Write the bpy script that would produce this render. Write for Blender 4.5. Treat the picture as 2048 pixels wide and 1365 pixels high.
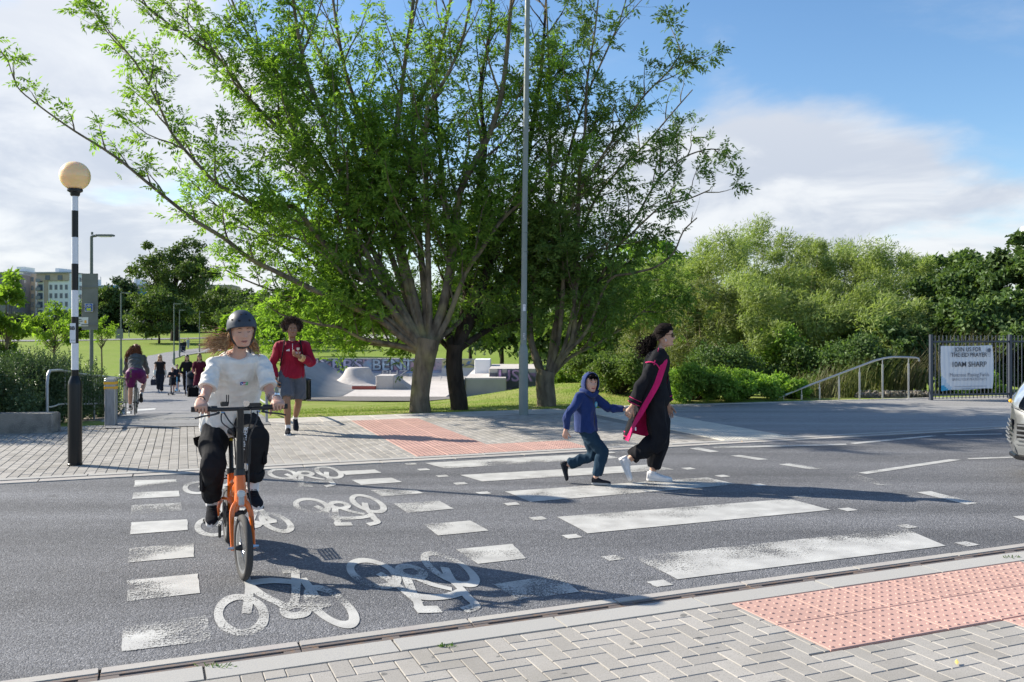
import bpy, math, random, time
import numpy as np
from mathutils import Vector, Matrix, noise as mnoise
T0 = time.time()
for _o in list(bpy.data.objects):
    bpy.data.objects.remove(_o)
SC = bpy.context.scene
COL = SC.collection
R = math.radians

# ------------------------------------------------------------------ camera
FPX, CX, HY, CAMZ = 1739.0, 1024.0, 660.0, 1.6
cam_d = bpy.data.cameras.new("camera")
cam = bpy.data.objects.new("camera", cam_d)
COL.objects.link(cam)
cam.location = (0, 0, CAMZ)
cam.rotation_euler = (R(90), 0, 0)
cam_d.sensor_width = 36.0
cam_d.lens = FPX / 2048 * 36.0
cam_d.shift_y = -(682.5 - HY) / 2048
cam_d.clip_start = 0.1
cam_d.clip_end = 20000
cam_d.dof.use_dof = True
cam_d.dof.focus_distance = 6.9
cam_d.dof.aperture_fstop = 5.6
SC.camera = cam

# ------------------------------------------------------------------ sun, sky, exposure
SUN_EL, SUN_AZ = R(30.5), R(-69.5)          # azimuth measured from +Y towards +X
sdir = Vector((math.sin(SUN_AZ) * math.cos(SUN_EL), math.cos(SUN_AZ) * math.cos(SUN_EL), math.sin(SUN_EL)))
sun_d = bpy.data.lights.new("sun", 'SUN')
sun_d.energy = 5.0
sun_d.angle = R(0.53)
sun_d.color = (1.0, 0.93, 0.80)
sun = bpy.data.objects.new("sun", sun_d)
COL.objects.link(sun)
sun.rotation_euler = sdir.to_track_quat('Z', 'Y').to_euler()
SC.view_settings.view_transform = 'Standard'
SC.view_settings.look = 'None'
SC.view_settings.gamma = 1
SC.view_settings.use_curve_mapping = False
SC.view_settings.exposure = 0.85

world = bpy.data.worlds.new("World")
SC.world = world
world.use_nodes = True
def build_world():
    nt = world.node_tree
    N, L = nt.nodes, nt.links
    N.clear()
    out = N.new('ShaderNodeOutputWorld')
    bg = N.new('ShaderNodeBackground')
    bg.inputs['Strength'].default_value = 0.108
    sky = N.new('ShaderNodeTexSky')
    sky.sky_type = 'NISHITA'
    sky.sun_disc = False
    sky.sun_elevation = SUN_EL
    sky.sun_rotation = SUN_AZ
    sky.altitude = 0
    sky.air_density = 1.0
    sky.dust_density = 0.6
    sky.ozone_density = 2.6
    tc = N.new('ShaderNodeTexCoord')
    def math_(op, a, b=None, c=None, clamp=False):
        n = N.new('ShaderNodeMath'); n.operation = op; n.use_clamp = clamp
        for i, v in enumerate((a, b, c)):
            if v is None: continue
            if isinstance(v, (int, float)): n.inputs[i].default_value = v
            else: L.new(v, n.inputs[i])
        return n.outputs[0]
    def ramp(v, a, b):
        n = N.new('ShaderNodeMapRange'); n.interpolation_type = 'SMOOTHSTEP'
        L.new(v, n.inputs['Value']); n.inputs['From Min'].default_value = a; n.inputs['From Max'].default_value = b
        return n.outputs['Result']
    sep = N.new('ShaderNodeSeparateXYZ')
    L.new(tc.outputs['Generated'], sep.inputs[0])
    X, Y, Z = sep.outputs
    zz = math_('MAXIMUM', Z, 0.0)
    # flatten towards the horizon as a cloud layer does
    den = math_('ADD', zz, 0.27)
    u = math_('DIVIDE', X, den); v = math_('DIVIDE', Y, den)
    comb = N.new('ShaderNodeCombineXYZ')
    L.new(u, comb.inputs[0]); L.new(v, comb.inputs[1]); L.new(math_('MULTIPLY', Z, 2.0), comb.inputs[2])
    def nz(scale, detail, rough, off, dist=0.0):
        mp = N.new('ShaderNodeMapping'); mp.inputs['Location'].default_value = off
        L.new(comb.outputs[0], mp.inputs[0])
        n = N.new('ShaderNodeTexNoise'); n.inputs['Scale'].default_value = scale
        n.inputs['Detail'].default_value = detail; n.inputs['Roughness'].default_value = rough
        n.inputs['Distortion'].default_value = dist
        L.new(mp.outputs[0], n.inputs['Vector'])
        return n.outputs['Fac']
    n1 = nz(0.75, 9, 0.52, (3.1, 7.7, 1.0), 0.3)
    n2 = nz(2.4, 7, 0.55, (9.2, 1.4, 4.0), 0.2)
    # angular blobs: banks of cloud standing where the photograph has them
    def blob(az, el, sx, sz, gain):
        # az in degrees from +Y to +X; measured with atan2, so it is the same seen from anywhere
        a = math_('ARCTAN2', X, Y)
        da = math_('DIVIDE', math_('SUBTRACT', a, R(az)), R(sx))
        de = math_('DIVIDE', math_('SUBTRACT', math_('ARCSINE', Z), R(el)), R(sz))
        d2 = math_('ADD', math_('MULTIPLY', da, da), math_('MULTIPLY', de, de))
        return math_('MULTIPLY', math_('EXPONENT', math_('MULTIPLY', d2, -1.0)), gain)
    tot = None
    for b in ((-24, 14, 15, 9, .52), (-40, 9, 16, 7, .3), (-25, 3.5, 17, 2.6, .36), (0, 9, 9, 7, .3), (18, 10.5, 10, 3.6, .40), (25, 6, 12, 4.6, .42), (11, 6, 9, 4, .3),
              (-22, 8.3, 9, 2.2, -.16), (90, 14, 40, 10, .18), (180, 14, 60, 12, .2), (-110, 16, 40, 10, .2), (30, 16.5, 10, 3.0, -.14), (21, 19.5, 14, 3.4, -.03), (14,16,3,3,.08)):
        w = blob(*b)
        tot = w if tot is None else math_('ADD', tot, w)
    dens = math_('ADD', math_('ADD', math_('SUBTRACT', math_('MULTIPLY', n1, 1.35), 0.46), math_('MULTIPLY', n2, 0.65)), tot)
    cov = ramp(dens, 0.70, 0.94)
    wisp = math_('MULTIPLY', ramp(nz(1.1, 8, 0.6, (1.0, 5.5, 2.0), 0.8), 0.53, 0.8), 0.42)
    cov = math_('MAXIMUM', cov, wisp)
    low = math_('SUBTRACT', 1.0, ramp(Z, 0.0, 0.16))
    cov = math_('MAXIMUM', cov, math_('MULTIPLY', low, 0.75))
    # cloud brightness: white tops, grey-blue bellies
    n3 = nz(2.6, 8, 0.56, (5.3, 2.2, 7.0), 0.35)
    belly = math_('MULTIPLY', ramp(n3, 0.38, 0.62), math_('SUBTRACT', 1.0, ramp(Z, 0.14, 0.42)))
    mixc = N.new('ShaderNodeMixRGB')
    mixc.inputs['Color1'].default_value = (4.75, 4.85, 5.0, 1)
    mixc.inputs['Color2'].default_value = (3.25, 3.5, 4.0, 1)
    L.new(belly, mixc.inputs['Fac'])
    # the Nishita blue, slightly more saturated
    hs = N.new('ShaderNodeHueSaturation'); hs.inputs['Saturation'].default_value = 1.14; hs.inputs['Value'].default_value = 1.0
    L.new(sky.outputs[0], hs.inputs['Color'])
    mx = N.new('ShaderNodeMixRGB')
    L.new(math_('MULTIPLY', cov, 0.93, clamp=True), mx.inputs['Fac'])
    L.new(hs.outputs[0], mx.inputs['Color1']); L.new(mixc.outputs[0], mx.inputs['Color2'])
    L.new(mx.outputs[0], bg.inputs['Color'])
    L.new(bg.outputs[0], out.inputs['Surface'])
build_world()

# ------------------------------------------------------------------ frames
K0 = np.array([0.0, 4.9]); RD = np.array([.9235, .3837]); PD = np.array([-.3837, .9235])
RANG = math.atan2(.3837, .9235)
def SN(s, n):                    # road frame: s along the kerb, n across the road, origin on the near road edge
    return K0 + s * RD + n * PD
FANG = RANG - 0.033
RF = np.array([math.cos(FANG), math.sin(FANG)]); PF = np.array([-math.sin(FANG), math.cos(FANG)])
F0 = SN(0, 5.70)
def FN(s, n):                    # far kerb frame
    return F0 + s * RF + n * PF
def toF(x, y):
    d = np.array([x, y]) - F0
    return float(d @ RF), float(d @ PF)

def edge_n(s):                   # back edge of the far pavement in the far frame
    if s < -1.0: return 5.75 - 0.14 * max(0.0, -1.0 - s) * 0.5
    if s < 6: return 5.85
    return 5.85 - 0.075 * (s - 6)
PROF = [(-100, 0), (0, 0), (1, -.03), (3, -.2), (7, -.5), (10, -.75), (14, -.98), (22, -1.2), (45, -1.5), (75, -1.62), (105, -1.66), (140, -1.35), (170, -.6), (245, 1.2), (400, 2.2), (900, 3)]
PX_, PZ_ = np.array([a for a, b in PROF], float), np.array([b for a, b in PROF], float)
def terr(x, y):
    """height of the park ground"""
    s, n = toF(x, y)
    e = edge_n(min(max(s, -12), 22))
    d = n - e
    if d <= 0: return 0.0
    z = float(np.interp(d, PX_, PZ_))
    # bank rising on the right of the skate park
    z += 0.62 * math.exp(-((x - 2.2) / 3.6) ** 2 - ((y - 26.5) / 4.6) ** 2)
    z += 0.05 * math.sin(x * .21 + y * .13) * min(1, d / 20)
    return z
def ray(px, py, Y, z=None):
    return np.array([(px - CX) / FPX * Y, Y, CAMZ - (py - HY) / FPX * Y])
def G(px, py, z=0.0):
    Y = (CAMZ - z) * FPX / (py - HY)
    return np.array([(px - CX) / FPX * Y, Y])
def GT(px, py):
    """first hit of a pixel ray with the park ground"""
    Y = 8.0
    while Y < 900:
        p = ray(px, py, Y)
        if p[2] <= terr(p[0], p[1]): break
        Y *= 1.01
    return np.array([p[0], p[1], terr(p[0], p[1])])

# ------------------------------------------------------------------ object helpers
def tag(o, label=None, cat=None, group=None, kind=None):
    if label: o['label'] = label
    if cat: o['category'] = cat
    if group: o['group'] = group
    if kind: o['kind'] = kind
    return o
def empty(name, loc=(0, 0, 0), rz=0.0, label=None, cat=None, group=None):
    o = bpy.data.objects.new(name, None); COL.objects.link(o)
    o.empty_display_size = .1
    o.location = loc; o.rotation_euler = (0, 0, rz)
    return tag(o, label, cat, group)
def np_mesh(name, V, F, mats=None, smooth=False, midx=None):
    """V (n,3), F (m,k) array with constant k, or a list of tuples"""
    me = bpy.data.meshes.new(name)
    V = np.asarray(V, dtype=np.float32)
    if isinstance(F, np.ndarray) and F.ndim == 2:
        m, k = F.shape
        me.vertices.add(len(V)); me.vertices.foreach_set('co', V.ravel())
        me.loops.add(m * k); me.loops.foreach_set('vertex_index', F.astype(np.int32).ravel())
        me.polygons.add(m)
        me.polygons.foreach_set('loop_start', np.arange(0, m * k, k, dtype=np.int32))
        me.polygons.foreach_set('loop_total', np.full(m, k, dtype=np.int32))
        me.update(calc_edges=True)
    else:
        me.from_pydata([tuple(map(float, v)) for v in V], [], [tuple(map(int, f)) for f in F])
        me.update()
    me.polygons.foreach_set('use_smooth', np.full(len(me.polygons), bool(smooth)))
    if mats is not None:
        for m_ in (mats if isinstance(mats, (list, tuple)) else [mats]): me.materials.append(m_)
    if midx is not None:
        me.polygons.foreach_set('material_index', np.asarray(midx, dtype=np.int32))
    return me
def mobj(name, me, parent=None, loc=None, rot=None, **kw):
    o = bpy.data.objects.new(name, me); COL.objects.link(o)
    if parent is not None: o.parent = parent
    if loc is not None: o.location = loc
    if rot is not None: o.rotation_euler = rot
    return tag(o, **kw)
class MB:
    """collects simple solids in one mesh"""
    def __init__(self): self.V = []; self.F = []; self.M = []
    def add(self, V, F, m=0):
        b = len(self.V)
        self.V.extend([tuple(map(float, v)) for v in V])
        self.F.extend([tuple(b + int(i) for i in f) for f in F]); self.M.extend([m] * len(F))
        return self
    def box(self, c, s, rz=0.0, m=0, bev=0.0, M=None):
        x, y, z = (s[0] / 2, s[1] / 2, s[2] / 2)
        b = min(bev, x * .9, y * .9, z * .9)
        if b <= 0:
            V = [(-x, -y, -z), (x, -y, -z), (x, y, -z), (-x, y, -z), (-x, -y, z), (x, -y, z), (x, y, z), (-x, y, z)]
            F = [(0, 3, 2, 1), (4, 5, 6, 7), (0, 1, 5, 4), (1, 2, 6, 5), (2, 3, 7, 6), (3, 0, 4, 7)]
        else:
            V = []
            for (zz, i) in ((-z, b), (-z + b, 0), (z - b, 0), (z, b)):
                for (sx, sy) in ((-1, -1), (1, -1), (1, 1), (-1, 1)):
                    if i: V.append((sx * (x - b), sy * (y - b), zz))
                    else:
                        V.append((sx * (x - b), sy * y, zz) if sx * sy > 0 else (sx * x, sy * (y - b), zz))
                        V.append((sx * x, sy * (y - b), zz) if sx * sy > 0 else (sx * (x - b), sy * y, zz))
            # rings: 0-3 bottom, 4-11, 12-19, 20-23 top
            F = [(3, 2, 1, 0), (20, 21, 22, 23)]
            for k in range(8): F.append((4 + k, 4 + (k + 1) % 8, 12 + (k + 1) % 8, 12 + k))
            for k in range(4):
                a, c2 = 4 + 2 * k, 4 + 2 * k + 1
                F.append((k, c2, a)); F.append((k, (k + 1) % 4, 4 + (2 * k + 2) % 8, c2))
                a, c2 = 12 + 2 * k, 12 + 2 * k + 1
                F.append((20 + k, a, c2)); F.append((20 + k, c2, 12 + (2 * k + 2) % 8, 20 + (k + 1) % 4))
        cr, sr = math.cos(rz), math.sin(rz)
        out = []
        for v in V:
            if M is not None:
                w = M @ Vector(v); out.append((w[0] + c[0], w[1] + c[1], w[2] + c[2]))
            else:
                out.append((c[0] + v[0] * cr - v[1] * sr, c[1] + v[0] * sr + v[1] * cr, c[2] + v[2]))
        return self.add(out, F, m)
    def tube(self, pts, rad, n=8, m=0, cap=True, flat=None):
        pts = [np.array(p, float) for p in pts]
        if isinstance(rad, (int, float)): rad = [rad] * len(pts)
        V = []; up = None
        for i, p in enumerate(pts):
            a = pts[max(i - 1, 0)]; b = pts[min(i + 1, len(pts) - 1)]
            t = b - a; t = t / (np.linalg.norm(t) + 1e-9)
            if up is None:
                up = np.array([0, 0, 1.0]) if abs(t[2]) < .9 else np.array([0, 1.0, 0])
            u = up - t * (up @ t); u /= np.linalg.norm(u) + 1e-9; up = u
            w = np.cross(t, u)
            for k in range(n):
                an = 2 * math.pi * k / n
                V.append(p + rad[i] * (math.cos(an) * u + math.sin(an) * w * (flat or 1)))
        F = []
        for i in range(len(pts) - 1):
            for k in range(n):
                F.append((i * n + k, i * n + (k + 1) % n, (i + 1) * n + (k + 1) % n, (i + 1) * n + k))
        if cap:
            F.append(tuple(reversed(range(n)))); F.append(tuple((len(pts) - 1) * n + k for k in range(n)))
        return self.add(V, F, m)
    def lathe(self, prof, c=(0, 0, 0), n=20, m=0, axis='z'):
        V = []; F = []
        for (r_, z) in prof:
            for k in range(n):
                an = 2 * math.pi * k / n
                if axis == 'z': V.append((c[0] + r_ * math.cos(an), c[1] + r_ * math.sin(an), c[2] + z))
                else: V.append((c[0] + r_ * math.cos(an), c[1] + z, c[2] + r_ * math.sin(an)))
        for i in range(len(prof) - 1):
            for k in range(n):
                F.append((i * n + k, i * n + (k + 1) % n, (i + 1) * n + (k + 1) % n, (i + 1) * n + k))
        if prof[0][0] > 1e-4: F.append(tuple(reversed(range(n))))
        if prof[-1][0] > 1e-4: F.append(tuple((len(prof) - 1) * n + k for k in range(n)))
        return self.add(V, F, m)
    def prism(self, poly, z0, z1, m=0):
        n = len(poly)
        V = [(p[0], p[1], z0) for p in poly] + [(p[0], p[1], z1) for p in poly]
        F = [tuple(reversed(range(n))), tuple(range(n, 2 * n))] + [(k, (k + 1) % n, n + (k + 1) % n, n + k) for k in range(n)]
        return self.add(V, F, m)
    def ball(self, c, r, n=12, m=0, sc=(1, 1, 1)):
        prof = [(r * math.sin(math.pi * k / (n // 2 + 2)) + (1e-5 if k in (0, n // 2 + 2) else 0), -r * math.cos(math.pi * k / (n // 2 + 2))) for k in range(n // 2 + 3)]
        b = len(self.V); self.lathe(prof, (0, 0, 0), n, m)
        for i in range(b, len(self.V)):
            v = self.V[i]; self.V[i] = (c[0] + v[0] * sc[0], c[1] + v[1] * sc[1], c[2] + v[2] * sc[2])
        return self
    def mesh(self, name, mats, smooth=False, angle=None):
        me = bpy.data.meshes.new(name)
        me.from_pydata(self.V, [], self.F); me.update()
        for m_ in (mats if isinstance(mats, (list, tuple)) else [mats]): me.materials.append(m_)
        me.polygons.foreach_set('material_index', np.array(self.M, dtype=np.int32))
        me.polygons.foreach_set('use_smooth', np.full(len(me.polygons), bool(smooth)))
        if smooth:
            if angle is not None:
                try: me.set_sharp_from_angle(angle=R(angle))
                except Exception: pass
        return me
    def build(self, name, mats, parent=None, smooth=False, angle=35, loc=None, rot=None, **kw):
        return mobj(name, self.mesh(name, mats, smooth, angle), parent, loc, rot, **kw)
def stamp(TV, TF, P, A, S=None):
    """copies template (TV,TF) at positions P with z-rotations A (and scales S)"""
    TV = np.asarray(TV, float); TF = np.asarray(TF, int); n = len(P)
    P = np.asarray(P, float); A = np.broadcast_to(np.asarray(A, float), (n,))
    V = np.broadcast_to(TV, (n,) + TV.shape).copy()
    if S is not None: V *= np.asarray(S, float)[:, None, :]
    c, s_ = np.cos(A)[:, None], np.sin(A)[:, None]
    X = V[:, :, 0] * c - V[:, :, 1] * s_ + P[:, 0:1]; Y = V[:, :, 0] * s_ + V[:, :, 1] * c + P[:, 1:2]
    Z = V[:, :, 2] + P[:, 2:3]
    VV = np.stack([X, Y, Z], -1).reshape(-1, 3)
    FF = (TF[None] + (np.arange(n) * len(TV))[:, None, None]).reshape(-1, TF.shape[1])
    return VV, FF
def copy_tree(o, parent=None):
    c = o.copy(); COL.objects.link(c); c.parent = parent
    for ch in [k for k in bpy.data.objects if k.parent == o]: copy_tree(ch, c)
    return c
def text_mesh(body, size, font_bold=0.0, spacing=1.0, align='CENTER', ext=0.0):
    cu = bpy.data.curves.new("lettering", 'FONT')
    cu.body = body; cu.size = size; cu.align_x = align; cu.align_y = 'CENTER'
    cu.offset = font_bold; cu.space_character = spacing; cu.extrude = ext
    cu.resolution_u = 3
    o = bpy.data.objects.new("lettering", cu); COL.objects.link(o)
    dg = bpy.context.evaluated_depsgraph_get(); dg.update()
    me = bpy.data.meshes.new_from_object(o.evaluated_get(dg))
    bpy.data.objects.remove(o)
    return me
# ------------------------------------------------------------------ materials
MATS = {}
def mat(name, col, rough=.7, metal=0.0, spec=.5, var=None, bump=None, coat=0.0, trans=None, rnd=0.0, sheen=0.0, sss=0.0, emit=None):
    """var = list of (scale, detail, colour2, lo, hi, coords) noise mixes; bump = list of (scale, strength, distance)"""
    if name in MATS: return MATS[name]
    m = bpy.data.materials.new(name); m.use_nodes = True
    N, L = m.node_tree.nodes, m.node_tree.links
    N.clear()
    out = N.new('ShaderNodeOutputMaterial'); P = N.new('ShaderNodeBsdfPrincipled')
    P.inputs['Roughness'].default_value = rough; P.inputs['Metallic'].default_value = metal
    P.inputs['Specular IOR Level'].default_value = spec
    P.inputs['Coat Weight'].default_value = coat
    P.inputs['Coat Roughness'].default_value = .08
    if sheen: P.inputs['Sheen Weight'].default_value = sheen
    if sss:
        P.inputs['Subsurface Weight'].default_value = sss; P.inputs['Subsurface Radius'].default_value = (.012, .004, .002); P.inputs['Subsurface Scale'].default_value = 1
    tc = N.new('ShaderNodeTexCoord')
    geo = N.new('ShaderNodeNewGeometry')
    c = N.new('ShaderNodeRGB'); c.outputs[0].default_value = (*col, 1); cur = c.outputs[0]
    def vec(kind):
        if kind == 'W': return geo.outputs['Position']
        return tc.outputs['Object']
    for v in (var or []):
        sc_, det, c2, lo, hi = v[:5]; kind = v[5] if len(v) > 5 else 'O'
        st = v[6] if len(v) > 6 else (1, 1, 1)
        n = N.new('ShaderNodeTexNoise'); n.inputs['Scale'].default_value = sc_; n.inputs['Detail'].default_value = det
        mp = N.new('ShaderNodeMapping'); mp.inputs['Scale'].default_value = st
        L.new(vec(kind), mp.inputs[0]); L.new(mp.outputs[0], n.inputs['Vector'])
        mr = N.new('ShaderNodeMapRange'); mr.inputs['From Min'].default_value = lo; mr.inputs['From Max'].default_value = hi
        L.new(n.outputs['Fac'], mr.inputs['Value'])
        mx = N.new('ShaderNodeMixRGB'); L.new(mr.outputs[0], mx.inputs['Fac']); L.new(cur, mx.inputs['Color1'])
        mx.inputs['Color2'].default_value = (*c2, 1); cur = mx.outputs[0]
    if rnd:
        oi = N.new('ShaderNodeObjectInfo')
        ad = N.new('ShaderNodeMath'); ad.operation = 'ADD'; L.new(oi.outputs['Random'], ad.inputs[0]); L.new(geo.outputs['Random Per Island'], ad.inputs[1])
        fr = N.new('ShaderNodeMath'); fr.operation = 'FRACT'; L.new(ad.outputs[0], fr.inputs[0])
        mr = N.new('ShaderNodeMapRange'); mr.inputs['To Min'].default_value = 1 - rnd; mr.inputs['To Max'].default_value = 1 + rnd
        L.new(fr.outputs[0], mr.inputs['Value'])
        hs = N.new('ShaderNodeHueSaturation'); L.new(mr.outputs[0], hs.inputs['Value']); L.new(cur, hs.inputs['Color']); cur = hs.outputs[0]
    L.new(cur, P.inputs['Base Color'])
    if emit: P.inputs['Emission Color'].default_value = (*col, 1); P.inputs['Emission Strength'].default_value = emit
    prev = None
    for b in (bump or []):
        sc_, st, di = b[:3]; kind = b[3] if len(b) > 3 else 'O'; stc = b[4] if len(b) > 4 else (1, 1, 1)
        n = N.new('ShaderNodeTexNoise'); n.inputs['Scale'].default_value = sc_; n.inputs['Detail'].default_value = 4
        mp = N.new('ShaderNodeMapping'); mp.inputs['Scale'].default_value = stc
        L.new(vec(kind), mp.inputs[0]); L.new(mp.outputs[0], n.inputs['Vector'])
        bp = N.new('ShaderNodeBump'); bp.inputs['Strength'].default_value = st; bp.inputs['Distance'].default_value = di
        L.new(n.outputs['Fac'], bp.inputs['Height'])
        if prev: L.new(prev, bp.inputs['Normal'])
        prev = bp.outputs[0]
    if prev: L.new(prev, P.inputs['Normal'])
    sh = P.outputs[0]
    if trans:
        tr = N.new('ShaderNodeBsdfTranslucent'); L.new(cur, tr.inputs['Color'])
        if len(trans) > 1:
            g = N.new('ShaderNodeMixRGB'); g.blend_type = 'MULTIPLY'; g.inputs['Fac'].default_value = 1; L.new(cur, g.inputs['Color1'])
            g.inputs['Color2'].default_value = (*trans[1], 1); L.new(g.outputs[0], tr.inputs['Color'])
        mx = N.new('ShaderNodeMixShader'); mx.inputs[0].default_value = trans[0]
        L.new(P.outputs[0], mx.inputs[1]); L.new(tr.outputs[0], mx.inputs[2]); sh = mx.outputs[0]
    L.new(sh, out.inputs['Surface'])
    MATS[name] = m
    return m
def leaf_mat(name, c1, c2, c3=None, tr=.42, rough=.45, trc=(1.5, 1.6, .7)):
    """leaf colour varies from leaf to leaf between c1 and c2"""
    m = bpy.data.materials.new(name); m.use_nodes = True
    N, L = m.node_tree.nodes, m.node_tree.links; N.clear()
    out = N.new('ShaderNodeOutputMaterial'); P = N.new('ShaderNodeBsdfPrincipled')
    P.inputs['Roughness'].default_value = rough + .1; P.inputs['Specular IOR Level'].default_value = .25
    geo = N.new('ShaderNodeNewGeometry')
    cr = N.new('ShaderNodeValToRGB'); cr.color_ramp.elements[0].color = (*c1, 1); cr.color_ramp.elements[1].color = (*c2, 1)
    if c3: e = cr.color_ramp.elements.new(.96); e.color = (*c2, 1); cr.color_ramp.elements[-1].color = (*c3, 1)
    L.new(geo.outputs['Random Per Island'], cr.inputs[0])
    n = N.new('ShaderNodeTexNoise'); n.inputs['Scale'].default_value = .9; n.inputs['Detail'].default_value = 2
    L.new(geo.outputs['Position'], n.inputs['Vector'])
    hs = N.new('ShaderNodeHueSaturation'); mr = N.new('ShaderNodeMapRange'); mr.inputs['From Min'].default_value = .3; mr.inputs['From Max'].default_value = .7
    mr.inputs['To Min'].default_value = .75; mr.inputs['To Max'].default_value = 1.25
    L.new(n.outputs['Fac'], mr.inputs['Value']); L.new(mr.outputs[0], hs.inputs['Value']); L.new(cr.outputs[0], hs.inputs['Color'])
    L.new(hs.outputs[0], P.inputs['Base Color'])
    t = N.new('ShaderNodeBsdfTranslucent'); g = N.new('ShaderNodeMixRGB'); g.blend_type = 'MULTIPLY'; g.inputs['Fac'].default_value = 1
    L.new(hs.outputs[0], g.inputs['Color1']); g.inputs['Color2'].default_value = (*trc, 1); L.new(g.outputs[0], t.inputs['Color'])
    mx = N.new('ShaderNodeMixShader'); mx.inputs[0].default_value = tr
    L.new(P.outputs[0], mx.inputs[1]); L.new(t.outputs[0], mx.inputs[2]); L.new(mx.outputs[0], out.inputs['Surface'])
    MATS[name] = m
    return m

def asphalt_mat(name, base, light, scale=150, bump=.6, patch=(.76, 1.16)):
    m = bpy.data.materials.new(name); m.use_nodes = True
    N, L = m.node_tree.nodes, m.node_tree.links
    P = N['Principled BSDF']; P.inputs['Roughness'].default_value = .8; P.inputs['Specular IOR Level'].default_value = .22
    geo = N.new('ShaderNodeNewGeometry')
    vo = N.new('ShaderNodeTexVoronoi'); vo.inputs['Scale'].default_value = scale; L.new(geo.outputs['Position'], vo.inputs['Vector'])
    sp = N.new('ShaderNodeSeparateColor'); L.new(vo.outputs['Color'], sp.inputs[0])
    cr = N.new('ShaderNodeValToRGB'); e = cr.color_ramp.elements
    e[0].color = (base[0] * .62, base[1] * .62, base[2] * .62, 1); e[0].position = 0
    e[1].color = (*light, 1); e[1].position = 1
    k = e.new(.35); k.color = (*base, 1)
    k = e.new(.86); k.color = (base[0] * 1.3, base[1] * 1.3, base[2] * 1.3, 1)
    L.new(sp.outputs[0], cr.inputs[0])
    # large patches and tracks
    n = N.new('ShaderNodeTexNoise'); n.inputs['Scale'].default_value = .6; n.inputs['Detail'].default_value = 9
    mp = N.new('ShaderNodeMapping'); mp.inputs['Rotation'].default_value = (0, 0, -RANG); mp.inputs['Scale'].default_value = (.35, 1.6, 1)
    L.new(geo.outputs['Position'], mp.inputs[0]); L.new(mp.outputs[0], n.inputs['Vector'])
    mr = N.new('ShaderNodeMapRange'); mr.inputs['From Min'].default_value = .32; mr.inputs['From Max'].default_value = .68
    mr.inputs['To Min'].default_value = patch[0]; mr.inputs['To Max'].default_value = patch[1]
    L.new(n.outputs['Fac'], mr.inputs['Value'])
    # streaks worn along the traffic, oil drips
    def extra(sc, st, lo, hi, a, b_):
        q = N.new('ShaderNodeTexNoise'); q.inputs['Scale'].default_value = sc; q.inputs['Detail'].default_value = 5
        w = N.new('ShaderNodeMapping'); w.inputs['Rotation'].default_value = (0, 0, -RANG); w.inputs['Scale'].default_value = st
        L.new(geo.outputs['Position'], w.inputs[0]); L.new(w.outputs[0], q.inputs['Vector'])
        r_ = N.new('ShaderNodeMapRange'); r_.inputs['From Min'].default_value = lo; r_.inputs['From Max'].default_value = hi; r_.inputs['To Min'].default_value = a; r_.inputs['To Max'].default_value = b_
        L.new(q.outputs['Fac'], r_.inputs['Value']); return r_.outputs[0]
    val = mr.outputs[0]
    for e_ in (extra(1.4, (.05, 1.3, 1), .35, .65, .84, 1.13), extra(2.6, (1, 1, 1), .66, .74, 1.0, .72), extra(14, (.5, 1, 1), .3, .7, .93, 1.07)):
        mm = N.new('ShaderNodeMath'); mm.operation = 'MULTIPLY'; L.new(val, mm.inputs[0]); L.new(e_, mm.inputs[1]); val = mm.outputs[0]
    hs = N.new('ShaderNodeHueSaturation'); L.new(val, hs.inputs['Value']); L.new(cr.outputs[0], hs.inputs['Color'])
    L.new(hs.outputs[0], P.inputs['Base Color'])
    b = N.new('ShaderNodeBump'); b.inputs['Strength'].default_value = bump; b.inputs['Distance'].default_value = .006; b.invert = True
    L.new(vo.outputs['Distance'], b.inputs['Height'])
    n2 = N.new('ShaderNodeTexNoise'); n2.inputs['Scale'].default_value = 45; n2.inputs['Detail'].default_value = 4; L.new(geo.outputs['Position'], n2.inputs['Vector'])
    b2 = N.new('ShaderNodeBump'); b2.inputs['Strength'].default_value = .35; b2.inputs['Distance'].default_value = .012
    L.new(n2.outputs['Fac'], b2.inputs['Height']); L.new(b.outputs[0], b2.inputs['Normal']); L.new(b2.outputs[0], P.inputs['Normal'])
    MATS[name] = m
    return m
M_ROAD = asphalt_mat('road_asphalt', (.135, .136, .144), (.30, .30, .31), 125, .7)
M_PATH = asphalt_mat('path_asphalt', (.215, .212, .215), (.32, .32, .32), 150, .3, (.93, 1.06))
M_SIDE = asphalt_mat('side_asphalt', (.27, .262, .255), (.40, .39, .38), 140, .35, (.92, 1.07))

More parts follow.
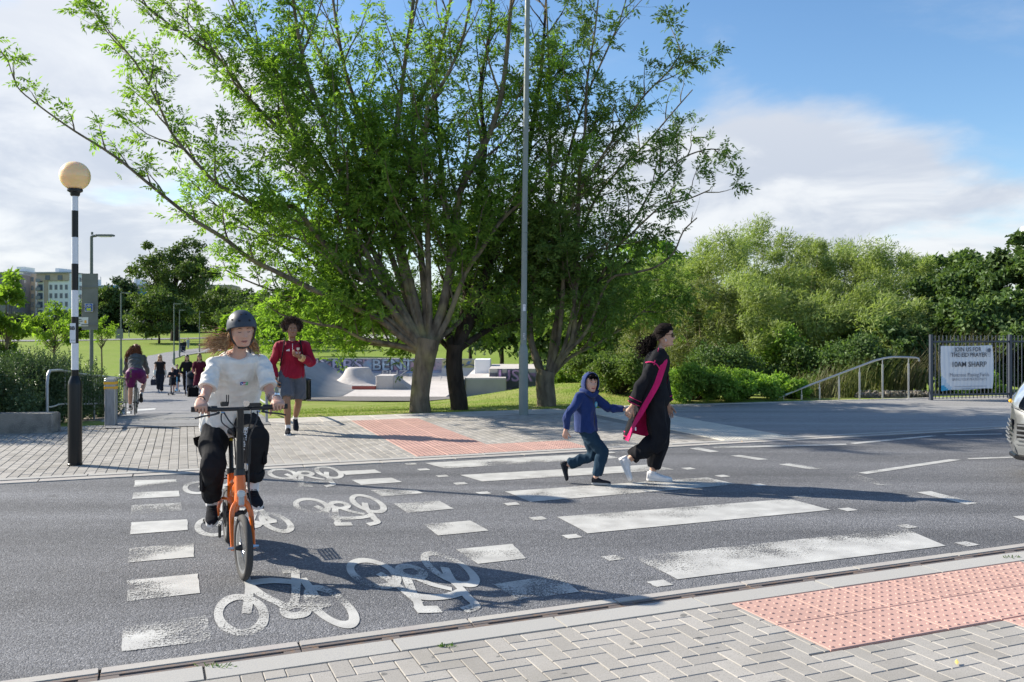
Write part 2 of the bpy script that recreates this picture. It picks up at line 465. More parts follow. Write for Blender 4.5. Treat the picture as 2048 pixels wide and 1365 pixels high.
def paint_mat():
    """thermoplastic road paint, worn through to the asphalt in grains"""
    m = bpy.data.materials.new('road_paint'); m.use_nodes = True
    N, L = m.node_tree.nodes, m.node_tree.links
    out = N['Material Output']; P = N['Principled BSDF']
    P.inputs['Base Color'].default_value = (.62, .61, .58, 1); P.inputs['Roughness'].default_value = .6
    geo = N.new('ShaderNodeNewGeometry')
    nd = N.new('ShaderNodeTexNoise'); nd.inputs['Scale'].default_value = 5; nd.inputs['Detail'].default_value = 6; L.new(geo.outputs['Position'], nd.inputs['Vector'])
    dc = N.new('ShaderNodeValToRGB'); dc.color_ramp.elements[0].color = (.38, .37, .35, 1); dc.color_ramp.elements[1].color = (.55, .54, .51, 1)
    dc.color_ramp.elements[0].position = .3; dc.color_ramp.elements[1].position = .7
    L.new(nd.outputs['Fac'], dc.inputs[0]); L.new(dc.outputs[0], P.inputs['Base Color'])
    big = N.new('ShaderNodeTexNoise'); big.inputs['Scale'].default_value = 1.5; big.inputs['Detail'].default_value = 3; L.new(geo.outputs['Position'], big.inputs['Vector'])
    at = N.new('ShaderNodeAttribute'); at.attribute_name = 'wear'
    fine = N.new('ShaderNodeTexNoise'); fine.inputs['Scale'].default_value = 105; fine.inputs['Detail'].default_value = 3; fine.inputs['Roughness'].default_value = .7
    L.new(geo.outputs['Position'], fine.inputs['Vector'])
    def M2(op, a, b):
        n = N.new('ShaderNodeMath'); n.operation = op
        for i, v in enumerate((a, b)):
            if isinstance(v, (int, float)): n.inputs[i].default_value = v
            else: L.new(v, n.inputs[i])
        return n.outputs[0]
    t = M2('ADD', M2('MULTIPLY', M2('SUBTRACT', big.outputs['Fac'], .5), .9), M2('MULTIPLY', at.outputs['Fac'], .32))
    f = M2('ADD', M2('MULTIPLY', M2('SUBTRACT', fine.outputs['Fac'], .5), .85), t)
    mr = N.new('ShaderNodeMapRange'); mr.inputs['From Min'].default_value = .17; mr.inputs['From Max'].default_value = .22
    L.new(f, mr.inputs['Value'])
    wm = N.new('ShaderNodeBsdfTransparent')
    mx = N.new('ShaderNodeMixShader'); L.new(mr.outputs[0], mx.inputs[0]); L.new(P.outputs[0], mx.inputs[1]); L.new(wm.outputs[0], mx.inputs[2])
    b = N.new('ShaderNodeBump'); b.inputs['Strength'].default_value = .4; b.inputs['Distance'].default_value = .003
    L.new(fine.outputs['Fac'], b.inputs['Height']); L.new(b.outputs[0], P.inputs['Normal'])
    L.new(mx.outputs[0], out.inputs['Surface'])
    return m
M_PAINT = paint_mat()

def grass_mat():
    m = bpy.data.materials.new('lawn'); m.use_nodes = True
    N, L = m.node_tree.nodes, m.node_tree.links
    P = N['Principled BSDF']; P.inputs['Roughness'].default_value = .9; P.inputs['Specular IOR Level'].default_value = .1
    geo = N.new('ShaderNodeNewGeometry')
    def noise(s, d, st=(1, 1, 1)):
        n = N.new('ShaderNodeTexNoise'); n.inputs['Scale'].default_value = s; n.inputs['Detail'].default_value = d
        mp = N.new('ShaderNodeMapping'); mp.inputs['Scale'].default_value = st; L.new(geo.outputs['Position'], mp.inputs[0]); L.new(mp.outputs[0], n.inputs['Vector'])
        return n.outputs['Fac']
    def ramp(v, lo, hi):
        r_ = N.new('ShaderNodeMapRange'); r_.inputs['From Min'].default_value = lo; r_.inputs['From Max'].default_value = hi; L.new(v, r_.inputs['Value']); return r_.outputs[0]
    def mix(f, a, b):
        x = N.new('ShaderNodeMixRGB'); L.new(f, x.inputs['Fac'])
        for i, v in ((1, a), (2, b)):
            if isinstance(v, tuple): x.inputs[i].default_value = (*v, 1)
            else: L.new(v, x.inputs[i])
        return x.outputs[0]
    c = mix(ramp(noise(.06, 5), .35, .65), (.165, .235, .03), (.20, .27, .04))
    c = mix(ramp(noise(.7, 6), .45, .75), c, (.23, .26, .07))
    c = mix(ramp(noise(14, 4), .5, .8), c, (.10, .17, .02))
    # dry straw patches close to the street
    sp = N.new('ShaderNodeSeparateXYZ'); L.new(geo.outputs['Position'], sp.inputs[0])
    near = ramp(sp.outputs['Y'], 42, 18)
    dry = N.new('ShaderNodeMath'); dry.operation = 'MULTIPLY'; L.new(near, dry.inputs[0]); L.new(ramp(noise(.9, 6), .40, .62), dry.inputs[1])
    d2 = N.new('ShaderNodeMath'); d2.operation = 'MULTIPLY'; d2.inputs[1].default_value = .7; L.new(dry.outputs[0], d2.inputs[0])
    c = mix(d2.outputs[0], c, (.33, .29, .12))
    L.new(c, P.inputs['Base Color'])
    b = N.new('ShaderNodeBump'); b.inputs['Strength'].default_value = .6; b.inputs['Distance'].default_value = .05
    L.new(noise(18, 5), b.inputs['Height']); L.new(b.outputs[0], P.inputs['Normal'])
    return m
M_GRASS = grass_mat()
M_PAVER = mat('paver_concrete', (.37, .347, .318), .88, spec=.12, rnd=.12, var=[(160, 3, (.24, .23, .21), .52, .72, 'W'), (1.6, 5, (.29, .27, .24), .45, .75, 'W'), (11, 2, (.17, .165, .155), .70, .72, 'W'), (330, 2, (.52, .50, .48), .62, .75, 'W')], bump=[(220, .35, .002, 'W')])
M_BED = mat('joint_sand', (.30, .275, .24), .95, spec=.1, var=[(60, 3, (.17, .16, .15), .4, .7, 'W')], bump=[(150, .5, .003, 'W')])
M_KERB = mat('kerb_granite', (.42, .405, .375), .8, spec=.1, rnd=.05, var=[(260, 2, (.30, .30, .31), .5, .7, 'W'), (2.5, 4, (.40, .385, .36), .45, .7, 'W')], bump=[(200, .3, .002, 'W')])
M_STRIP = mat('channel_concrete', (.43, .405, .37), .8, spec=.1, rnd=.05, var=[(120, 3, (.34, .33, .315), .5, .75, 'W'), (3, 4, (.38, .35, .33), .45, .65, 'W')], bump=[(160, .3, .002, 'W')])
M_SLOT = mat('channel_iron', (.16, .135, .125), .7, metal=.3, var=[(20, 4, (.24, .16, .11), .5, .7, 'W')])
M_DARK = mat('channel_dark', (.012, .012, .012), .9)
M_RED = mat('tactile_red', (.52, .325, .27), .8, spec=.3, rnd=.05, var=[(3, 4, (.45, .28, .235), .45, .7, 'W'), (180, 2, (.42, .24, .20), .55, .8, 'W'), (1, 3, (.52, .32, .27), .45, .7, 'W')], bump=[(220, .25, .002, 'W')])
M_BUFF = mat('tactile_buff', (.56, .53, .46), .8, spec=.3, rnd=.04, var=[(4, 4, (.47, .45, .40), .45, .7, 'W')], bump=[(220, .25, .002, 'W')])
M_SLAB = mat('border_slab', (.50, .47, .43), .85, spec=.25, rnd=.05, var=[(3, 4, (.42, .37, .33), .45, .7, 'W'), (150, 2, (.40, .39, .37), .55, .75, 'W')], bump=[(160, .3, .002, 'W')])
# ------------------------------------------------------------------ ground
def dgrid(svals, dvals, name, m, dz=0.0, zneg=-.06):
    V = []
    for d in dvals:
        for s in svals:
            n = edge_n(min(max(s, -12), 22)) + d
            x, y = FN(s, n)
            z = terr(x, y) + dz if d > 0 else (-.006 if d == 0 else zneg)
            V.append((x, y, z))
    w = len(svals)
    F = [(i * w + j, i * w + j + 1, (i + 1) * w + j + 1, (i + 1) * w + j) for i in range(len(dvals) - 1) for j in range(w - 1)]
    return np_mesh(name, V, np.array(F), m, smooth=True)
svals = [-900, -600, -400, -280, -200, -150, -110, -80, -60] + [x * 1.5 for x in range(-30, 41)] + [66, 75, 90, 110, 150, 200, 280, 400, 600, 900]
dvals = [-900, -300, -100, -40, -20, -8, -1, -.03, 0, .25, .6, 1, 1.5, 2, 2.6, 3.3, 4, 5, 6, 7, 8, 9, 10, 11.5, 13, 14.5, 16, 18, 20, 23, 26, 30, 35, 40, 46, 52, 60, 70, 80, 92, 105, 120, 135, 150, 165, 180, 200, 220, 245, 280, 330, 400, 500, 650, 900, 1500]
ground = mobj('ground', dgrid(svals, dvals, 'ground', M_GRASS), kind='structure', label='mown lawn of the park sloping gently away behind the pavement', cat='ground')

def sn_poly(name, pts, z, m, frame=SN, **kw):
    V = [(*frame(s, n), z) for s, n in pts]
    return mobj(name, np_mesh(name, V, [tuple(range(len(V)))], m), **kw)
def far_edge_s(s): return 5.70 - .033 * s
road = sn_poly('road', [(-70, 0), (70, 0), (70, far_edge_s(70)), (-70, far_edge_s(-70))], 0.0, M_ROAD, kind='structure', label='dark asphalt road with white crossing markings', cat='road')

# ------------------------------------------------------------------ road markings, each a part of the road
def marking(name, poly, wear, z=.004, world=False):
    P = [(tuple(p) if world else tuple(G(*p))) for p in poly]
    if len(P) == 4:      # subdivide for graded wear
        nx, ny = 12, 5
        a, b, c, d = [np.array(p) for p in P]
        w = wear if isinstance(wear, (tuple, list)) else (wear,) * 4
        V = []; W = []
        for j in range(ny + 1):
            for i in range(nx + 1):
                u, v = i / nx, j / ny
                q = (a * (1 - u) + b * u) * (1 - v) + (d * (1 - u) + c * u) * v
                # ragged edge of a few millimetres
                jx = (random.random() - .5) * .006 if i in (0, nx) or j in (0, ny) else 0
                V.append((q[0] + jx, q[1] + jx, z)); W.append((w[0] * (1 - u) + w[1] * u) * (1 - v) + (w[3] * (1 - u) + w[2] * u) * v)
        F = [(j * (nx + 1) + i, (j + 1) * (nx + 1) + i, (j + 1) * (nx + 1) + i + 1, j * (nx + 1) + i + 1) for j in range(ny) for i in range(nx)]
        me = np_mesh(name, V, np.array(F), M_PAINT)
    else:
        V = [(*p, z) for p in P]; W = [wear] * len(V)
        me = np_mesh(name, V, [tuple(range(len(V)))], M_PAINT)
    at = me.attributes.new('wear', 'FLOAT', 'POINT'); at.data.foreach_set('value', np.array(W, dtype=np.float32))
    return mobj(name, me, road)
random.seed(3)
def zp(pts, a=.5, ox=0, oy=840): return [(ox + x * a, oy + y * a) for x, y in pts]
ZEB = [([(1264, 1115), (1809, 1058), (1891, 1093), (1356, 1160)], (.85, .8, -.3, -.3)),
       ([(1114, 1035), (1579, 999), (1661, 1021), (1176, 1068)], (.35, .5, 0, -.4)),
       ([(1010, 984), (1414, 956), (1476, 970), (1061, 1005)], (-.1, .6, .7, .35)),
       ([(920, 951), (1301, 930), (1349, 940), (965, 964)], (-.3, .1, .3, .1)),
       ([(850, 927), (1199, 907), (1238, 917), (890, 938)], (-.3, .1, .4, .5))]
for p, w in ZEB: marking('zebra_stripe', p, w)
LS = [[(540, 243), (705, 240), (708, 265), (535, 270)], [(533, 292), (715, 285), (720, 308), (528, 318)], [(527, 343), (725, 333), (730, 366), (522, 380)], [(525, 412), (748, 400), (753, 442), (520, 460)],
      [(520, 515), (773, 495), (777, 550), (510, 573)], [(510, 645), (790, 618), (802, 695), (508, 728)], [(490, 830), (828, 785), (845, 885), (485, 930)]]
LW = [(.2, .3, .7, .7), (.1, 0, .1, .2), (.5, .6, .8, .6), (.2, 0, .2, .3), (.9, .8, .5, .7), (.6, -.1, -.1, .9), (.9, .6, .5, .1)]
for p, w in zip(LS, LW): marking('cycle_crossing_block', zp(p), w)
RS = [[(1352, 207), (1500, 200), (1525, 213), (1385, 222)], [(1407, 242), (1565, 233), (1608, 250), (1445, 262)], [(1482, 283), (1640, 272), (1695, 295), (1530, 308)], [(1575, 337), (1755, 325), (1815, 357), (1630, 374)],
      [(1695, 420), (1880, 405), (1955, 445), (1752, 465)], [(1824, 520), (2050, 498), (2106, 556), (1914, 578)], [(1976, 660), (2230, 622), (2316, 690), (2070, 724)]]
RW = [(.5, .2, .3, .6), (0, -.1, -.1, 0), (.6, .5, .4, .5), (.2, .2, .5, .4), (.5, .5, .2, .5), (.1, -.2, .1, .6), (.8, .7, -.1, .3)]
for p, w in zip(RS, RW): marking('cycle_crossing_block', zp(p), w)
ST = [(822, 929), (847, 940), (885, 953), (921, 968), (967, 987), (1024, 1009), (1076, 1038), (1144, 1074), (1226, 1117), (1320, 1168),
      (1220, 906), (1377, 938), (1445, 953), (1518, 971), (1605, 995), (1696, 1020), (1814, 1054), (1934, 1089)]
for i, (x, y) in enumerate(ST):
    c = G(x, y); a, b = RD * .062, PD * .06
    marking('edge_stud_mark', [c - a - b, c + a - b, c + a + b, c - a + b], .4 if i in (8, 14, 16, 6) else .0, world=True)
DG = [[(710, 116), (745, 112), (830, 128), (795, 131)], [(875, 145), (910, 142), (1027, 159), (985, 162)], [(1068, 179), (1110, 176), (1243, 197), (1195, 200)], [(1315, 222), (1375, 219), (1527, 260), (1470, 263)],
      [(1617, 291), (1675, 287), (1867, 335), (1820, 341)], [(2003, 388), (2048, 385), (2150, 412), (2090, 420)],
      [(1385, 213), (1750, 159), (1800, 161), (1420, 218)], [(1820, 155), (1985, 149), (2100, 150), (1830, 159)],
      [(800, 109), (1335, 96.5), (1340, 102), (808, 115)], [(1350, 94), (1680, 63), (1705, 66), (1372, 98)], [(1730, 60), (1960, 56), (1962, 59), (1734, 63)]]
for i, p in enumerate(DG): marking('centre_dash' if i < 6 else 'zigzag_line', zp(p, .5, 1024), .45 if i in (2, 3) else .1 if i < 8 else .3)

# bicycle symbols: strokes read off the road, widened in real units
STR = 2.4
def stroke_poly(pts, w, closed=False):
    """pts in (s, n/STR); returns list of quads in world XY"""
    P = [np.array(p, float) for p in pts]
    n = len(P); L_, R_ = [], []
    for i in range(n):
        a = P[(i - 1) % n] if (closed or i) else P[i]; b = P[(i + 1) % n] if (closed or i < n - 1) else P[i]
        t = b - a; t /= np.linalg.norm(t) + 1e-9; q = np.array([-t[1], t[0]]) * w / 2 * (1 + .07 * math.sin(i * .5))
        L_.append(P[i] + q); R_.append(P[i] - q)
    return L_, R_
def bike_symbol(strokes, dshift, wear, z0):
    k = 0
    V = []; F = []
    for kind, pts in strokes:
        w = .050 if kind != 'thin' else .04
        closed = kind == 'loop'
        if closed: pts = pts[::1]
        else:
            q = []
            for i_ in range(len(pts) - 1):
                a_ = pts[max(i_ - 1, 0)]; b_ = pts[i_]; c_ = pts[i_ + 1]; d_ = pts[min(i_ + 2, len(pts) - 1)]
                for t_ in (0, .2, .4, .6, .8): q.append(tuple(.5 * ((2 * b_[m]) + (-a_[m] + c_[m]) * t_ + (2 * a_[m] - 5 * b_[m] + 4 * c_[m] - d_[m]) * t_ * t_ + (-a_[m] + 3 * b_[m] - 3 * c_[m] + d_[m]) * t_ ** 3) for m in (0, 1)))
            pts = q + [pts[-1]]
        L_, R_ = stroke_poly(pts, w, closed)
        b = len(V); n = len(L_); zz = z0 + .00015 * k; k += 1
        for l, r in zip(L_, R_):
            for q in (l, r):
                xy = SN(q[0], q[1] * STR) + dshift
                V.append((xy[0], xy[1], zz))
        for i in range(n if closed else n - 1):
            j = (i + 1) % n
            F.append((b + 2 * i, b + 2 * i + 1, b + 2 * j + 1, b + 2 * j))
    me = np_mesh('bicycle_symbol', V, np.array(F), M_PAINT)
    W = []
    for v in V: W.append(wear * (.62 + .2 * math.sin(v[0] * 5 + 1) * math.sin(v[1] * 3)))
    at = me.attributes.new('wear', 'FLOAT', 'POINT'); at.data.foreach_set('value', np.array(W, dtype=np.float32))
    return mobj('bicycle_symbol', me, road)
def to_sn(px, py):
    d = G(px, py) - K0
    return (float(d @ RD), float(d @ PD) / STR)
def zz4(pts): return [to_sn(400 + x / 3.413, 1050 + y / 3.413) for x, y in pts]
def ell(cx, cy, rx, ry, tilt=0, n=44, a0=0, a1=360):
    o = []
    for k in range(n):
        a = R(a0 + (a1 - a0) * k / n)
        x, y = rx * math.cos(a), ry * math.sin(a)
        o.append((cx + x * math.cos(tilt) - y * math.sin(tilt), cy + x * math.sin(tilt) + y * math.cos(tilt)))
    return o
S1 = [('loop', zz4(ell(282, 618, 156, 122, .12))), ('loop', zz4(ell(895, 560, 185, 82, .62))), ('loop', zz4(ell(650, 588, 78, 36, -.05))),
      ('line', zz4([(372, 315), (310, 330), (335, 420), (330, 520), (318, 610)])), ('line', zz4([(335, 415), (420, 480), (520, 530), (600, 570)])),
      ('line', zz4([(345, 400), (500, 385), (690, 400)])), ('line', zz4([(560, 320), (680, 315)])), ('line', zz4([(650, 320), (655, 420), (650, 500), (635, 560)])),
      ('line', zz4([(700, 370), (760, 450), (800, 500), (880, 545)])), ('line', zz4([(735, 580), (800, 560), (890, 540)]))]
S2 = [('loop', zz4(ell(1185, 335, 165, 78, .30))), ('loop', zz4(ell(1705, 305, 190, 68, .48))), ('loop', zz4(ell(1440, 325, 85, 36, .2))),
      ('line', zz4([(1220, 335), (1310, 390), (1400, 460), (1500, 540)])), ('line', zz4([(1400, 340), (1440, 440), (1480, 520), (1500, 575)])), ('line', zz4([(1470, 585), (1640, 580)])),
      ('line', zz4([(1420, 480), (1550, 500), (1700, 490), (1800, 455)])), ('line', zz4([(1670, 295), (1710, 370), (1780, 440), (1830, 500), (1880, 555), (1800, 590)])), ('thin', zz4([(1470, 365), (1580, 410), (1720, 445)]))]
def ctr(px, py): return G(px, py)
A1 = ctr(482, 1231); A2 = G(400 + 1185 / 3.413, 1050 + 335 / 3.413)
bike_symbol(S1, np.zeros(2), .75, .004); bike_symbol(S2, np.zeros(2), .6, .004)
bike_symbol(S1, PD * 2.36, .6, .004); bike_symbol(S2, PD * 2.36, .6, .004)
bike_symbol(S1, PD * 4.25 - RD * .03, .8, .004); bike_symbol(S2, PD * 4.25, .7, .004)

# ------------------------------------------------------------------ paving helpers
def piece_mesh(name, L_, W_, H_, ch, m):
    """chamfered block; top at z=0, x length L_, y width W_"""
    x, y = L_ / 2, W_ / 2
    V = [(-x, -y, -H_), (x, -y, -H_), (x, y, -H_), (-x, y, -H_), (-x, -y, -ch), (x, -y, -ch), (x, y, -ch), (-x, y, -ch),
         (-x + ch, -y + ch, 0), (x - ch, -y + ch, 0), (x - ch, y - ch, 0), (-x + ch, y - ch, 0)]
    F = [(0, 1, 5, 4), (1, 2, 6, 5), (2, 3, 7, 6), (3, 0, 4, 7), (4, 5, 9, 8), (5, 6, 10, 9), (6, 7, 11, 10), (7, 4, 8, 11), (8, 9, 10, 11)]
    return np.array(V), np.array(F), np_mesh(name, V, np.array(F), m)
def proj(x, y, z=0):
    if y < .3: return None
    return CX + x / y * FPX, HY + (CAMZ - z) / y * FPX
def in_frame(x, y, pad=20):
    p = proj(x, y)
    return p is not None and -pad < p[0] < 2048 + pad and p[1] < 1365 + pad
def trim(rc, ex):
    """cut rectangle rc=(s0,s1,n0,n1) by exclusion ex; returns rect or None"""
    s0, s1, n0, n1 = rc; a0, a1, b0, b1 = ex
    if s1 <= a0 or s0 >= a1 or n1 <= b0 or n0 >= b1: return rc
    best = None
    for c in ((s0, min(s1, a0), n0, n1), (max(s0, a1), s1, n0, n1), (s0, s1, n0, min(n1, b0)), (s0, s1, max(n0, b1), n1)):
        if c[1] - c[0] > .012 and c[3] - c[2] > .012:
            ar = (c[1] - c[0]) * (c[3] - c[2])
            if best is None or ar > best[0]: best = (ar, c)
    return best[1] if best else None
def lay(rects, frame, ang, parent, name, m, H=.05, gap=.005, ch=.004, zj=.0012, top=.008, nmax=300, covered=None):
    """rects -> first nmax (nearest in view) as part objects, the rest one stuff part"""
    rng = random.Random(5)
    items = []
    for rc in rects:
        s0, s1, n0, n1 = rc
        c = frame((s0 + s1) / 2, (n0 + n1) / 2)
        vis = in_frame(c[0], c[1]) and not (covered and covered(c[0], c[1]))
        items.append((not vis, c[1], c, s1 - s0 - gap, n1 - n0 - gap))
    items.sort(key=lambda t: (t[0], t[1]))
    cache = {}
    rest = []
    for i, (nv, _, c, w, h) in enumerate(items):
        z = top + (rng.random() - .5) * 2 * zj
        if i < nmax and not nv:
            k = (round(w, 3), round(h, 3))
            if k not in cache: cache[k] = piece_mesh(name, k[0], k[1], H, ch, m)[2]
            mobj(name, cache[k], parent, (c[0], c[1], z), ((rng.random() - .5) * .008, (rng.random() - .5) * .008, ang + (rng.random() - .5) * .008))
        else: rest.append((c[0], c[1], z, w, h))
    if rest:
        TV, TF, _m = piece_mesh(name, 1, 1, 1, 0, m); bpy.data.meshes.remove(_m)
        # chamfer of fixed size: build per-piece vertices directly
        Rr = np.array(rest); n = len(Rr)
        x, y = Rr[:, 3] / 2, Rr[:, 4] / 2; Z = Rr[:, 2]
        V = np.zeros((n, 8, 3)); sx = [-1, 1, 1, -1]; sy = [-1, -1, 1, 1]
        for k in range(4):
            V[:, k, 0] = sx[k] * x; V[:, k, 1] = sy[k] * y; V[:, k, 2] = -.012
            V[:, 4 + k, 0] = sx[k] * (x - ch); V[:, 4 + k, 1] = sy[k] * (y - ch); V[:, 4 + k, 2] = 0
        c_, s_ = math.cos(ang), math.sin(ang)
        Xw = V[:, :, 0] * c_ - V[:, :, 1] * s_ + Rr[:, 0:1]; Yw = V[:, :, 0] * s_ + V[:, :, 1] * c_ + Rr[:, 1:2]
        tilt = (np.random.RandomState(4).rand(n, 1) - .5) * .006
        Zw = V[:, :, 2] + Z[:, None] + tilt * V[:, :, 0] * 2
        VV = np.stack([Xw, Yw, Zw], -1).reshape(-1, 3)
        TF = np.array([(4, 5, 6, 7), (0, 1, 5, 4), (1, 2, 6, 5), (2, 3, 7, 6), (3, 0, 4, 7)])
        FF = (TF[None] + (np.arange(n) * 8)[:, None, None]).reshape(-1, 4)
        mobj(name + '_field', np_mesh(name + '_field', VV, FF, m), parent, kind='stuff')

def blister_tile(name, m, w=.4, d=.4, nb=6, hgt=.0055, rad=.0135, seg=8):
    mb = MB()
    TV, TF, me_ = piece_mesh('tmp', w - .005, d - .005, .05, .003, m); bpy.data.meshes.remove(me_)
    mb.add(TV, TF)
    for i in range(nb):
        for j in range(nb):
            cx = (-w / 2) + w / nb * (i + .5); cy = (-d / 2) + d / nb * (j + .5)
            V = [(cx + rad * math.cos(k * 2 * math.pi / seg), cy + rad * math.sin(k * 2 * math.pi / seg), 0) for k in range(seg)]
            V += [(cx + rad * .66 * math.cos(k * 2 * math.pi / seg), cy + rad * .66 * math.sin(k * 2 * math.pi / seg), hgt) for k in range(seg)]
            mb.add(V, [(k, (k + 1) % seg, seg + (k + 1) % seg, seg + k) for k in range(seg)] + [tuple(range(seg, 2 * seg))])
    return mb.mesh(name, m)

# ------------------------------------------------------------------ near pavement
near = sn_poly('pavement', [(-60, -.1), (-60, -40), (60, -40), (60, -.1)], -.004, M_BED, kind='structure', label='near pavement of grey herringbone blocks beside the drainage kerb', cat='pavement')
U = .1
TN = (1.24, 3.64, -1.16, -.345); TN2 = (2.44, 3.64, -6.2, -1.15)
rects = []
for a in range(-42, 96):
    for b in range(-36, 0):
        c = (a - b) % 4
        s0 = a * U; n0 = -.345 + b * U
        if c == 0: rc = (s0, s0 + 2 * U, n0, n0 + U)
        elif c == 3: rc = (s0, s0 + U, n0, n0 + 2 * U)
        else: continue
        rc = (rc[0], rc[1], rc[2], min(rc[3], -.345))
        if rc[3] - rc[2] < .02: continue
        rc = trim(rc, TN); rc = rc and trim(rc, TN2)
        if rc: rects.append(rc)
lay(rects, SN, RANG, near, 'paver', M_PAVER, gap=.0035, ch=.0035)
bt = blister_tile('tactile_tile', M_RED, .4, .4, 6)
for i in range(6):
    for j in range(2):
        c = SN(1.24 + .4 * (i + .5), -.345 - .4 * (j + .5)); mobj('tactile_tile', bt, near, (c[0], c[1], .009 + .0006 * ((i * 3 + j) % 3)), (0, 0, RANG))
for i in range(3):
    for j in range(12):
        c = SN(2.44 + .4 * (i + .5), -1.15 - .4 * (j + .5)); mobj('tactile_tile', bt, near, (c[0], c[1], .0095), (0, 0, RANG))

# near kerb line: slotted drainage units and granite kerbs
def kerb_line(name, label, frame, ang, s0, s1, sgn, lay_, ch=.004):
    """lay_ = (strip width, iron width, kerb width, slot width)"""
    root = empty(name, (*frame(0, 0), 0), 0, label, 'kerb'); root['kind'] = 'structure'
    sw, iw, kw, slw = lay_
    Lu = .914
    n_units = int((s1 - s0) / Lu)
    mb = MB()
    # strip unit with iron slot frame as one part each; meshes shared
    g = .006
    mb.box((0, sgn * sw / 2, -.05), (Lu - g, sw - .002, .12), m=0, bev=ch)
    # iron frame (two rails, end bridges, mid bridge), the slot itself is open with a dark bottom
    yc = sgn * (sw + iw / 2)
    rail = (iw - slw) / 2
    for sg in (-1, 1): mb.box((0, yc + sg * (slw / 2 + rail / 2), -.045), (Lu - g - .004, rail, .10), m=1)
    for xc, wx in ((-Lu / 2 + .045, .08), (0, .09), (Lu / 2 - .045, .08)): mb.box((xc, yc, -.047), (wx, slw, .10), m=1)
    mb.box((0, yc, -.085), (Lu - .02, slw, .01), m=2)
    unit = mb.mesh('drain_unit', [M_STRIP, M_SLOT, M_DARK])
    kb = MB(); kb.box((0, 0, -.05), (Lu - .005, kw - .004, .12), bev=ch)
    kme = kb.mesh('kerb_stone', M_KERB)
    for i in range(n_units):
        s = s0 + (i + .5) * Lu
        c = frame(s, 0); q = c - frame(0, 0)
        mobj('drain_unit', unit, root, (q[0], q[1], .0015 * ((i * 7) % 3 - 1) * .5), (0, 0, ang))
        c = frame(s + .45, sgn * (sw + iw + kw / 2)); q = c - frame(0, 0)
        mobj('kerb_stone', kme, root, (q[0], q[1], .001 * ((i * 5) % 3 - 1)), (0, 0, ang))
    return root
# joints measured at s = -2.15+..., unit 0.914
kerb_line('near_kerb', 'near kerb line of granite stones with a slotted drain channel', SN, RANG, -2.10 - .914 * 12, 24, -1, (.075, .085, .18, .03))
kerb_line('far_kerb', 'far kerb line of pale stones with a thin drain slot', FN, FANG, -24, 36, 1, (.165, .045, .135, .03))
sn_poly('kerb_bed', [(-60, 0), (60, 0), (60, .36), (-60, .36)], -.05, M_DARK, FN, kind='structure', label='dark joint bed under the far kerb line', cat='kerb')
sn_poly('kerb_bed', [(-60, -.34), (60, -.34), (60, 0), (-60, 0)], -.05, M_DARK, SN, kind='structure', label='dark joint bed under the near kerb line', cat='kerb')

# ------------------------------------------------------------------ far pavement
bed = []
for s in [x * 1.0 for x in range(-60, 61, 4)]: bed.append((s, edge_n(max(s, -12)) - .01))
far_pts = [(-60, .345), (60, .345)] + [(s, n) for s, n in reversed(bed)]
farp = sn_poly('far_pavement', far_pts, -.004, M_BED, FN, kind='structure', label='far pavement of pale block paving between the road and the park', cat='pavement')
TFa = (1.20, 3.60, .35, 1.16); TFb = (1.20, 2.40, 1.15, 4.96)
SL_N = 4.96                                                   # back border slabs begin here
w_, l_ = .108, .215
rects = []
for i in range(-96, 50):
    s0 = .02 + i * w_
    off = (i % 2) * l_ / 2
    for j in range(-1, 25):
        n0 = .345 + j * l_ + off
        rc = (s0, s0 + w_, max(n0, .345), min(n0 + l_, SL_N if s0 > -.22 else 5.7))
        if -2.75 < s0 < -.22: rc = (rc[0], rc[1], rc[2], min(rc[3], 5.16 - .10 * (s0 + 2.75) * 1.0))
        if rc[3] - rc[2] < .02 or s0 + w_ > 5.72: continue
        rc = trim(rc, TFa); rc = rc and trim(rc, TFb)
        if rc: rects.append(rc)
lay(rects, FN, FANG, farp, 'paver', M_PAVER, gap=.0045, ch=.004)
btf = blister_tile('tactile_tile', M_RED, .4, .4, 6, seg=6)
k = 0
for i in range(6):
    for j in range(2):
        c = FN(1.20 + .4 * (i + .5), .36 + .4 * (j + .5)); mobj('tactile_tile', btf, farp, (c[0], c[1], .009), (0, 0, FANG))
for i in range(3):
    for j in range(10):
        c = FN(1.20 + .4 * (i + .5), 1.16 + .38 * (j + .5)); o = mobj('tactile_tile', btf, farp, (c[0], c[1], .0095), (0, 0, FANG)); o.scale = (1, .95, 1)
# buff blister slabs beside the tarmac crossover
bb = blister_tile('buff_tactile_tile', M_BUFF, .4, .4, 6, seg=5)
for i in range(3):
    for j in range(14):
        n = .36 + .4 * (j + .5)
        if n < edge_n(6) - .3:
            c = FN(5.74 + .4 * (i + .5), n); mobj('buff_tactile_tile', bb, farp, (c[0], c[1], .0092), (0, 0, FANG))
# pale slabs along the grass
rects = []
for i in range(-1, 15):
    for j in range(2):
        rects.append((-1.2 + (i + 3) * .48 + .0 * j, -1.2 + (i + 4) * .48, SL_N + j * .445, SL_N + (j + 1) * .445))
rects = [r_ for r_ in rects if r_[1] <= 5.75]
lay(rects, FN, FANG, farp, 'border_slab', M_SLAB, gap=.008, ch=.005)
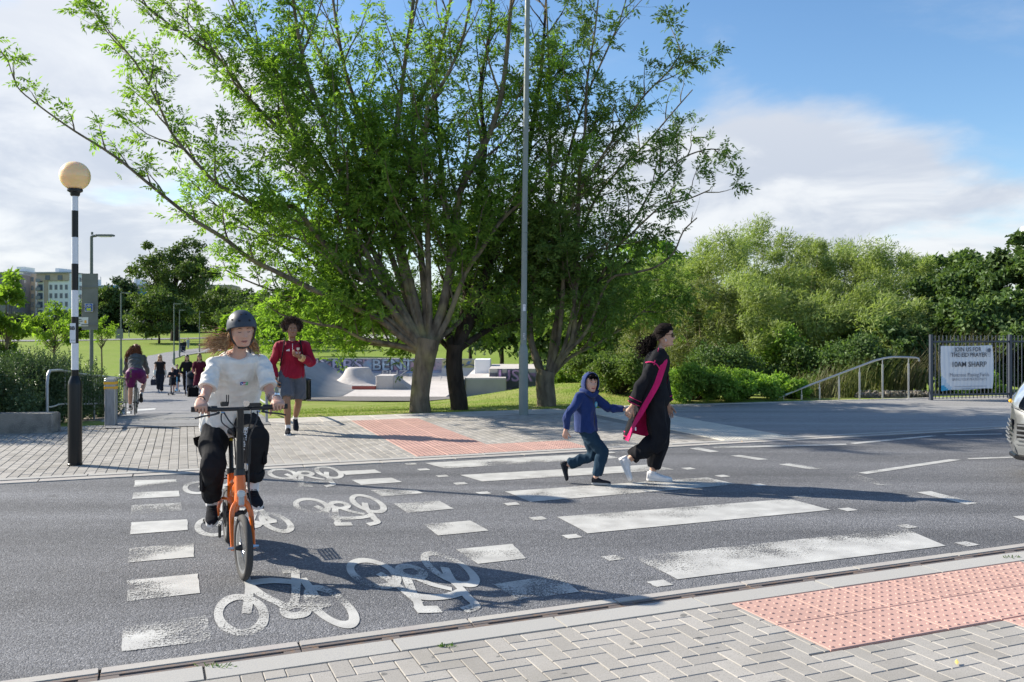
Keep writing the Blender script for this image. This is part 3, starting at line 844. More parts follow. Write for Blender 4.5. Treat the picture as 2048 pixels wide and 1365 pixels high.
# tarmac crossover on the right
P_ = [(6.95, .345), (60, .345)] + [(s, edge_n(s) - .02) for s in (60, 40, 30, 24, 20, 17, 14, 12, 10, 8, 6.95)]
sn_poly('side_road', P_, .006, M_SIDE, FN, kind='structure', label='grey tarmac crossover on the right streaked with tree shadow', cat='road')
mb = MB()
for a, b in zip(range(7, 40), range(8, 41)):
    p, q = FN(a, edge_n(a)), FN(b, edge_n(b)); mb.box(((p[0] + q[0]) / 2, (p[1] + q[1]) / 2, -.03), (np.linalg.norm(q - p) - .008, .12, .1), rz=math.atan2(*(q - p)[::-1]), bev=.005)
mb.build('edging_kerb', M_SLAB, kind='structure', label='low pale edging kerb behind the tarmac crossover', cat='kerb')

# ------------------------------------------------------------------ park paths
def strip(name, Lp, Rp, m, dz, cols=6, sub=24, **kw):
    Lw = [GT(*p)[:2] for p in Lp]; Rw = [GT(*p)[:2] for p in Rp]
    rows = []
    for i in range(len(Lw) - 1):
        for k in range(sub):
            t = k / sub; rows.append((Lw[i] * (1 - t) + Lw[i + 1] * t, Rw[i] * (1 - t) + Rw[i + 1] * t))
    rows.append((Lw[-1], Rw[-1]))
    V = []
    for a, b in rows:
        for c in range(cols + 1):
            q = a + (b - a) * c / cols; d = math.hypot(*q); V.append((q[0], q[1], terr(q[0], q[1]) + dz * (1 + d / 25)))
    w = cols + 1
    F = [(i * w + j, i * w + j + 1, (i + 1) * w + j + 1, (i + 1) * w + j) for i in range(len(rows) - 1) for j in range(cols)]
    return mobj(name, np_mesh(name, V, np.array(F), m, smooth=True), **kw)
strip('path', [(209, 861), (212, 856), (236, 825), (250, 797), (266, 768), (280, 742), (289, 722), (296, 713), (329, 707), (356, 703), (422, 696), (500, 685)],
      [(541, 851.5), (537, 846.5), (478, 820), (432, 795), (392, 768), (362, 745), (345, 730), (345, 721), (364, 713), (391, 709), (445, 702), (530, 692)], M_PATH, .012,
      kind='structure', label='grey asphalt park path curving away past the lamp posts', cat='path')
strip('path', [(-120, 682.5), (60, 681.5), (200, 680), (330, 678), (450, 675)], [(-120, 685), (60, 684), (200, 682.3), (330, 680.3), (450, 677)], M_PATH, .012, kind='structure', label='thin distant path crossing the lawn left to right', cat='path')
M_PLAZA = mat('plaza_concrete', (.42, .40, .38), .85, var=[(.3, 4, (.36, .34, .33), .4, .7, 'W')])
strip('plaza', [(485, 675), (560, 672), (660, 672), (900, 672)], [(485, 689), (560, 687), (660, 680), (900, 679)], M_PLAZA, .02, kind='structure', label='pale paved plaza beyond the lawn behind the walking man', cat='plaza')
# white cycle mark and cobbled rumble line on the path
mb = MB(); rng = random.Random(8)
for i in range(120):
    t = rng.random(); px = 205 + 200 * t; py = 842.5 + 2.5 * rng.random() - 3 * t
    q = GT(px, py); mb.box((q[0], q[1], q[2] + .016), (.05 + .06 * rng.random(), .05, .018), rz=RANG + rng.random() * .5, bev=.004)
mb.build('rumble_setts', M_KERB, kind='structure', label='row of small pale setts across the path entrance', cat='paving')
for pl in ([(268, 822), (312, 819.5), (310, 822), (270, 825)], [(230, 828), (260, 826), (262, 829), (231, 831)]):
    V = [GT(*p) + np.array([0, 0, .03]) for p in pl]
    mobj('cycle_mark', np_mesh('cycle_mark', V, [(0, 3, 2, 1)], mat('worn_white', (.5, .5, .48), .7)), kind='structure', label='worn white cycle mark on the park path' + (' beside the cyclist' if pl[0][0] > 250 else ' beside the bollard'), cat='marking')
# ------------------------------------------------------------------ vegetation
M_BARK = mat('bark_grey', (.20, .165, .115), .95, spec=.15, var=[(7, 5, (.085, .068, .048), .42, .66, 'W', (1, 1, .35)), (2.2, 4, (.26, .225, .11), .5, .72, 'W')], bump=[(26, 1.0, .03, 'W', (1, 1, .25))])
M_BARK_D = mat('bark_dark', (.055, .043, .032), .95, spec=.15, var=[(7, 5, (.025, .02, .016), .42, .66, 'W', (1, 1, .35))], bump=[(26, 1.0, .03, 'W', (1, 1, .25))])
L_ASH = leaf_mat('ash_leaf', (.095, .18, .03), (.215, .33, .06), None, tr=.56)
L_DARK = leaf_mat('dark_leaf', (.065, .13, .024), (.14, .225, .045), None, tr=.35)
L_WIL = leaf_mat('willow_leaf', (.165, .225, .065), (.31, .365, .14), None, tr=.38)
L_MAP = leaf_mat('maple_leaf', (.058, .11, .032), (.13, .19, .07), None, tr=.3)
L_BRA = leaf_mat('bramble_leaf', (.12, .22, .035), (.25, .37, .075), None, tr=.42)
L_HED = leaf_mat('hedge_leaf', (.045, .085, .035), (.13, .185, .10), None, tr=.2, rough=.32)
L_FAR = leaf_mat('far_leaf', (.06, .10, .03), (.12, .17, .055), None, tr=.3)
L_FARD = leaf_mat('far_dark_leaf', (.032, .06, .028), (.06, .10, .042), None, tr=.25)
L_SAP = leaf_mat('sapling_leaf', (.11, .19, .025), (.20, .30, .05), None, tr=.5)

def nrm(v): return v / (np.linalg.norm(v, axis=-1, keepdims=True) + 1e-9)
class Tree:
    def __init__(self, seed):
        self.rs = np.random.RandomState(seed); self.tubes = []; self.tw = []   # tw: (pos, dir)
    def limb(self, pts, r0, r1, n=8):
        P = [np.array(p, float) for p in pts]
        # smooth resample
        Q = []
        for i in range(len(P) - 1):
            a = P[max(i - 1, 0)]; b = P[i]; c = P[i + 1]; d = P[min(i + 2, len(P) - 1)]
            for t in (0, .34, .67):
                Q.append(.5 * ((2 * b) + (-a + c) * t + (2 * a - 5 * b + 4 * c - d) * t * t + (-a + 3 * b - 3 * c + d) * t ** 3))
        Q.append(P[-1])
        L_ = [0]
        for i in range(1, len(Q)): L_.append(L_[-1] + np.linalg.norm(Q[i] - Q[i - 1]))
        rad = [r0 + (r1 - r0) * (l / L_[-1]) ** .8 for l in L_]
        self.tubes.append((Q, rad, n))
        return Q, rad, L_
    def spawn(self, Q, L_, step, ln, r, lvl, t0=.2, up=.45, spread=.85, step2=.3, ln2=.85, wind=None, twn=5):
        rs = self.rs; tot = L_[-1]; s = t0 * tot
        while s < tot:
            i = min(int(np.searchsorted(L_, s)), len(Q) - 1); i = max(i, 1)
            t = (s - L_[i - 1]) / (L_[i] - L_[i - 1] + 1e-9); p = Q[i - 1] * (1 - t) + Q[i] * t
            tan = nrm(Q[i] - Q[i - 1])
            rnd = nrm(rs.normal(size=3)); side = nrm(rnd - tan * (rnd @ tan))
            d = nrm(tan * .75 + side * spread + np.array([0, 0, up]))
            f = 1 - .45 * (s / tot)
            l = ln * f * (.65 + .7 * rs.rand())
            m = 5 if lvl == 1 else 3
            pts = [p]; dd = d.copy()
            for k in range(m):
                dd = nrm(dd + rs.normal(size=3) * .13 + np.array([0, 0, .06 if lvl == 1 else -.02]) + (wind if wind is not None else 0))
                pts.append(pts[-1] + dd * l / m)
            rr = r * f
            rad = [rr * (1 - .75 * k / m) for k in range(m + 1)]
            self.tubes.append((pts, rad, 5 if lvl == 1 else 3))
            if lvl == 1:
                LL = [0]
                for k in range(1, len(pts)): LL.append(LL[-1] + np.linalg.norm(pts[k] - pts[k - 1]))
                self.spawn(pts, LL, step2, ln2, rr * .35, 2, .18, up=.3, spread=.8, wind=wind, twn=twn)
                self.twig(pts[-2], pts[-1], twn)
            else:
                for k in range(1, len(pts)): self.twig(pts[k - 1], pts[k], max(1, twn // 2))
            s += step * (.6 + .8 * rs.rand())
    def twig(self, a, b, n):
        rs = self.rs
        for _ in range(n):
            t = rs.rand(); d = nrm(nrm(b - a) * .6 + rs.normal(size=3) * .75 + np.array([0, 0, .05]))
            self.tw.append((*(a * (1 - t) + b * t), *d))
    def branch_mesh(self, name, m):
        mb = MB()
        for P, rad, n in self.tubes: mb.tube(P, rad, n, cap=False)
        return mb.mesh(name, m, smooth=True)
def rot_frame(D, rs, upb=0.0):
    U = nrm(rs.normal(size=D.shape) + np.array([0, 0, upb])); U = nrm(U - D * (U * D).sum(-1, keepdims=True)); W = np.cross(D, U)
    return U, W
def quad_leaves(P, D, U, ln, wd, fold=.25):
    """rhombic leaves: base P, along D, width across W, faces U"""
    W = np.cross(D, U); n = len(P)
    ln = np.broadcast_to(ln, (n,))[:, None]; wd = np.broadcast_to(wd, (n,))[:, None]
    a = P; c = P + D * ln - U * ln * .12
    m_ = P + D * ln * .45
    b = m_ + W * wd * .5 + U * wd * fold; d = m_ - W * wd * .5 + U * wd * fold
    V = np.stack([a, b, c, d], 1).reshape(-1, 3)
    F = np.arange(4 * n).reshape(-1, 4)
    return V, F
def compound_leaves(tw, rs, rl=.24, pairs=4, ll=.085, lw=.027, droop=.35):
    tw = np.asarray(tw); n = len(tw)
    P = tw[:, :3]; D = nrm(tw[:, 3:] + np.array([0, 0, -droop]) * rs.rand(n, 1)); U, W = rot_frame(D, rs, 2.0)
    s = (.7 + .6 * rs.rand(n))
    VV, FF = [], []; b = 0
    def put(Pq, Dq, Uq, l, w):
        nonlocal b
        V, F = quad_leaves(Pq, nrm(Dq), nrm(Uq - nrm(Dq) * (Uq * nrm(Dq)).sum(-1, keepdims=True)), l, w); VV.append(V); FF.append(F + b); b += len(V)
    for k in range(pairs):
        t = .3 + .6 * k / pairs
        q = P + D * (rl * t * s)[:, None]
        for sg in (-1, 1):
            dd = D * .55 + W * sg * .85 + rs.normal(size=(n, 3)) * .13 - np.array([0, 0, .15])
            put(q, dd, U + rs.normal(size=(n, 3)) * .3, ll * s, lw * s)
    put(P + D * (rl * s)[:, None], D + rs.normal(size=(n, 3)) * .1, U, ll * s, lw * s)
    return np.concatenate(VV), np.concatenate(FF)
def PXY(px, py, Y): return ray(px, py, Y)
def densify(t, k, jit, cond):
    tw = np.array(t.tw); out = [tw]
    for _ in range(k):
        q = tw[cond(tw)].copy(); q[:, :3] += t.rs.normal(size=(len(q), 3)) * jit; q[:, 3:] = nrm(q[:, 3:] + t.rs.normal(size=(len(q), 3)) * .6); out.append(q)
    t.tw = np.concatenate(out)
def thin_top(t):
    tw = np.array(t.tw); t.tw = tw[((tw[:, 2] < 8.2) | (t.rs.rand(len(tw)) < .2)) & ((tw[:, 1] < 18.4) | (tw[:, 2] < 4) | (t.rs.rand(len(tw)) < .62))]
def finish_tree(t, name, label, bark, leaf, base, cat='tree', group=None, rl=.24, ll=.085, lw=.027, pairs=4, keep=1.0, simple=False, tname='trunk'):
    o = empty(name, tuple(base), 0, label, cat, group)
    me = t.branch_mesh('trunk', bark)
    b = mobj(tname, me, o); b.location = tuple(-np.array(base))
    thin_top(t); tw = np.array(t.tw)
    if keep < 1: tw = tw[t.rs.rand(len(tw)) < keep]
    if simple:
        n = len(tw); D = nrm(tw[:, 3:]); U, W = rot_frame(D, t.rs, 1.0)
        V, F = quad_leaves(tw[:, :3], D, U, ll * (.6 + .8 * t.rs.rand(n)), lw * (.7 + .6 * t.rs.rand(n)))
    else: V, F = compound_leaves(tw, t.rs, rl, pairs, ll, lw)
    c = mobj('crown', np_mesh('crown', V, F, leaf), o); c.location = tuple(-np.array(base))
    return o, len(F)
NLEAF = 0
# ---- the ash tree in front
t = Tree(11)
b1 = GT(840, 829); Y1 = 16.9
b1 = np.array([(840 - CX) / FPX * Y1, Y1, terr((840 - CX) / FPX * Y1, Y1)])
t.limb([b1 + np.array([0, 0, -.3]), b1 + np.array([.0, 0, .12]), PXY(840, 790, Y1), PXY(846, 740, Y1), PXY(854, 700, Y1), PXY(858, 678, Y1)], .30, .27, 12)
t.tubes[-1] = (t.tubes[-1][0], [.28, .235, .215, .205, .195, .19, .185, .185, .19, .195, .20, .205, .21, .215, .215, .215][:len(t.tubes[-1][0])], 14)
def PL(pts, Yend, Y0=16.9):
    n = len(pts); return [PXY(x, y, Y0 + (Yend - Y0) * k / (n - 1)) for k, (x, y) in enumerate(pts)]
LIMBS = [  # pixels, end depth, r0, r1, step, ln
 ([(846, 700), (795, 645), (770, 602), (741, 562), (717, 525), (699, 450), (689, 375), (656, 263), (628, 188), (605, 113), (586, 0), (575, -110), (570, -200)], 15.8, .15, .018, .42, 2.1),
 ([(858, 690), (873, 650), (885, 617), (901, 539), (908, 480), (920, 385), (953, 319), (981, 263), (1005, 180), (1019, 47), (1030, -80), (1035, -200)], 16.2, .16, .02, .42, 2.1),
 ([(840, 690), (800, 640), (760, 590), (703, 539), (675, 516), (628, 464), (586, 413), (530, 422), (480, 395), (436, 370), (399, 333), (347, 272), (324, 225), (300, 175), (270, 125), (225, 70)], 14.9, .12, .012, .42, 1.7),
 ([(835, 695), (800, 672), (760, 640), (700, 612), (610, 572), (553, 544), (497, 516), (450, 478), (389, 441), (347, 408), (300, 370), (244, 324), (202, 295), (150, 263), (108, 234), (77, 211), (42, 183), (28, 159), (14, 117), (0, 103)], 14.2, .11, .008, .62, .75),
 ([(838, 700), (790, 690), (756, 684), (720, 676), (680, 655), (640, 650), (600, 640), (560, 628), (520, 600)], 15.4, .085, .012, .4, 1.2),
 ([(838, 708), (800, 695), (740, 688), (690, 682), (640, 682), (590, 668), (560, 650)], 18.6, .07, .012, .4, 1.2),
 ([(850, 690), (830, 600), (805, 500), (784, 347), (795, 250), (812, 108), (827, 0), (835, -120), (850, -220)], 17.4, .13, .02, .40, 1.9),
 ([(848, 690), (820, 600), (790, 470), (775, 352), (745, 290), (720, 230), (690, 140), (670, 30), (655, -90), (640, -180)], 17.8, .12, .018, .42, 2.0),
 ([(855, 690), (850, 600), (838, 470), (824, 347), (831, 225), (855, 165), (878, 113), (897, 23), (915, -90), (925, -200)], 18.4, .12, .018, .42, 1.9),
 ([(860, 690), (858, 600), (855, 450), (852, 234), (870, 190), (900, 140), (930, 60), (950, -60)], 16.0, .11, .018, .42, 1.9),
 ([(865, 690), (895, 640), (930, 549), (962, 502), (1000, 445), (1047, 399), (1090, 350), (1120, 300), (1140, 230)], 15.6, .10, .014, .42, 1.8),
 ([(845, 695), (800, 620), (740, 520), (690, 430), (640, 350), (590, 285), (540, 240), (500, 200), (450, 130), (400, 90), (340, 50), (290, 10), (240, -30)], 16.0, .12, .014, .42, 1.9),
 ([(845, 690), (790, 590), (730, 470), (670, 360), (620, 280), (560, 190), (520, 110), (480, 40), (440, -60), (400, -150)], 16.9, .12, .014, .42, 2.0),
 ([(848, 690), (810, 590), (760, 450), (720, 350), (700, 250), (650, 130), (600, 30), (540, -100), (500, -190)], 18.6, .11, .016, .45, 2.0),
 ([(842, 695), (790, 640), (720, 590), (650, 540), (580, 500), (520, 470), (460, 430), (420, 400), (380, 360)], 18.2, .10, .012, .40, 1.5),
 ([(862, 690), (900, 660), (950, 620), (990, 590), (1030, 560), (1060, 520)], 17.9, .09, .014, .4, 1.5),
 ([(842, 698), (800, 660), (740, 640), (660, 610), (600, 600), (540, 580), (490, 560), (450, 540)], 16.4, .08, .012, .40, 1.1),
 ([(840, 700), (790, 650), (730, 600), (660, 520), (600, 480), (540, 470), (500, 480)], 14.7, .08, .012, .40, 1.2),
]
for k, (pts, ye, r0, r1, st, ln) in enumerate(LIMBS):
    ye = 16.3 + (ye - 14.2) * .9
    Q, rad, LL = t.limb(PL(pts, ye), r0 * .66, r1, 8)
    t.spawn(Q, LL, st, ln, max(.022, r0 * .25), 1, .17 if k != 3 else .28, up=.45 if k != 3 else 1.1, spread=.8 if k != 3 else .35, step2=.34, ln2=.62 if k != 3 else .4, twn=(7 if k not in (0, 1, 6, 7, 8, 9) else 6) if k != 3 else 4)
tw_ = np.array(t.tw); core = np.exp(-((tw_[:, 0] + 1.2) / 1.9) ** 2) * np.clip((tw_[:, 2] - 3.2) / 2, 0, 1); t.tw = tw_[t.rs.rand(len(tw_)) > core * .42]
densify(t, 1, .22, lambda w: (t.rs.rand(len(w)) < np.clip(1.25 - (w[:, 2] - 1.5) / 5.5, .25, .85)) & (t.rs.rand(len(w)) < np.clip((w[:, 0] + 8) / 4, 0, 1)))
o, nf = finish_tree(t, 'ash_tree', 'tall ash tree with wide spreading limbs, its pale trunk the left one of the three', M_BARK, L_ASH, b1, rl=.25, ll=.10, lw=.034)
NLEAF += nf; print('ash', nf, len(t.tw))
# ---- dark trunk behind
t = Tree(23); Y2 = 17.5
b2 = np.array([(918 - CX) / FPX * Y2, Y2, terr((918 - CX) / FPX * Y2, Y2)])
t.limb([b2 + np.array([.03, 0, -.3]), b2 + np.array([.0, 0, .15]), PXY(914, 780, Y2), PXY(908, 730, Y2), PXY(910, 690, Y2)], .19, .165, 10)
for pts, ye, r0, ln in [([(906, 700), (895, 660), (890, 600), (900, 520), (890, 420), (880, 300), (870, 180), (860, 60)], 19.5, .10, 1.8),
                    ([(914, 700), (935, 650), (955, 600), (975, 540), (1000, 470), (1040, 380), (1060, 280), (1080, 160), (1090, 40), (1095, -80)], 19.0, .12, 2.0),
                    ([(912, 700), (930, 620), (940, 520), (950, 420), (970, 300), (960, 180), (980, 60), (985, -80)], 20.0, .11, 2.0),
                    ([(915, 700), (960, 670), (1010, 640), (1060, 610), (1110, 560)], 18.8, .08, 1.5),
                    ([(905, 705), (880, 680), (840, 650), (780, 620), (720, 600)], 19.6, .07, 1.4),
                    ([(910, 695), (950, 640), (1000, 560), (1060, 500), (1120, 430), (1150, 340)], 20.2, .09, 1.8)]:
    Q, rad, LL = t.limb(PL(pts, ye, Y2), r0, .015, 7); t.spawn(Q, LL, .42, ln, .03, 1, .15, step2=.36, ln2=.75, twn=6)
densify(t, 1, .25, lambda w: w[:, 2] < 4.6)
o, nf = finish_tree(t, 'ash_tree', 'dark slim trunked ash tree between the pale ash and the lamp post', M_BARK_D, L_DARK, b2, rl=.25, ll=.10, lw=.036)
NLEAF += nf; print('ash2', nf)
# ---- third tree, right of the lamp post, leaning bare twigs on the right
t = Tree(37); Y3 = 18.2
b3 = np.array([(1093 - CX) / FPX * Y3, Y3, terr((1093 - CX) / FPX * Y3, Y3)])
t.limb([b3 + np.array([0, 0, -.3]), b3 + np.array([0, 0, .1]), PXY(1092, 790, Y3), PXY(1090, 760, Y3), PXY(1094, 742, Y3)], .22, .20, 10)
sparse = []
for k, (pts, ye, r0, ln, st) in enumerate([
   ([(1085, 755), (1070, 715), (1060, 660), (1065, 600), (1080, 500), (1099, 400), (1099, 188), (1095, 60), (1090, -60)], 18.8, .11, 1.5, .42),
   ([(1100, 752), (1120, 720), (1145, 680), (1150, 600), (1155, 470), (1160, 338), (1170, 263), (1174, 164), (1190, 60), (1200, -40)], 17.6, .11, 1.5, .42),
   ([(1104, 750), (1135, 705), (1175, 660), (1216, 563), (1260, 548), (1310, 535), (1347, 506), (1366, 464), (1394, 436)], 16.8, .07, .5, 1.1),
   ([(1098, 752), (1130, 690), (1150, 600), (1169, 516), (1239, 488), (1286, 445), (1324, 413), (1375, 399), (1420, 380)], 16.9, .07, 1.2, .42),
   ([(1096, 752), (1115, 690), (1125, 600), (1130, 480), (1150, 400), (1200, 320), (1240, 260), (1290, 190), (1340, 140), (1370, 90)], 17.2, .09, 1.4, .38),
   ([(1096, 752), (1110, 680), (1118, 560), (1120, 400), (1140, 300), (1170, 200), (1210, 110), (1240, 40), (1260, -30)], 18.6, .09, 1.5, .42),
   ([(1100, 752), (1140, 690), (1180, 600), (1220, 520), (1270, 440), (1310, 370), (1360, 320), (1410, 300), (1440, 300)], 18.0, .08, 1.2, .38),
   ([(1088, 755), (1070, 700), (1040, 640), (1020, 560), (1010, 480), (1000, 400)], 19.2, .08, 1.5, .45),
   ([(1103, 752), (1140, 715), (1190, 690), (1240, 660), (1290, 620), (1330, 590)], 19.6, .07, 1.4, .4),
   ([(1103, 750), (1150, 680), (1200, 620), (1250, 580), (1290, 560)], 20.0, .07, 1.5, .4),
   ([(1095, 752), (1110, 650), (1140, 540), (1180, 420), (1220, 360), (1290, 290), (1350, 220), (1385, 180)], 18.9, .08, 1.2, .38)]):
    Q, rad, LL = t.limb(PL(pts, ye, Y3), r0 * .7, .012, 7)
    n0 = len(t.tw)
    t.spawn(Q, LL, st, ln, .024, 1, .22 if k != 2 else .5, up=.35, step2=.36, ln2=.62, twn=6)
    if k == 2: t.tw = t.tw[:n0]
    print(k, len(t.tw) - n0, end=' ')
tw3 = t.tw
up = [w for w in tw3 if w[2] > 3.3]; lo = [w for w in tw3 if w[2] <= 3.3]
t.tw = [w for w in up if t.rs.rand() < .95] + lo
densify(t, 2, .25, lambda w: (w[:, 2] < 3.6) & (w[:, 0] < 4.2))
o, nf = finish_tree(t, 'ash_tree', 'ash tree just right of the tall lamp post with bare twigs reaching right', M_BARK, leaf_mat('ash3_leaf', (.08, .145, .035), (.17, .255, .06), None, tr=.4), b3, rl=.24, ll=.095, lw=.032)
NLEAF += nf; print('ash3', nf)
# low dense foliage at the foot of the third tree's crown and behind it
def leaf_cloud(rs, clumps, per, ll, lw, upb=.6, dirb=(0, 0, 0), shell=.55):
    """clumps: array (n,6) centre + radii; leaves lie mostly near each clump's surface"""
    C_ = np.repeat(np.asarray(clumps, float), per, axis=0); n = len(C_)
    d = nrm(rs.normal(size=(n, 3))); r_ = (shell + (1 - shell) * rs.rand(n, 1)) ** 1.0 * (1 + .15 * rs.normal(size=(n, 1)))
    P = C_[:, :3] + d * r_ * C_[:, 3:6]
    D = nrm(d * .5 + rs.normal(size=(n, 3)) * .7 + np.array(dirb)); U = nrm(d * .8 + rs.normal(size=(n, 3)) * .6 + np.array([0, 0, upb])); U = nrm(U - D * (U * D).sum(-1, keepdims=True))
    return quad_leaves(P, D, U, ll * (.6 + .8 * rs.rand(n)), lw * (.7 + .6 * rs.rand(n)))
def clump_tree(seed, name, label, base, h, rw, th, nclump, per, ll, lw, leaf, bark, cat='tree', group=None, dirb=(0, 0, 0), cr=.28, rd=None, flat=1.0, tr_=.12, low=.35, plume=0.0):
    """a tree whose crown is many uneven leaf clumps borne on limbs; h height, rw crown radius, th height of first limbs"""
    rs = np.random.RandomState(seed); rd = rd or rw
    base = np.array(base, float)
    ch = h - th; cz = th + ch * .5
    pts = []
    while len(pts) < nclump:
        v = rs.uniform(-1, 1, 3)
        if v @ v > 1: continue
        if rs.rand() > (v @ v) ** .5 + .25: continue
        z = v[2]; w = 1.0 if z > -.2 else 1 - low * (-z - .2)
        pts.append((v[0] * rw * w, v[1] * rd * w, cz + z * ch * .5 * flat))
    pts = np.array(pts); pts[:, :2] *= 1 + .12 * rs.normal(size=(len(pts), 1))
    rr = rw * cr * (.6 + .8 * rs.rand(len(pts)))
    cl = np.concatenate([pts + base, rr[:, None], rr[:, None], (rr * (.75 + plume))[:, None]], 1)
    V, F = leaf_cloud(rs, cl, per, ll, lw, dirb=dirb, shell=.35)
    mb = MB()
    top = base + np.array([0, 0, th + ch * .55])
    mb.tube([base + np.array([0, 0, -.3]), base + np.array([.02 * h * .3, 0, th * .5]), base + np.array([0, 0, th]), (base + top) / 2 + np.array([.04 * h * .3, 0, th * .3]), top], [h * tr_ * .33, h * tr_ * .24, h * tr_ * .22, h * tr_ * .15, h * tr_ * .05], 9, cap=False)
    for k in range(min(len(pts), 26)):
        p = pts[k] + base; s0 = base + np.array([0, 0, th * (.85 + .9 * rs.rand() * (ch / h))])
        mid = s0 * .45 + p * .55 + np.array([0, 0, -.06 * h * rs.rand()])
        mb.tube([s0, mid, p], [h * tr_ * .10, h * tr_ * .055, h * tr_ * .015], 5, cap=False)
    o = empty(name, tuple(base), 0, label, cat, group)
    b = mobj('trunk', mb.mesh('trunk', bark, smooth=True), o); b.location = tuple(-base)
    c = mobj('crown', np_mesh('crown', V, F, leaf), o); c.location = tuple(-base)
    global NLEAF
    NLEAF += len(F)
    return o
# ------------------------------------------------------------------ shrubs and trees behind
rsv = np.random.RandomState(77)
def TZ(x, y): return terr(x, y)
def at_px(px, Y): x = (px - CX) / FPX * Y; return (x, Y, terr(x, Y))
def ztop(py, Y): return CAMZ - (py - HY) / FPX * Y
# willows on the right bank: (px centre, Y, top py, half width px)
WILL = [(1385, 33, 505, 62), (1450, 30, 470, 70), (1530, 33, 448, 78), (1610, 30, 462, 72), (1690, 33, 462, 76), (1765, 30, 472, 70), (1835, 33, 490, 62), (1330, 38, 520, 55), (1400, 27.5, 570, 60), (1500, 26.5, 560, 70), (1600, 26.8, 585, 70), (1710, 26.2, 575, 72), (1300, 31, 600, 60), (1790, 26.6, 600, 60)]
WL = ['pale willow beside the bare ash twigs', 'tall pale willow left of the bank top', 'tallest silvery willow on the bank', 'silvery willow right of the tallest one', 'wide pale willow in the middle of the bank', 'pale willow above the sloping handrail', 'last pale willow before the dark maples', 'small willow behind the ash on the left', 'low olive willow behind the walking woman', 'low willow with pale stems at the bank foot',
      'low willow left of the windblown bush', 'windblown willow bush above the handrail', 'olive willow bush low behind the ash', 'low willow bush beside the first maple']
for k, (px, Y, py, hw) in enumerate(WILL):
    b = at_px(px, Y); top = ztop(py, Y) - b[2]; rw = hw / FPX * Y * 1.12
    clump_tree(100 + k, 'willow_tree', WL[k], b, top, rw, top * .12, 46, 500 if k < 8 else 430, .16, .030, L_WIL if k not in (8, 12) else leaf_mat('willow_olive%d' % k, (.10, .13, .04), (.19, .21, .085), None, tr=.35), M_BARK, group='willows on the bank', dirb=(.55, -.1, .25), cr=.33, rd=2.6, tr_=.05, plume=.2, low=.05)
MAP = [(1895, 27.5, 485, 55, 'dark maple tree left of the banner fence top'), (1975, 26, 512, 50, 'dark maple tree straight above the white banner'), (2045, 25, 468, 60, 'tallest dark maple tree at the end of the bank'), (2130, 25, 452, 70, 'dark maple tree beyond the fence behind the car'), (1850, 26, 600, 50, 'low dark maple beside the grasses'), (1780, 24.5, 640, 55, 'dark bramble-like maple bush over the handrail'), (1950, 24.2, 600, 60, 'dark maple bush close behind the fence'), (2040, 23.8, 590, 55, 'dark maple bush behind the fence post')]
for k, (px, Y, py, hw, lab) in enumerate(MAP):
    b = at_px(px, Y); top = ztop(py, Y) - b[2]; rw = hw / FPX * Y * 1.2
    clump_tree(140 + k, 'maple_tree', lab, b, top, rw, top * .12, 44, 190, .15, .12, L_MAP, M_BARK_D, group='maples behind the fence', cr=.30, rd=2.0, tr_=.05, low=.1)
def bush(seed, name, label, px, Y, topy, hw, per, ll, lw, leaf, n=26, rd=1.1, group=None, cat='bush', boty=None):
    rs = np.random.RandomState(seed)
    b = np.array(at_px(px, Y)); h = ztop(topy, Y) - b[2]; w = hw / FPX * Y
    cl = []
    for _ in range(n):
        x = rs.uniform(-1, 1); z = rs.uniform(.12, .92) ** .8
        cl.append((b[0] + x * w * (1 - .25 * z), b[1] + rs.uniform(-1, 1) * rd, b[2] + z * h * (1 - .3 * x * x), *(np.array([.30, .34, .24]) * min(h, 1.3) * (.7 + .6 * rs.rand()))))
    V, F = leaf_cloud(rs, cl, per, ll, lw, shell=.3)
    mb = MB()
    for q in cl[:14]: mb.tube([b + np.array([0, 0, -.1]), np.array(q[:3]) * .6 + b * .4, np.array(q[:3])], [.02, .012, .004], 4, cap=False)
    o = empty(name, tuple(b), 0, label, cat, group)
    t_ = mobj('stem', mb.mesh('stem', M_BARK_D), o); t_.location = tuple(-b)
    c = mobj('foliage', np_mesh('foliage', V, F, leaf), o); c.location = tuple(-b)
    global NLEAF
    NLEAF += len(F)
L_ELD = leaf_mat('elder_leaf', (.075, .125, .035), (.15, .21, .07), (.42, .40, .28), tr=.35)
bush(201, 'bramble_bush', 'bright green bramble bush right behind the walking woman', 1385, 19.7, 735, 62, 560, .075, .055, L_BRA, 30)
bush(202, 'bramble_bush', 'bright bramble bush left of the foot of the handrail', 1480, 20.2, 742, 66, 560, .075, .055, L_BRA, 30)
bush(203, 'bramble_bush', 'low green bramble bush where the handrail starts', 1548, 21.0, 752, 45, 520, .075, .055, L_BRA, 22)
bush(204, 'elder_bush', 'elder bush with pale blossom above the hooded child', 1235, 22.0, 712, 62, 520, .075, .05, L_ELD, 30)
bush(205, 'elder_bush', 'elder bush with pale blossom left of the woman', 1180, 26, 700, 45, 420, .08, .05, L_ELD, 22)
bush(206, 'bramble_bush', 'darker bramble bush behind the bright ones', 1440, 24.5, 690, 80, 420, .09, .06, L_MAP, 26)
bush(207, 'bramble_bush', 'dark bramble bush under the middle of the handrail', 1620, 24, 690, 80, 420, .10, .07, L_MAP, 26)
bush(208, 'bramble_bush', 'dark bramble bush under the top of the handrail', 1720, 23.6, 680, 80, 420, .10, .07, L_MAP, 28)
bush(209, 'bramble_bush', 'sunlit bramble bush halfway up the bank', 1560, 25, 650, 60, 420, .09, .06, L_BRA, 22)
bush(210, 'elder_bush', 'pale leafed bush below the windblown willow', 1300, 24.5, 730, 50, 420, .08, .05, L_ELD, 20)
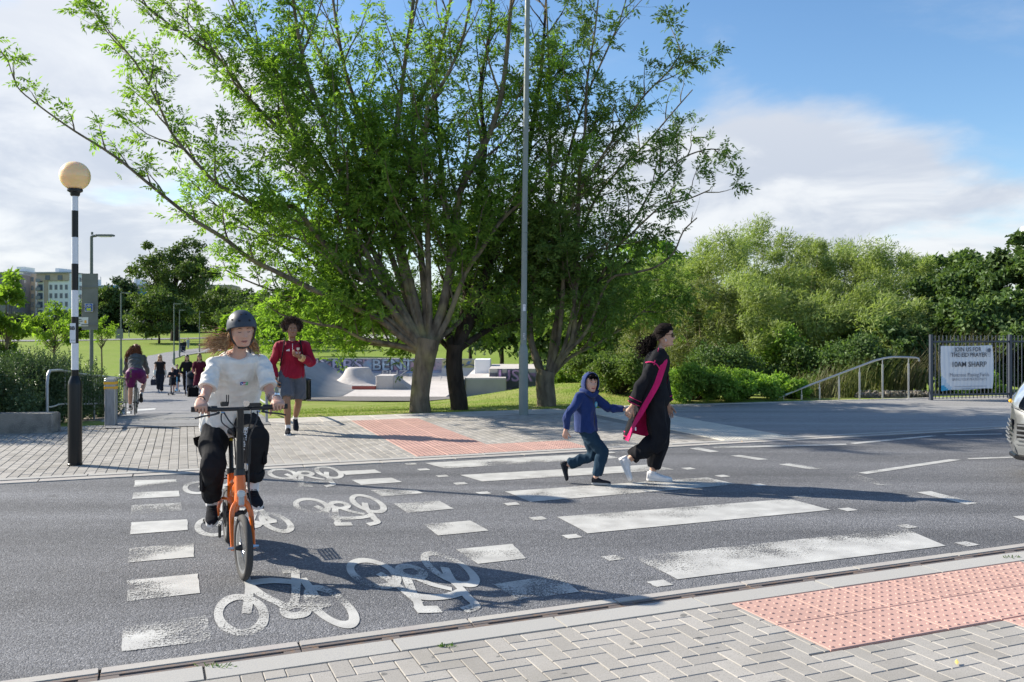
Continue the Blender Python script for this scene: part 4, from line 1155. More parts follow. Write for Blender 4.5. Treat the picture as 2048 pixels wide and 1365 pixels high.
bush(211, 'bramble_bush', 'low bush at the foot of the third ash', 1140, 28, 735, 50, 380, .09, .06, L_BRA, 18)
bush(212, 'bramble_bush', 'low weeds behind the banner fence', 1950, 22.4, 745, 75, 330, .08, .05, L_BRA, 20, rd=.6)
# ornamental grasses along the handrail
def blades(seed, name, label, pts, h, n, m, lean=(.25, 0), w=.008, spread=.25, cat='grass', kind=None, group=None, head=0):
    rs = np.random.RandomState(seed)
    P = np.repeat(np.array(pts, float), n, axis=0); N_ = len(P)
    P = P + rs.normal(size=(N_, 3)) * np.array([spread, spread * .6, 0])
    P[:, 2] = [terr(p[0], p[1]) - .02 for p in P] if N_ < 30000 else P[:, 2]
    H = h * (.5 + .6 * rs.rand(N_, 1))
    L1 = rs.normal(size=(N_, 2)) * .22 + np.array(lean)
    a = rs.rand(N_, 1) * 6.28; s = np.concatenate([np.cos(a), np.sin(a), 0 * a], 1) * w
    m1 = P + np.concatenate([L1 * H * .35, H * .6], 1); tp = P + np.concatenate([L1 * H * 1.0, H * .97], 1)
    V = np.stack([P - s, P + s, m1 + s * .8, m1 - s * .8, tp, ], 1)
    V = np.concatenate([V, V[:, 4:5] + s[:, None, :] * .1], 1)
    F = np.array([(0, 1, 2, 3), (3, 2, 5, 4)])
    FF = (F[None] + (np.arange(N_) * 6)[:, None, None]).reshape(-1, 4)
    b = P.mean(0)
    me = np_mesh(name, V.reshape(-1, 3) - b, FF, m)
    return mobj(name, me, None, tuple(b), label=label, cat=cat, kind=kind, group=group)
L_REED = leaf_mat('reed_leaf', (.10, .085, .055), (.17, .17, .07), (.20, .13, .11), tr=.25)
L_REEDG = leaf_mat('reed_green', (.08, .11, .03), (.20, .20, .08), None, tr=.3)
L_GRASSB = leaf_mat('grass_blade', (.10, .17, .025), (.20, .27, .05), (.34, .30, .12), tr=.3)
for k, (px, Y, hp, mm, lab) in enumerate([(1600, 20.6, 60, L_REEDG, 'tuft of ornamental grass low beside the handrail'), (1650, 20.9, 75, L_REED, 'brownish plumed grass under the middle of the handrail'), (1700, 21.2, 90, L_REEDG, 'green plumed grass left of the gabion wall'),
     (1775, 22.2, 95, L_REEDG, 'tall green grass behind the gabion wall'), (1820, 22.0, 100, L_REED, 'tall purple brown grass beside the fence post'), (1900, 22.6, 150, L_REED, 'tall purple brown plumed grass above the banner'), (1945, 22.6, 140, L_REED, 'plumed grass showing over the banner centre')]):
    x, y, z = at_px(px, Y); h = hp / FPX * Y + (0 - z)
    blades(300 + k, 'ornamental_grass', lab, [(x + dx, y, z) for dx in (-.2, .1)], h * .9, 70, mm, (.3, 0), .007, .14, cat='grass', group='plumed grasses by the handrail')
# loose turf near the pavement
pts = []
rs = np.random.RandomState(5)
for _ in range(26000):
    s = rs.uniform(.3, 9); d = abs(rs.normal()) * 4.2 + .02
    x, y = FN(s, edge_n(s) + d); pts.append((x, y, terr(x, y)))
blades(320, 'turf_blades', 'short uneven turf along the back of the pavement', pts, .05, 1, L_GRASSB, (0, 0), .005, .03, cat='grass', kind='stuff')
# hedge of silver green shrubs on the left
def hedge(seed, label, cpts, per, group):
    rs = np.random.RandomState(seed)
    cl = np.array(cpts, float); base = np.array([cl[:, 0].mean(), cl[:, 1].mean(), terr(cl[:, 0].mean(), cl[:, 1].mean())])
    V, F = leaf_cloud(rs, cl, per, .055, .028, shell=.25, upb=.9)
    # upright shoots on top
    tops = cl[cl[:, 2] > np.percentile(cl[:, 2], 40)]
    P, D = [], []
    for q in tops:
        for _ in range(7):
            p0 = q[:3] + rs.normal(size=3) * q[3:6] * .6; p0[2] = q[2] + q[5] * .6
            dr = nrm(np.array([rs.normal() * .25 + .1, rs.normal() * .25, 1.0])); L_ = .16 + .2 * rs.rand()
            for k in range(16):
                P.append(p0 + dr * L_ * k / 16); D.append(nrm(dr * .6 + rs.normal(size=3) * .55))
    P = np.array(P); D = np.array(D); U, W = rot_frame(D, rs, 1.2)
    V2, F2 = quad_leaves(P, D, U, .05 * (.7 + .5 * rs.rand(len(P))), .02)
    o = empty('shrub', tuple(base), 0, label, 'shrub', group)
    mb = MB()
    for q in cl[::2]: mb.tube([base + np.array([0, 0, -.1]), q[:3]], [.02, .006], 4, cap=False)
    a = mobj('stem', mb.mesh('stem', M_BARK_D), o); a.location = tuple(-base)
    c = mobj('foliage', np_mesh('foliage', np.concatenate([V, V2]), np.concatenate([F, F2 + len(V)]), L_HED), o); c.location = tuple(-base)
    global NLEAF
    NLEAF += len(F) + len(F2)
rs = np.random.RandomState(9)
def hcl(px0, px1, Y0, Y1, topf, n, z0=0):
    o = []
    for _ in range(n):
        px = rs.uniform(px0, px1); Y = max(rs.uniform(Y0, Y1), (np.interp(px, [90, 95, 166, 247], [0, 14.1, 17.2, 21]) if px > 90 else 0) + (.8 if px > 90 else 0)); x = (px - CX) / FPX * Y
        zt = CAMZ - (topf(px) - HY) / FPX * Y
        g = terr(x, Y); z = g + .1 + (zt - g - .3) * rs.rand() ** .7
        o.append((x, Y, z, .26 + .1 * rs.rand(), .26, .20 + .08 * rs.rand()))
    return o
hedge(401, 'silver green shrub nearest the camera behind the low concrete block', hcl(-60, 60, 13.9, 16, lambda p: 718, 60), 420, 'shrubs behind the left railing')
hedge(402, 'silver green shrub left of the striped beacon pole', hcl(50, 135, 14.6, 17, lambda p: 718 + .1 * (p - 50), 60), 420, 'shrubs behind the left railing')
hedge(403, 'silver green shrub behind the striped beacon pole', hcl(120, 190, 15.4, 18.5, lambda p: 724 + .35 * (p - 120), 46), 420, 'shrubs behind the left railing')
hedge(404, 'low end of the silver green shrubs beside the bollard', hcl(180, 226, 17, 20, lambda p: 745 + .8 * (p - 180), 22), 380, 'shrubs behind the left railing')
hedge(405, 'silver green shrub at the left edge of the view', hcl(-200, -60, 12.5, 16, lambda p: 712, 60), 380, 'shrubs behind the left railing')
mobj('soil', np_mesh('soil', [(*GT(60, 869)[:2], .012), (*GT(222, 860)[:2], .012), (*GT(248, 812)[:2], terr(*GT(248, 812)[:2]) + .012), (*GT(30, 800)[:2], terr(*GT(30, 800)[:2]) + .03)], [(0, 1, 2, 3)], mat('soil', (.16, .12, .09), .95, var=[(20, 5, (.30, .26, .21), .45, .7, 'W')])), kind='structure', label='bare soil and leaf litter under the left shrubs', cat='soil')
# young trees on the left lawn
for k, (px, Y, topy, hw, lab, th, per, n) in enumerate([(12, 17.5, 545, 42, 'bright green young tree at the left edge of the view', 1.2, 60, 22), (108, 34, 600, 44, 'young tree with two stakes left of the beacon pole', 2.0, 60, 26), (148, 40, 615, 26, 'slim sapling showing just left of the beacon pole', 2.0, 90, 16),
      (203, 46, 628, 34, 'thin leaning sapling right of the first street lamp', 2.0, 45, 18)]):
    b = at_px(px, Y); top = ztop(topy, Y) - b[2]
    clump_tree(160 + k, 'young_tree', lab, b, top, hw / FPX * Y, th, n, per, .13, .075, L_SAP, M_BARK, group='young trees on the lawn', cr=.24, tr_=.045)
# stakes of the young tree
for dx in (-.35, .35):
    b = at_px(112, 33.6); mb = MB(); mb.tube([(0, 0, -.1), (0, 0, 1.35)], .05, 8)
    mb.build('tree_stake', mat('stake_wood', (.25, .19, .12), .9), label='round timber stake %s the young tree' % ('left of' if dx < 0 else 'right of'), cat='stake').location = (b[0] + dx, b[1], b[2])
# oak in the middle distance
b = at_px(349, 172)
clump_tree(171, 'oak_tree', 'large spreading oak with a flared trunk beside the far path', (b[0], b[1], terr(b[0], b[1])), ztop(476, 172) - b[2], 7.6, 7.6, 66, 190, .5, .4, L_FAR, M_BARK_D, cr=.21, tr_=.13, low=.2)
clump_tree(172, 'oak_tree', 'low bushy tree right behind the spreading oak', at_px(432, 185), 11.0, 7.0, 2.0, 50, 150, .5, .4, L_FAR, M_BARK_D, cr=.26, tr_=.08)
clump_tree(173, 'oak_tree', 'low bushy tree left behind the spreading oak', at_px(318, 160), 9.5, 5.5, 1.5, 46, 150, .5, .4, L_FAR, M_BARK_D, cr=.26, tr_=.08)
# distant belt of trees
rs = np.random.RandomState(31)
belt = [(-60, 210, 635), (-10, 200, 640), (40, 215, 642), (85, 222, 645), (128, 225, 645), (165, 226, 638), (215, 232, 588), (240, 235, 578), (272, 236, 592), (305, 234, 598), (338, 238, 604), (375, 236, 596), (418, 238, 600), (455, 236, 608), (495, 228, 602), (540, 222, 596), (590, 226, 590), (640, 226, 598), (700, 225, 600), (770, 228, 596), (850, 228, 600), (930, 224, 600), (1010, 220, 596), (1090, 216, 592), (1170, 214, 596), (1260, 210, 590)]
wh = ['behind the lawn at the far left', 'behind the edge sapling', 'below the white flats', 'left of the white flats', 'behind the beacon pole', 'behind the grey sign back', 'right of the street lamp', 'below the blue netting', 'left of the distant figure', 'above the distant figure', 'left of the oak trunk', 'right of the oak trunk', 'behind the path bend', 'left of the helmet', 'behind the helmet', 'behind the walking man', 'right of the walking man', 'beyond the plaza', 'beyond the skate park left end', 'beyond the volcano ramp', 'between the ash trunks', 'beyond the dark trunk', 'beyond the grass bank', 'behind the lamp post', 'beyond the third ash', 'beyond the elder bushes']
for k, (px, Y, py) in enumerate(belt):
    b = at_px(px, Y); py = py + rs.uniform(-5, 6)
    clump_tree(500 + k, 'park_tree', 'distant dark tree ' + wh[k], b, (ztop(py, Y) - b[2]) * 1.2, 5.6 + 1.2 * rs.rand(), .4, 40, 120, .75, .6, L_FARD if k % 3 else L_FAR, M_BARK_D, group='distant belt of trees', cr=.3, rd=4, tr_=.04, low=0)
# nearer park trees whose dark crowns fill the gaps between the ashes
for k, (px, Y, py, rw, lab, lf) in enumerate([(1003, 62, 560, 4.2, 'dark round tree beyond the skate park wall', L_FARD), (1080, 70, 540, 4.6, 'dark tree behind the lamp post and third ash', L_FARD), (940, 78, 575, 4.0, 'dark tree between the two left ash trunks', L_FARD), (1160, 46, 560, 3.4, 'dark leafy tree behind the third ash', L_MAP), (1240, 42, 545, 3.2, 'mid green tree behind the elder bushes', L_MAP),
        (1290, 52, 490, 3.2, 'fine leaved tree showing between ash and willows', L_BRA), (622, 105, 615, 2.6, 'small tree with thin trunk on the plaza edge', L_SAP), (560, 135, 590, 6, 'bushy tree behind the walking man', L_FAR), (505, 150, 600, 5.5, 'light green tree just right of the helmet', L_FAR), (475, 92, 625, 2.0, 'bright green sapling beside the helmet', L_SAP)]):
    b = at_px(px, Y); clump_tree(600 + k, 'park_tree', lab, b, ztop(py, Y) - b[2], rw, 2.0 if k in (0, 2, 6) else 1.0, 40, 170, .28 + .002 * Y, .2 + .0015 * Y, lf, M_BARK_D, cr=.28, tr_=.09 if k < 5 else .05)
print('leaves', NLEAF, time.time() - T0)
# ------------------------------------------------------------------ street furniture
M_BLACK = mat('black_paint', (.006, .0065, .008), .3, spec=.35)
M_WHITE = mat('white_band', (.72, .73, .76), .35, coat=.2)
M_GREEN = mat('grey_green_paint', (.12, .145, .13), .5, var=[(3, 4, (.15, .17, .16), .4, .7)])
M_POLE = mat('pole_grey_green', (.20, .235, .215), .42, var=[(2, 4, (.24, .27, .25), .4, .7), (40, 3, (.15, .17, .16), .6, .8)])
M_GALV = mat('galvanised_steel', (.36, .37, .38), .42, metal=.55, var=[(9, 4, (.27, .28, .29), .4, .7)])
M_STEEL = mat('stainless_steel', (.52, .52, .52), .28, metal=.8)
M_ALU = mat('bollard_aluminium', (.42, .43, .45), .45, metal=.5, var=[(6, 4, (.30, .31, .33), .4, .7, 'O', (4, 4, 1))])
M_YEL = mat('reflective_yellow', (.80, .42, .02), .4)
M_CONC = mat('old_concrete', (.27, .25, .22), .9, var=[(4, 5, (.15, .14, .125), .45, .7), (60, 3, (.36, .34, .31), .5, .8)], bump=[(40, .5, .006)])
M_GLOBE = bpy.data.materials.new('amber_globe'); M_GLOBE.use_nodes = True
_p = M_GLOBE.node_tree.nodes['Principled BSDF']; _p.inputs['Base Color'].default_value = (.95, .68, .34, 1); _p.inputs['Roughness'].default_value = .22; _p.inputs['Subsurface Weight'].default_value = .6
_p.inputs['Subsurface Radius'].default_value = (.3, .2, .06); _p.inputs['Subsurface Scale'].default_value = .5; _p.inputs['Coat Weight'].default_value = .5
M_TXT = mat('black_lettering', (.02, .02, .022), .6)
def put_text(body, size, M, parent, m, name='lettering', bold=0.0, spacing=1.0, align='CENTER', loc=(0, 0, 0), rot=(R(90), 0, 0), sx=1.0):
    me = text_mesh(body, size, bold, spacing, align); me.materials.append(m) if m else None
    o = mobj(name, me, parent, loc, rot); o.scale = (sx, 1, 1); return o

q = G(150, 932); bz = lambda py: CAMZ - (py - HY) / FPX * q[1]
bea = empty('belisha_beacon', (q[0], q[1], 0), 0, 'black and white striped beacon pole topped by an amber globe', 'beacon')
mb = MB()
mb.lathe([(.082, 0), (.082, .03), (.077, .035), (.077, bz(770)), (.073, bz(765)), (.046, bz(752))], n=28).build('base_sleeve', M_BLACK, bea, smooth=True)
ys = [752, 740, 687, 634, 581, 528, 475, 422, 392]
for i in range(len(ys) - 1):
    r_ = .0405 - .0008 * i
    MB().lathe([(r_, bz(ys[i])), (r_, bz(ys[i + 1]))], n=24).build('pole_band', M_BLACK if i % 2 == 0 else M_WHITE, bea, smooth=True)
MB().lathe([(.040, bz(393)), (.052, bz(391)), (.055, bz(386)), (.085, bz(383)), (.085, bz(379)), (.07, bz(377))], n=24).build('globe_collar', M_BLACK, bea, smooth=True)
rg = .171; zc = (bz(330) + bz(378)) / 2 + .01
mb = MB(); mb.lathe([(rg * math.sin(a), -rg * math.cos(a)) if a > .01 else (.001, -rg) for a in [math.pi * (k + (0 if k else .05)) / 20 for k in range(1, 20)]] + [(.001, rg)], n=36)
mb.build('globe', M_GLOBE, bea, smooth=True, angle=180, loc=(0, 0, zc))
lb = mobj('label_plate', np_mesh('label_plate', [(-.038, -.0445, 0), (.030, -.0455, 0), (.030, -.0455, .23), (-.038, -.0445, .23)], [(0, 1, 2, 3)], M_WHITE), bea, (0, 0, bz(686)))
put_text('BB1', .058, None, lb, M_TXT, bold=.002, loc=(.004, -.048, .17))
put_text('HB 1423', .014, None, lb, M_TXT, loc=(.0, -.048, .03))
q = G(222, 852); bol = empty('bollard', (q[0], q[1], 0), 0, 'square metal bollard with two yellow bands at the path entrance', 'bollard')
W_ = .165
mb = MB(); mb.box((0, 0, .385), (W_, W_, .77), bev=.012)
for k in range(5): mb.box((-.055 + k * .0275, -W_ / 2 - .001, .33), (.012, .005, .60), bev=.001)
mb.build('post', M_ALU, bol, rot=(0, 0, .12))
MB().box((0, 0, .785), (W_ - .01, W_ - .01, .03), bev=.01).build('cap', M_STEEL, bol, rot=(0, 0, .12))
for z in (.715, .635): MB().box((0, 0, z), (W_ + .009, W_ + .009, .045), bev=.004).build('reflective_band', M_YEL, bol, rot=(0, 0, .12))
o = MB().box((0, 0, .14), (1.3, .36, .34), bev=.03).build('concrete_block', M_CONC, label='low weathered concrete block below the shrubs at the left edge', cat='block', loc=(*(G(25, 868) + np.array([-.06, .1])), 0), rot=(0, 0, RANG - .25))

def lamp(name, label, px, Y, H, r0=.06, arm=.0, group='park street lamps', base=True, lum=1.0):
    x, y, z = at_px(px, Y)
    o = empty(name, (x, y, z), 0, label, 'street lamp', group)
    MB().lathe([(.14, -.1), (.14, .04), (.095, .1), (.09, 1.1), (.06, 1.2)], n=14).build('base_sleeve', M_GREEN, o, smooth=True)
    MB().lathe([(r0, 1.1), (r0 * .85, H * .55), (r0 * .75, H)], n=12).build('pole', M_GREEN, o, smooth=True)
    mb = MB(); mb.tube([(0, 0, H - .12), (0, 0, H), (.15, 0, H + .03)], r0 * .7, 8); mb.box((.42, 0, H + .035), (.56, .2, .06), bev=.025); mb.box((.42, 0, H - .0), (.34, .15, .02), m=1, bev=.005)
    mb.lathe([(.035, 0), (.035, .08), (.001, .09)], c=(.02, 0, H + .06), n=8)
    mb.build('lantern', [M_GREEN, mat('lantern_glass', (.7, .7, .66), .2)], o)
    return o
L1 = lamp('street_lamp', 'grey green street lamp carrying the large sign back', 183, 27, 5.45)
L2 = lamp('street_lamp', 'street lamp with a small grey sign behind the cycling woman', 242, 58, 5.5)
for px, Y, lab in [(348, 80, 'thin street lamp at the right edge of the path bend'), (359, 103, 'street lamp beside the group with the pram'), (399, 121, 'street lamp near the lone man in black on the path'), (258, 190, 'tiny distant street lamp before the dark tree belt')]:
    lamp('street_lamp', lab, px, Y, 5.6)
M_SIGNB = mat('sign_back_grey', (.16, .17, .17), .6, var=[(3, 3, (.20, .21, .21), .4, .7)])
x, y, z = at_px(183, 27); zp_ = lambda py: CAMZ - (py - HY) / FPX * 27
sg = empty('direction_sign', (x, y - .1, 0), 0, 'large grey back of a sign board fixed to the street lamp', 'sign')
MB().box((.0, 0, (zp_(548) + zp_(660)) / 2), (.50, .03, 1.74), bev=.01).build('panel', M_SIGNB, sg)
for zz in (575, 614, 650): MB().box((0, -.025, zp_(zz)), (.5, .02, .035)).build('clamp_rail', M_SIGNB, sg)
sb = empty('cycle_route_sign', (x, y - .16, 0), 0, 'small blue cycle route sign below the grey sign back', 'sign')
Zc = zp_(616); MB().box((0, 0, Zc), (.25, .012, .25), bev=.02).build('panel', mat('sign_white', (.75, .76, .78), .4), sb)
MB().box((0, -.008, Zc), (.225, .008, .225), bev=.015).build('blue_face', mat('sign_blue', (.02, .10, .42), .4), sb)
mb = MB()
for sx in (-1, 1): mb.lathe([(.034, 0), (.034, .004), (.024, .004), (.024, 0)], c=(sx * .045, -.017, Zc + .04), n=16, axis='y')
mb.tube([(-.045, -.016, Zc + .04), (-.01, -.016, Zc + .085), (.035, -.016, Zc + .085), (.045, -.016, Zc + .04), (0, -.016, Zc + .04), (-.01, -.016, Zc + .085)], .006, 5)
mb.build('cycle_symbol', M_WHITE, sb)
MB().box((0, -.014, Zc - .055), (.14, .006, .075), bev=.006).build('route_patch', mat('sign_lime', (.55, .65, .05), .5), sb)
sw = empty('finger_sign', (x - .04, y - .1, 0), 0, 'white finger sign pointing left from the street lamp behind the beacon', 'sign')
Zc = zp_(644); MB().box((-.24, 0, Zc), (.50, .02, .31), bev=.01).build('panel', M_SIGNB, sw)
MB().box((-.24, -.013, Zc), (.47, .008, .28), bev=.008).build('white_face', M_WHITE, sw)
mb = MB()
for k, w in enumerate((.13, .17, .10)): mb.box((-.32 + w / 2 - .03, -.02, Zc + .075 - .06 * k), (w, .004, .022))
mb.build('lettering_lines', M_TXT, sw)
MB().box((-.09, -.02, Zc), (.06, .006, .09)).build('crest', M_YEL, sw)
# small grey sign on the second lamp
x, y, z = at_px(240, 57.6); MB().box((0, 0, 0), (.50, .03, .66), bev=.01).build('sign_plate', M_SIGNB, loc=(x, y - .1, CAMZ - 8 / FPX * 57.6), label='small square grey sign back on the second street lamp', cat='sign')
# tilted blue information board
x, y, z = at_px(217, 26); ib = empty('information_board', (x, y, z), 0, 'tilted blue information board on two posts above the railing', 'sign')
for dx in (-.11, .11): MB().tube([(dx, 0, -.05), (dx, 0, .95)], .025, 6).build('post', M_GREEN, ib)
MB().box((0, 0, 1.0), (.36, .26, .03), bev=.006).build('panel', mat('board_blue', (.28, .50, .75), .4, var=[(12, 3, (.70, .80, .85), .45, .6)]), ib, rot=(R(38), R(22), 0))

# tall lamp column in the middle
q = G(1047, 831); lz = lambda py: CAMZ - (py - HY) / FPX * q[1]
lc = empty('lamp_post', (q[0], q[1], 0), 0, 'very tall grey green lamp post standing on the far pavement', 'street lamp')
MB().lathe([(.087, 0), (.087, lz(706)), (.082, lz(700)), (.062, lz(690))], n=24).build('base_sleeve', M_POLE, lc, smooth=True)
MB().tube([(0, 0, lz(692)), (.025, 0, 4), (.075, 0, lz(0)), (.11, 0, 10)], [.058, .053, .047, .04], 20).build('pole', M_POLE, lc, smooth=True)
mb = MB(); mb.tube([(.11, 0, 9.95), (.11, -.1, 10.1), (.1, -.9, 10.25)], .035, 8); mb.box((.1, -1.2, 10.27), (.28, .7, .1), bev=.04); mb.build('lantern', M_POLE, lc)
for py, h, m_ in ((616, .14, M_WHITE), (673, .13, mat('torn_sticker', (.55, .56, .56), .6, var=[(40, 3, (.2, .23, .21), .5, .6)]))):
    z0 = lz(py); MB().box((.012, -.0625, z0), (.05, .004, h * .9), bev=.002).build('sticker', m_, lc)
for py in (467, 505): MB().lathe([(.055, 0), (.058, .004), (.058, .01), (.055, .014)], c=(.03, 0, lz(py)), n=16).build('strap', M_GREEN, lc)
put_text('15', .03, None, lc, M_TXT, loc=(.012, -.067, lz(613)))

# ------------------------------------------------------------------ railings
def railing(name, label, pts, hs, group, first_hoop=True, bars=True, zb=None):
    """pts world xy line, follows the ground"""
    o = empty(name, (pts[0][0], pts[0][1], 0), 0, label, 'railing', group)
    P = [np.array([p[0], p[1], terr(p[0], p[1])]) for p in pts]; B = np.array([pts[0][0], pts[0][1], 0])
    seg = []
    for i in range(len(P) - 1):
        n = max(1, int(np.linalg.norm(P[i + 1] - P[i]) / .25))
        for k in range(n): xy = P[i] * (1 - k / n) + P[i + 1] * k / n; seg.append(np.array([xy[0], xy[1], terr(xy[0], xy[1])]))
    seg.append(P[-1]); seg = [s - B for s in seg]
    up = np.array([0, 0, 1.0])
    t0 = nrm(seg[1] - seg[0])
    top = [seg[0] + up * .0 - t0 * .02, seg[0] + up * (hs - .22) - t0 * .02, seg[0] + up * (hs - .07) + t0 * .03, seg[0] + up * hs + t0 * .16] + [s + up * hs for s in seg[1:]]
    MB().tube(top, .024, 10).build('top_rail', M_GALV, o, smooth=True)
    MB().tube([seg[0] + up * .34] + [s + up * (.34 if i > 1 else .33) for i, s in enumerate(seg[1:])], .018, 8).build('lower_rail', M_GALV, o, smooth=True)
    bar = MB().tube([(0, 0, .34), (0, 0, hs)], .0085, 6).mesh('bar', M_GALV); post = MB().tube([(0, 0, -.1), (0, 0, hs)], .022, 8).mesh('post', M_GALV)
    for i, s in enumerate(seg[1:], 1):
        if i % 8 == 0 or i == len(seg) - 1: mobj('post', post, o, tuple(s))
        elif bars and i > 4: mobj('bar', bar, o, tuple(s))
    return o
A = G(95, 857); PP = lambda px, Y: np.array([(px - CX) / FPX * Y, Y])
railing('railing', 'galvanised railing with rounded end below the left shrubs', [A, PP(130, 15.5), PP(166, 17.2), PP(208, 19.2), PP(247, 21.4), PP(262, 24)], .93, 'galvanised path railings')
A = G(533, 846); C2 = PP(505, 17)
railing('railing', 'galvanised railing on the right side of the path behind the rider', [A, (A + C2) / 2, C2], .93, 'galvanised path railings', bars=False)
# sloping stainless handrail on the right
hx = lambda px, Y: np.array([(px - CX) / FPX * Y, Y])
hr = empty('handrail', (*hx(1817, 20.2), 0), 0, 'stainless steel handrail sloping down to the left of the banner', 'handrail')
hb = np.array([*hx(1817, 20.2), 0])
def hp(px, py, Y): return ray(px, py, Y) - hb
YS = lambda px: 19.75 + (px - 1555) / 280 * .5
rail = [hp(1548, 800, YS(1548)), hp(1600, 778.5, YS(1600)), hp(1680, 748, YS(1680)), hp(1750, 721.5, YS(1750)), hp(1768, 717, YS(1768)), hp(1786, 714.5, YS(1786)), hp(1810, 715, YS(1810)), hp(1832, 716, YS(1832)), hp(1837, 718, YS(1837)), hp(1838, 723, YS(1838))]
MB().tube(rail, .023, 10).build('top_rail', M_STEEL, hr, smooth=True)
for px, py in ((1567, 793), (1603, 779), (1639, 765), (1678, 750), (1719, 734), (1765, 719), (1817, 717)):
    a = hp(px, py, YS(px)); zb_ = -.35 if px < 1765 else -.1
    MB().tube([(a[0], a[1], min(zb_, a[2] - .9)), (a[0], a[1], a[2] - .12), (a[0], a[1], a[2] - .11), (a[0], a[1], a[2])], [.023, .023, .012, .012], 8).build('post', M_STEEL, hr, smooth=True)
# gabion wall
gb = empty('gabion_wall', (*hx(1790, 20.9), 0), 0, 'low stone filled gabion wall behind the handrail posts', 'wall')
rs = np.random.RandomState(3); mb = MB()
for k in range(420):
    px = rs.uniform(1712, 1862); Y = 20.75 + rs.uniform(-.12, .12); p = ray(px, 783 + rs.uniform(2, 26), Y); c = p - np.array([*hx(1790, 20.9), 0])
    s = .055 + .05 * rs.rand(); M = Matrix.Rotation(rs.rand() * 6, 3, Vector(nrm(rs.normal(size=3)))); mb.box(c, (s * 1.4, s, s * .8), bev=s * .3, M=M)
mb.build('stones', mat('gabion_stone', (.20, .175, .145), .9, rnd=.3), gb, kind='stuff')
mb = MB()
for k in range(18): x = -.95 + k * .105; mb.tube([(x, -.30, -.3), (x, -.30, .17)], .003, 4)
for z in (.16, .08, 0): mb.tube([(-.97, -.30, z), (.9, -.30, z)], .003, 4)
mb.build('wire_cage', M_GALV, gb)
# fence with the banner
M_FEN = mat('fence_blue_grey', (.045, .055, .075), .45)
fa, fb = hx(1862, 19.7), hx(2220, 20.6); fv = fb - fa; fl = np.linalg.norm(fv); fd = fv / fl; fang = math.atan2(fd[1], fd[0])
fn = empty('fence', (*fa, 0), fang, 'dark steel railing fence behind the white banner', 'fence')
for x in (0, 2.05, 4.1): MB().box((x, 0, .69), (.075, .075, 1.60), bev=.006).build('post', M_FEN, fn)
for z in (1.33, .12): MB().box((fl / 2, -.0, z), (fl, .03, .04)).build('rail', M_FEN, fn)
pk = MB().box((0, 0, 0), (.016, .012, 1.44)).mesh('picket', M_FEN)
k = 0; x = .11
while x < fl:
    if abs(x % 2.05) > .06: mobj('picket', pk, fn, (x, 0.0, .75))
    x += .098
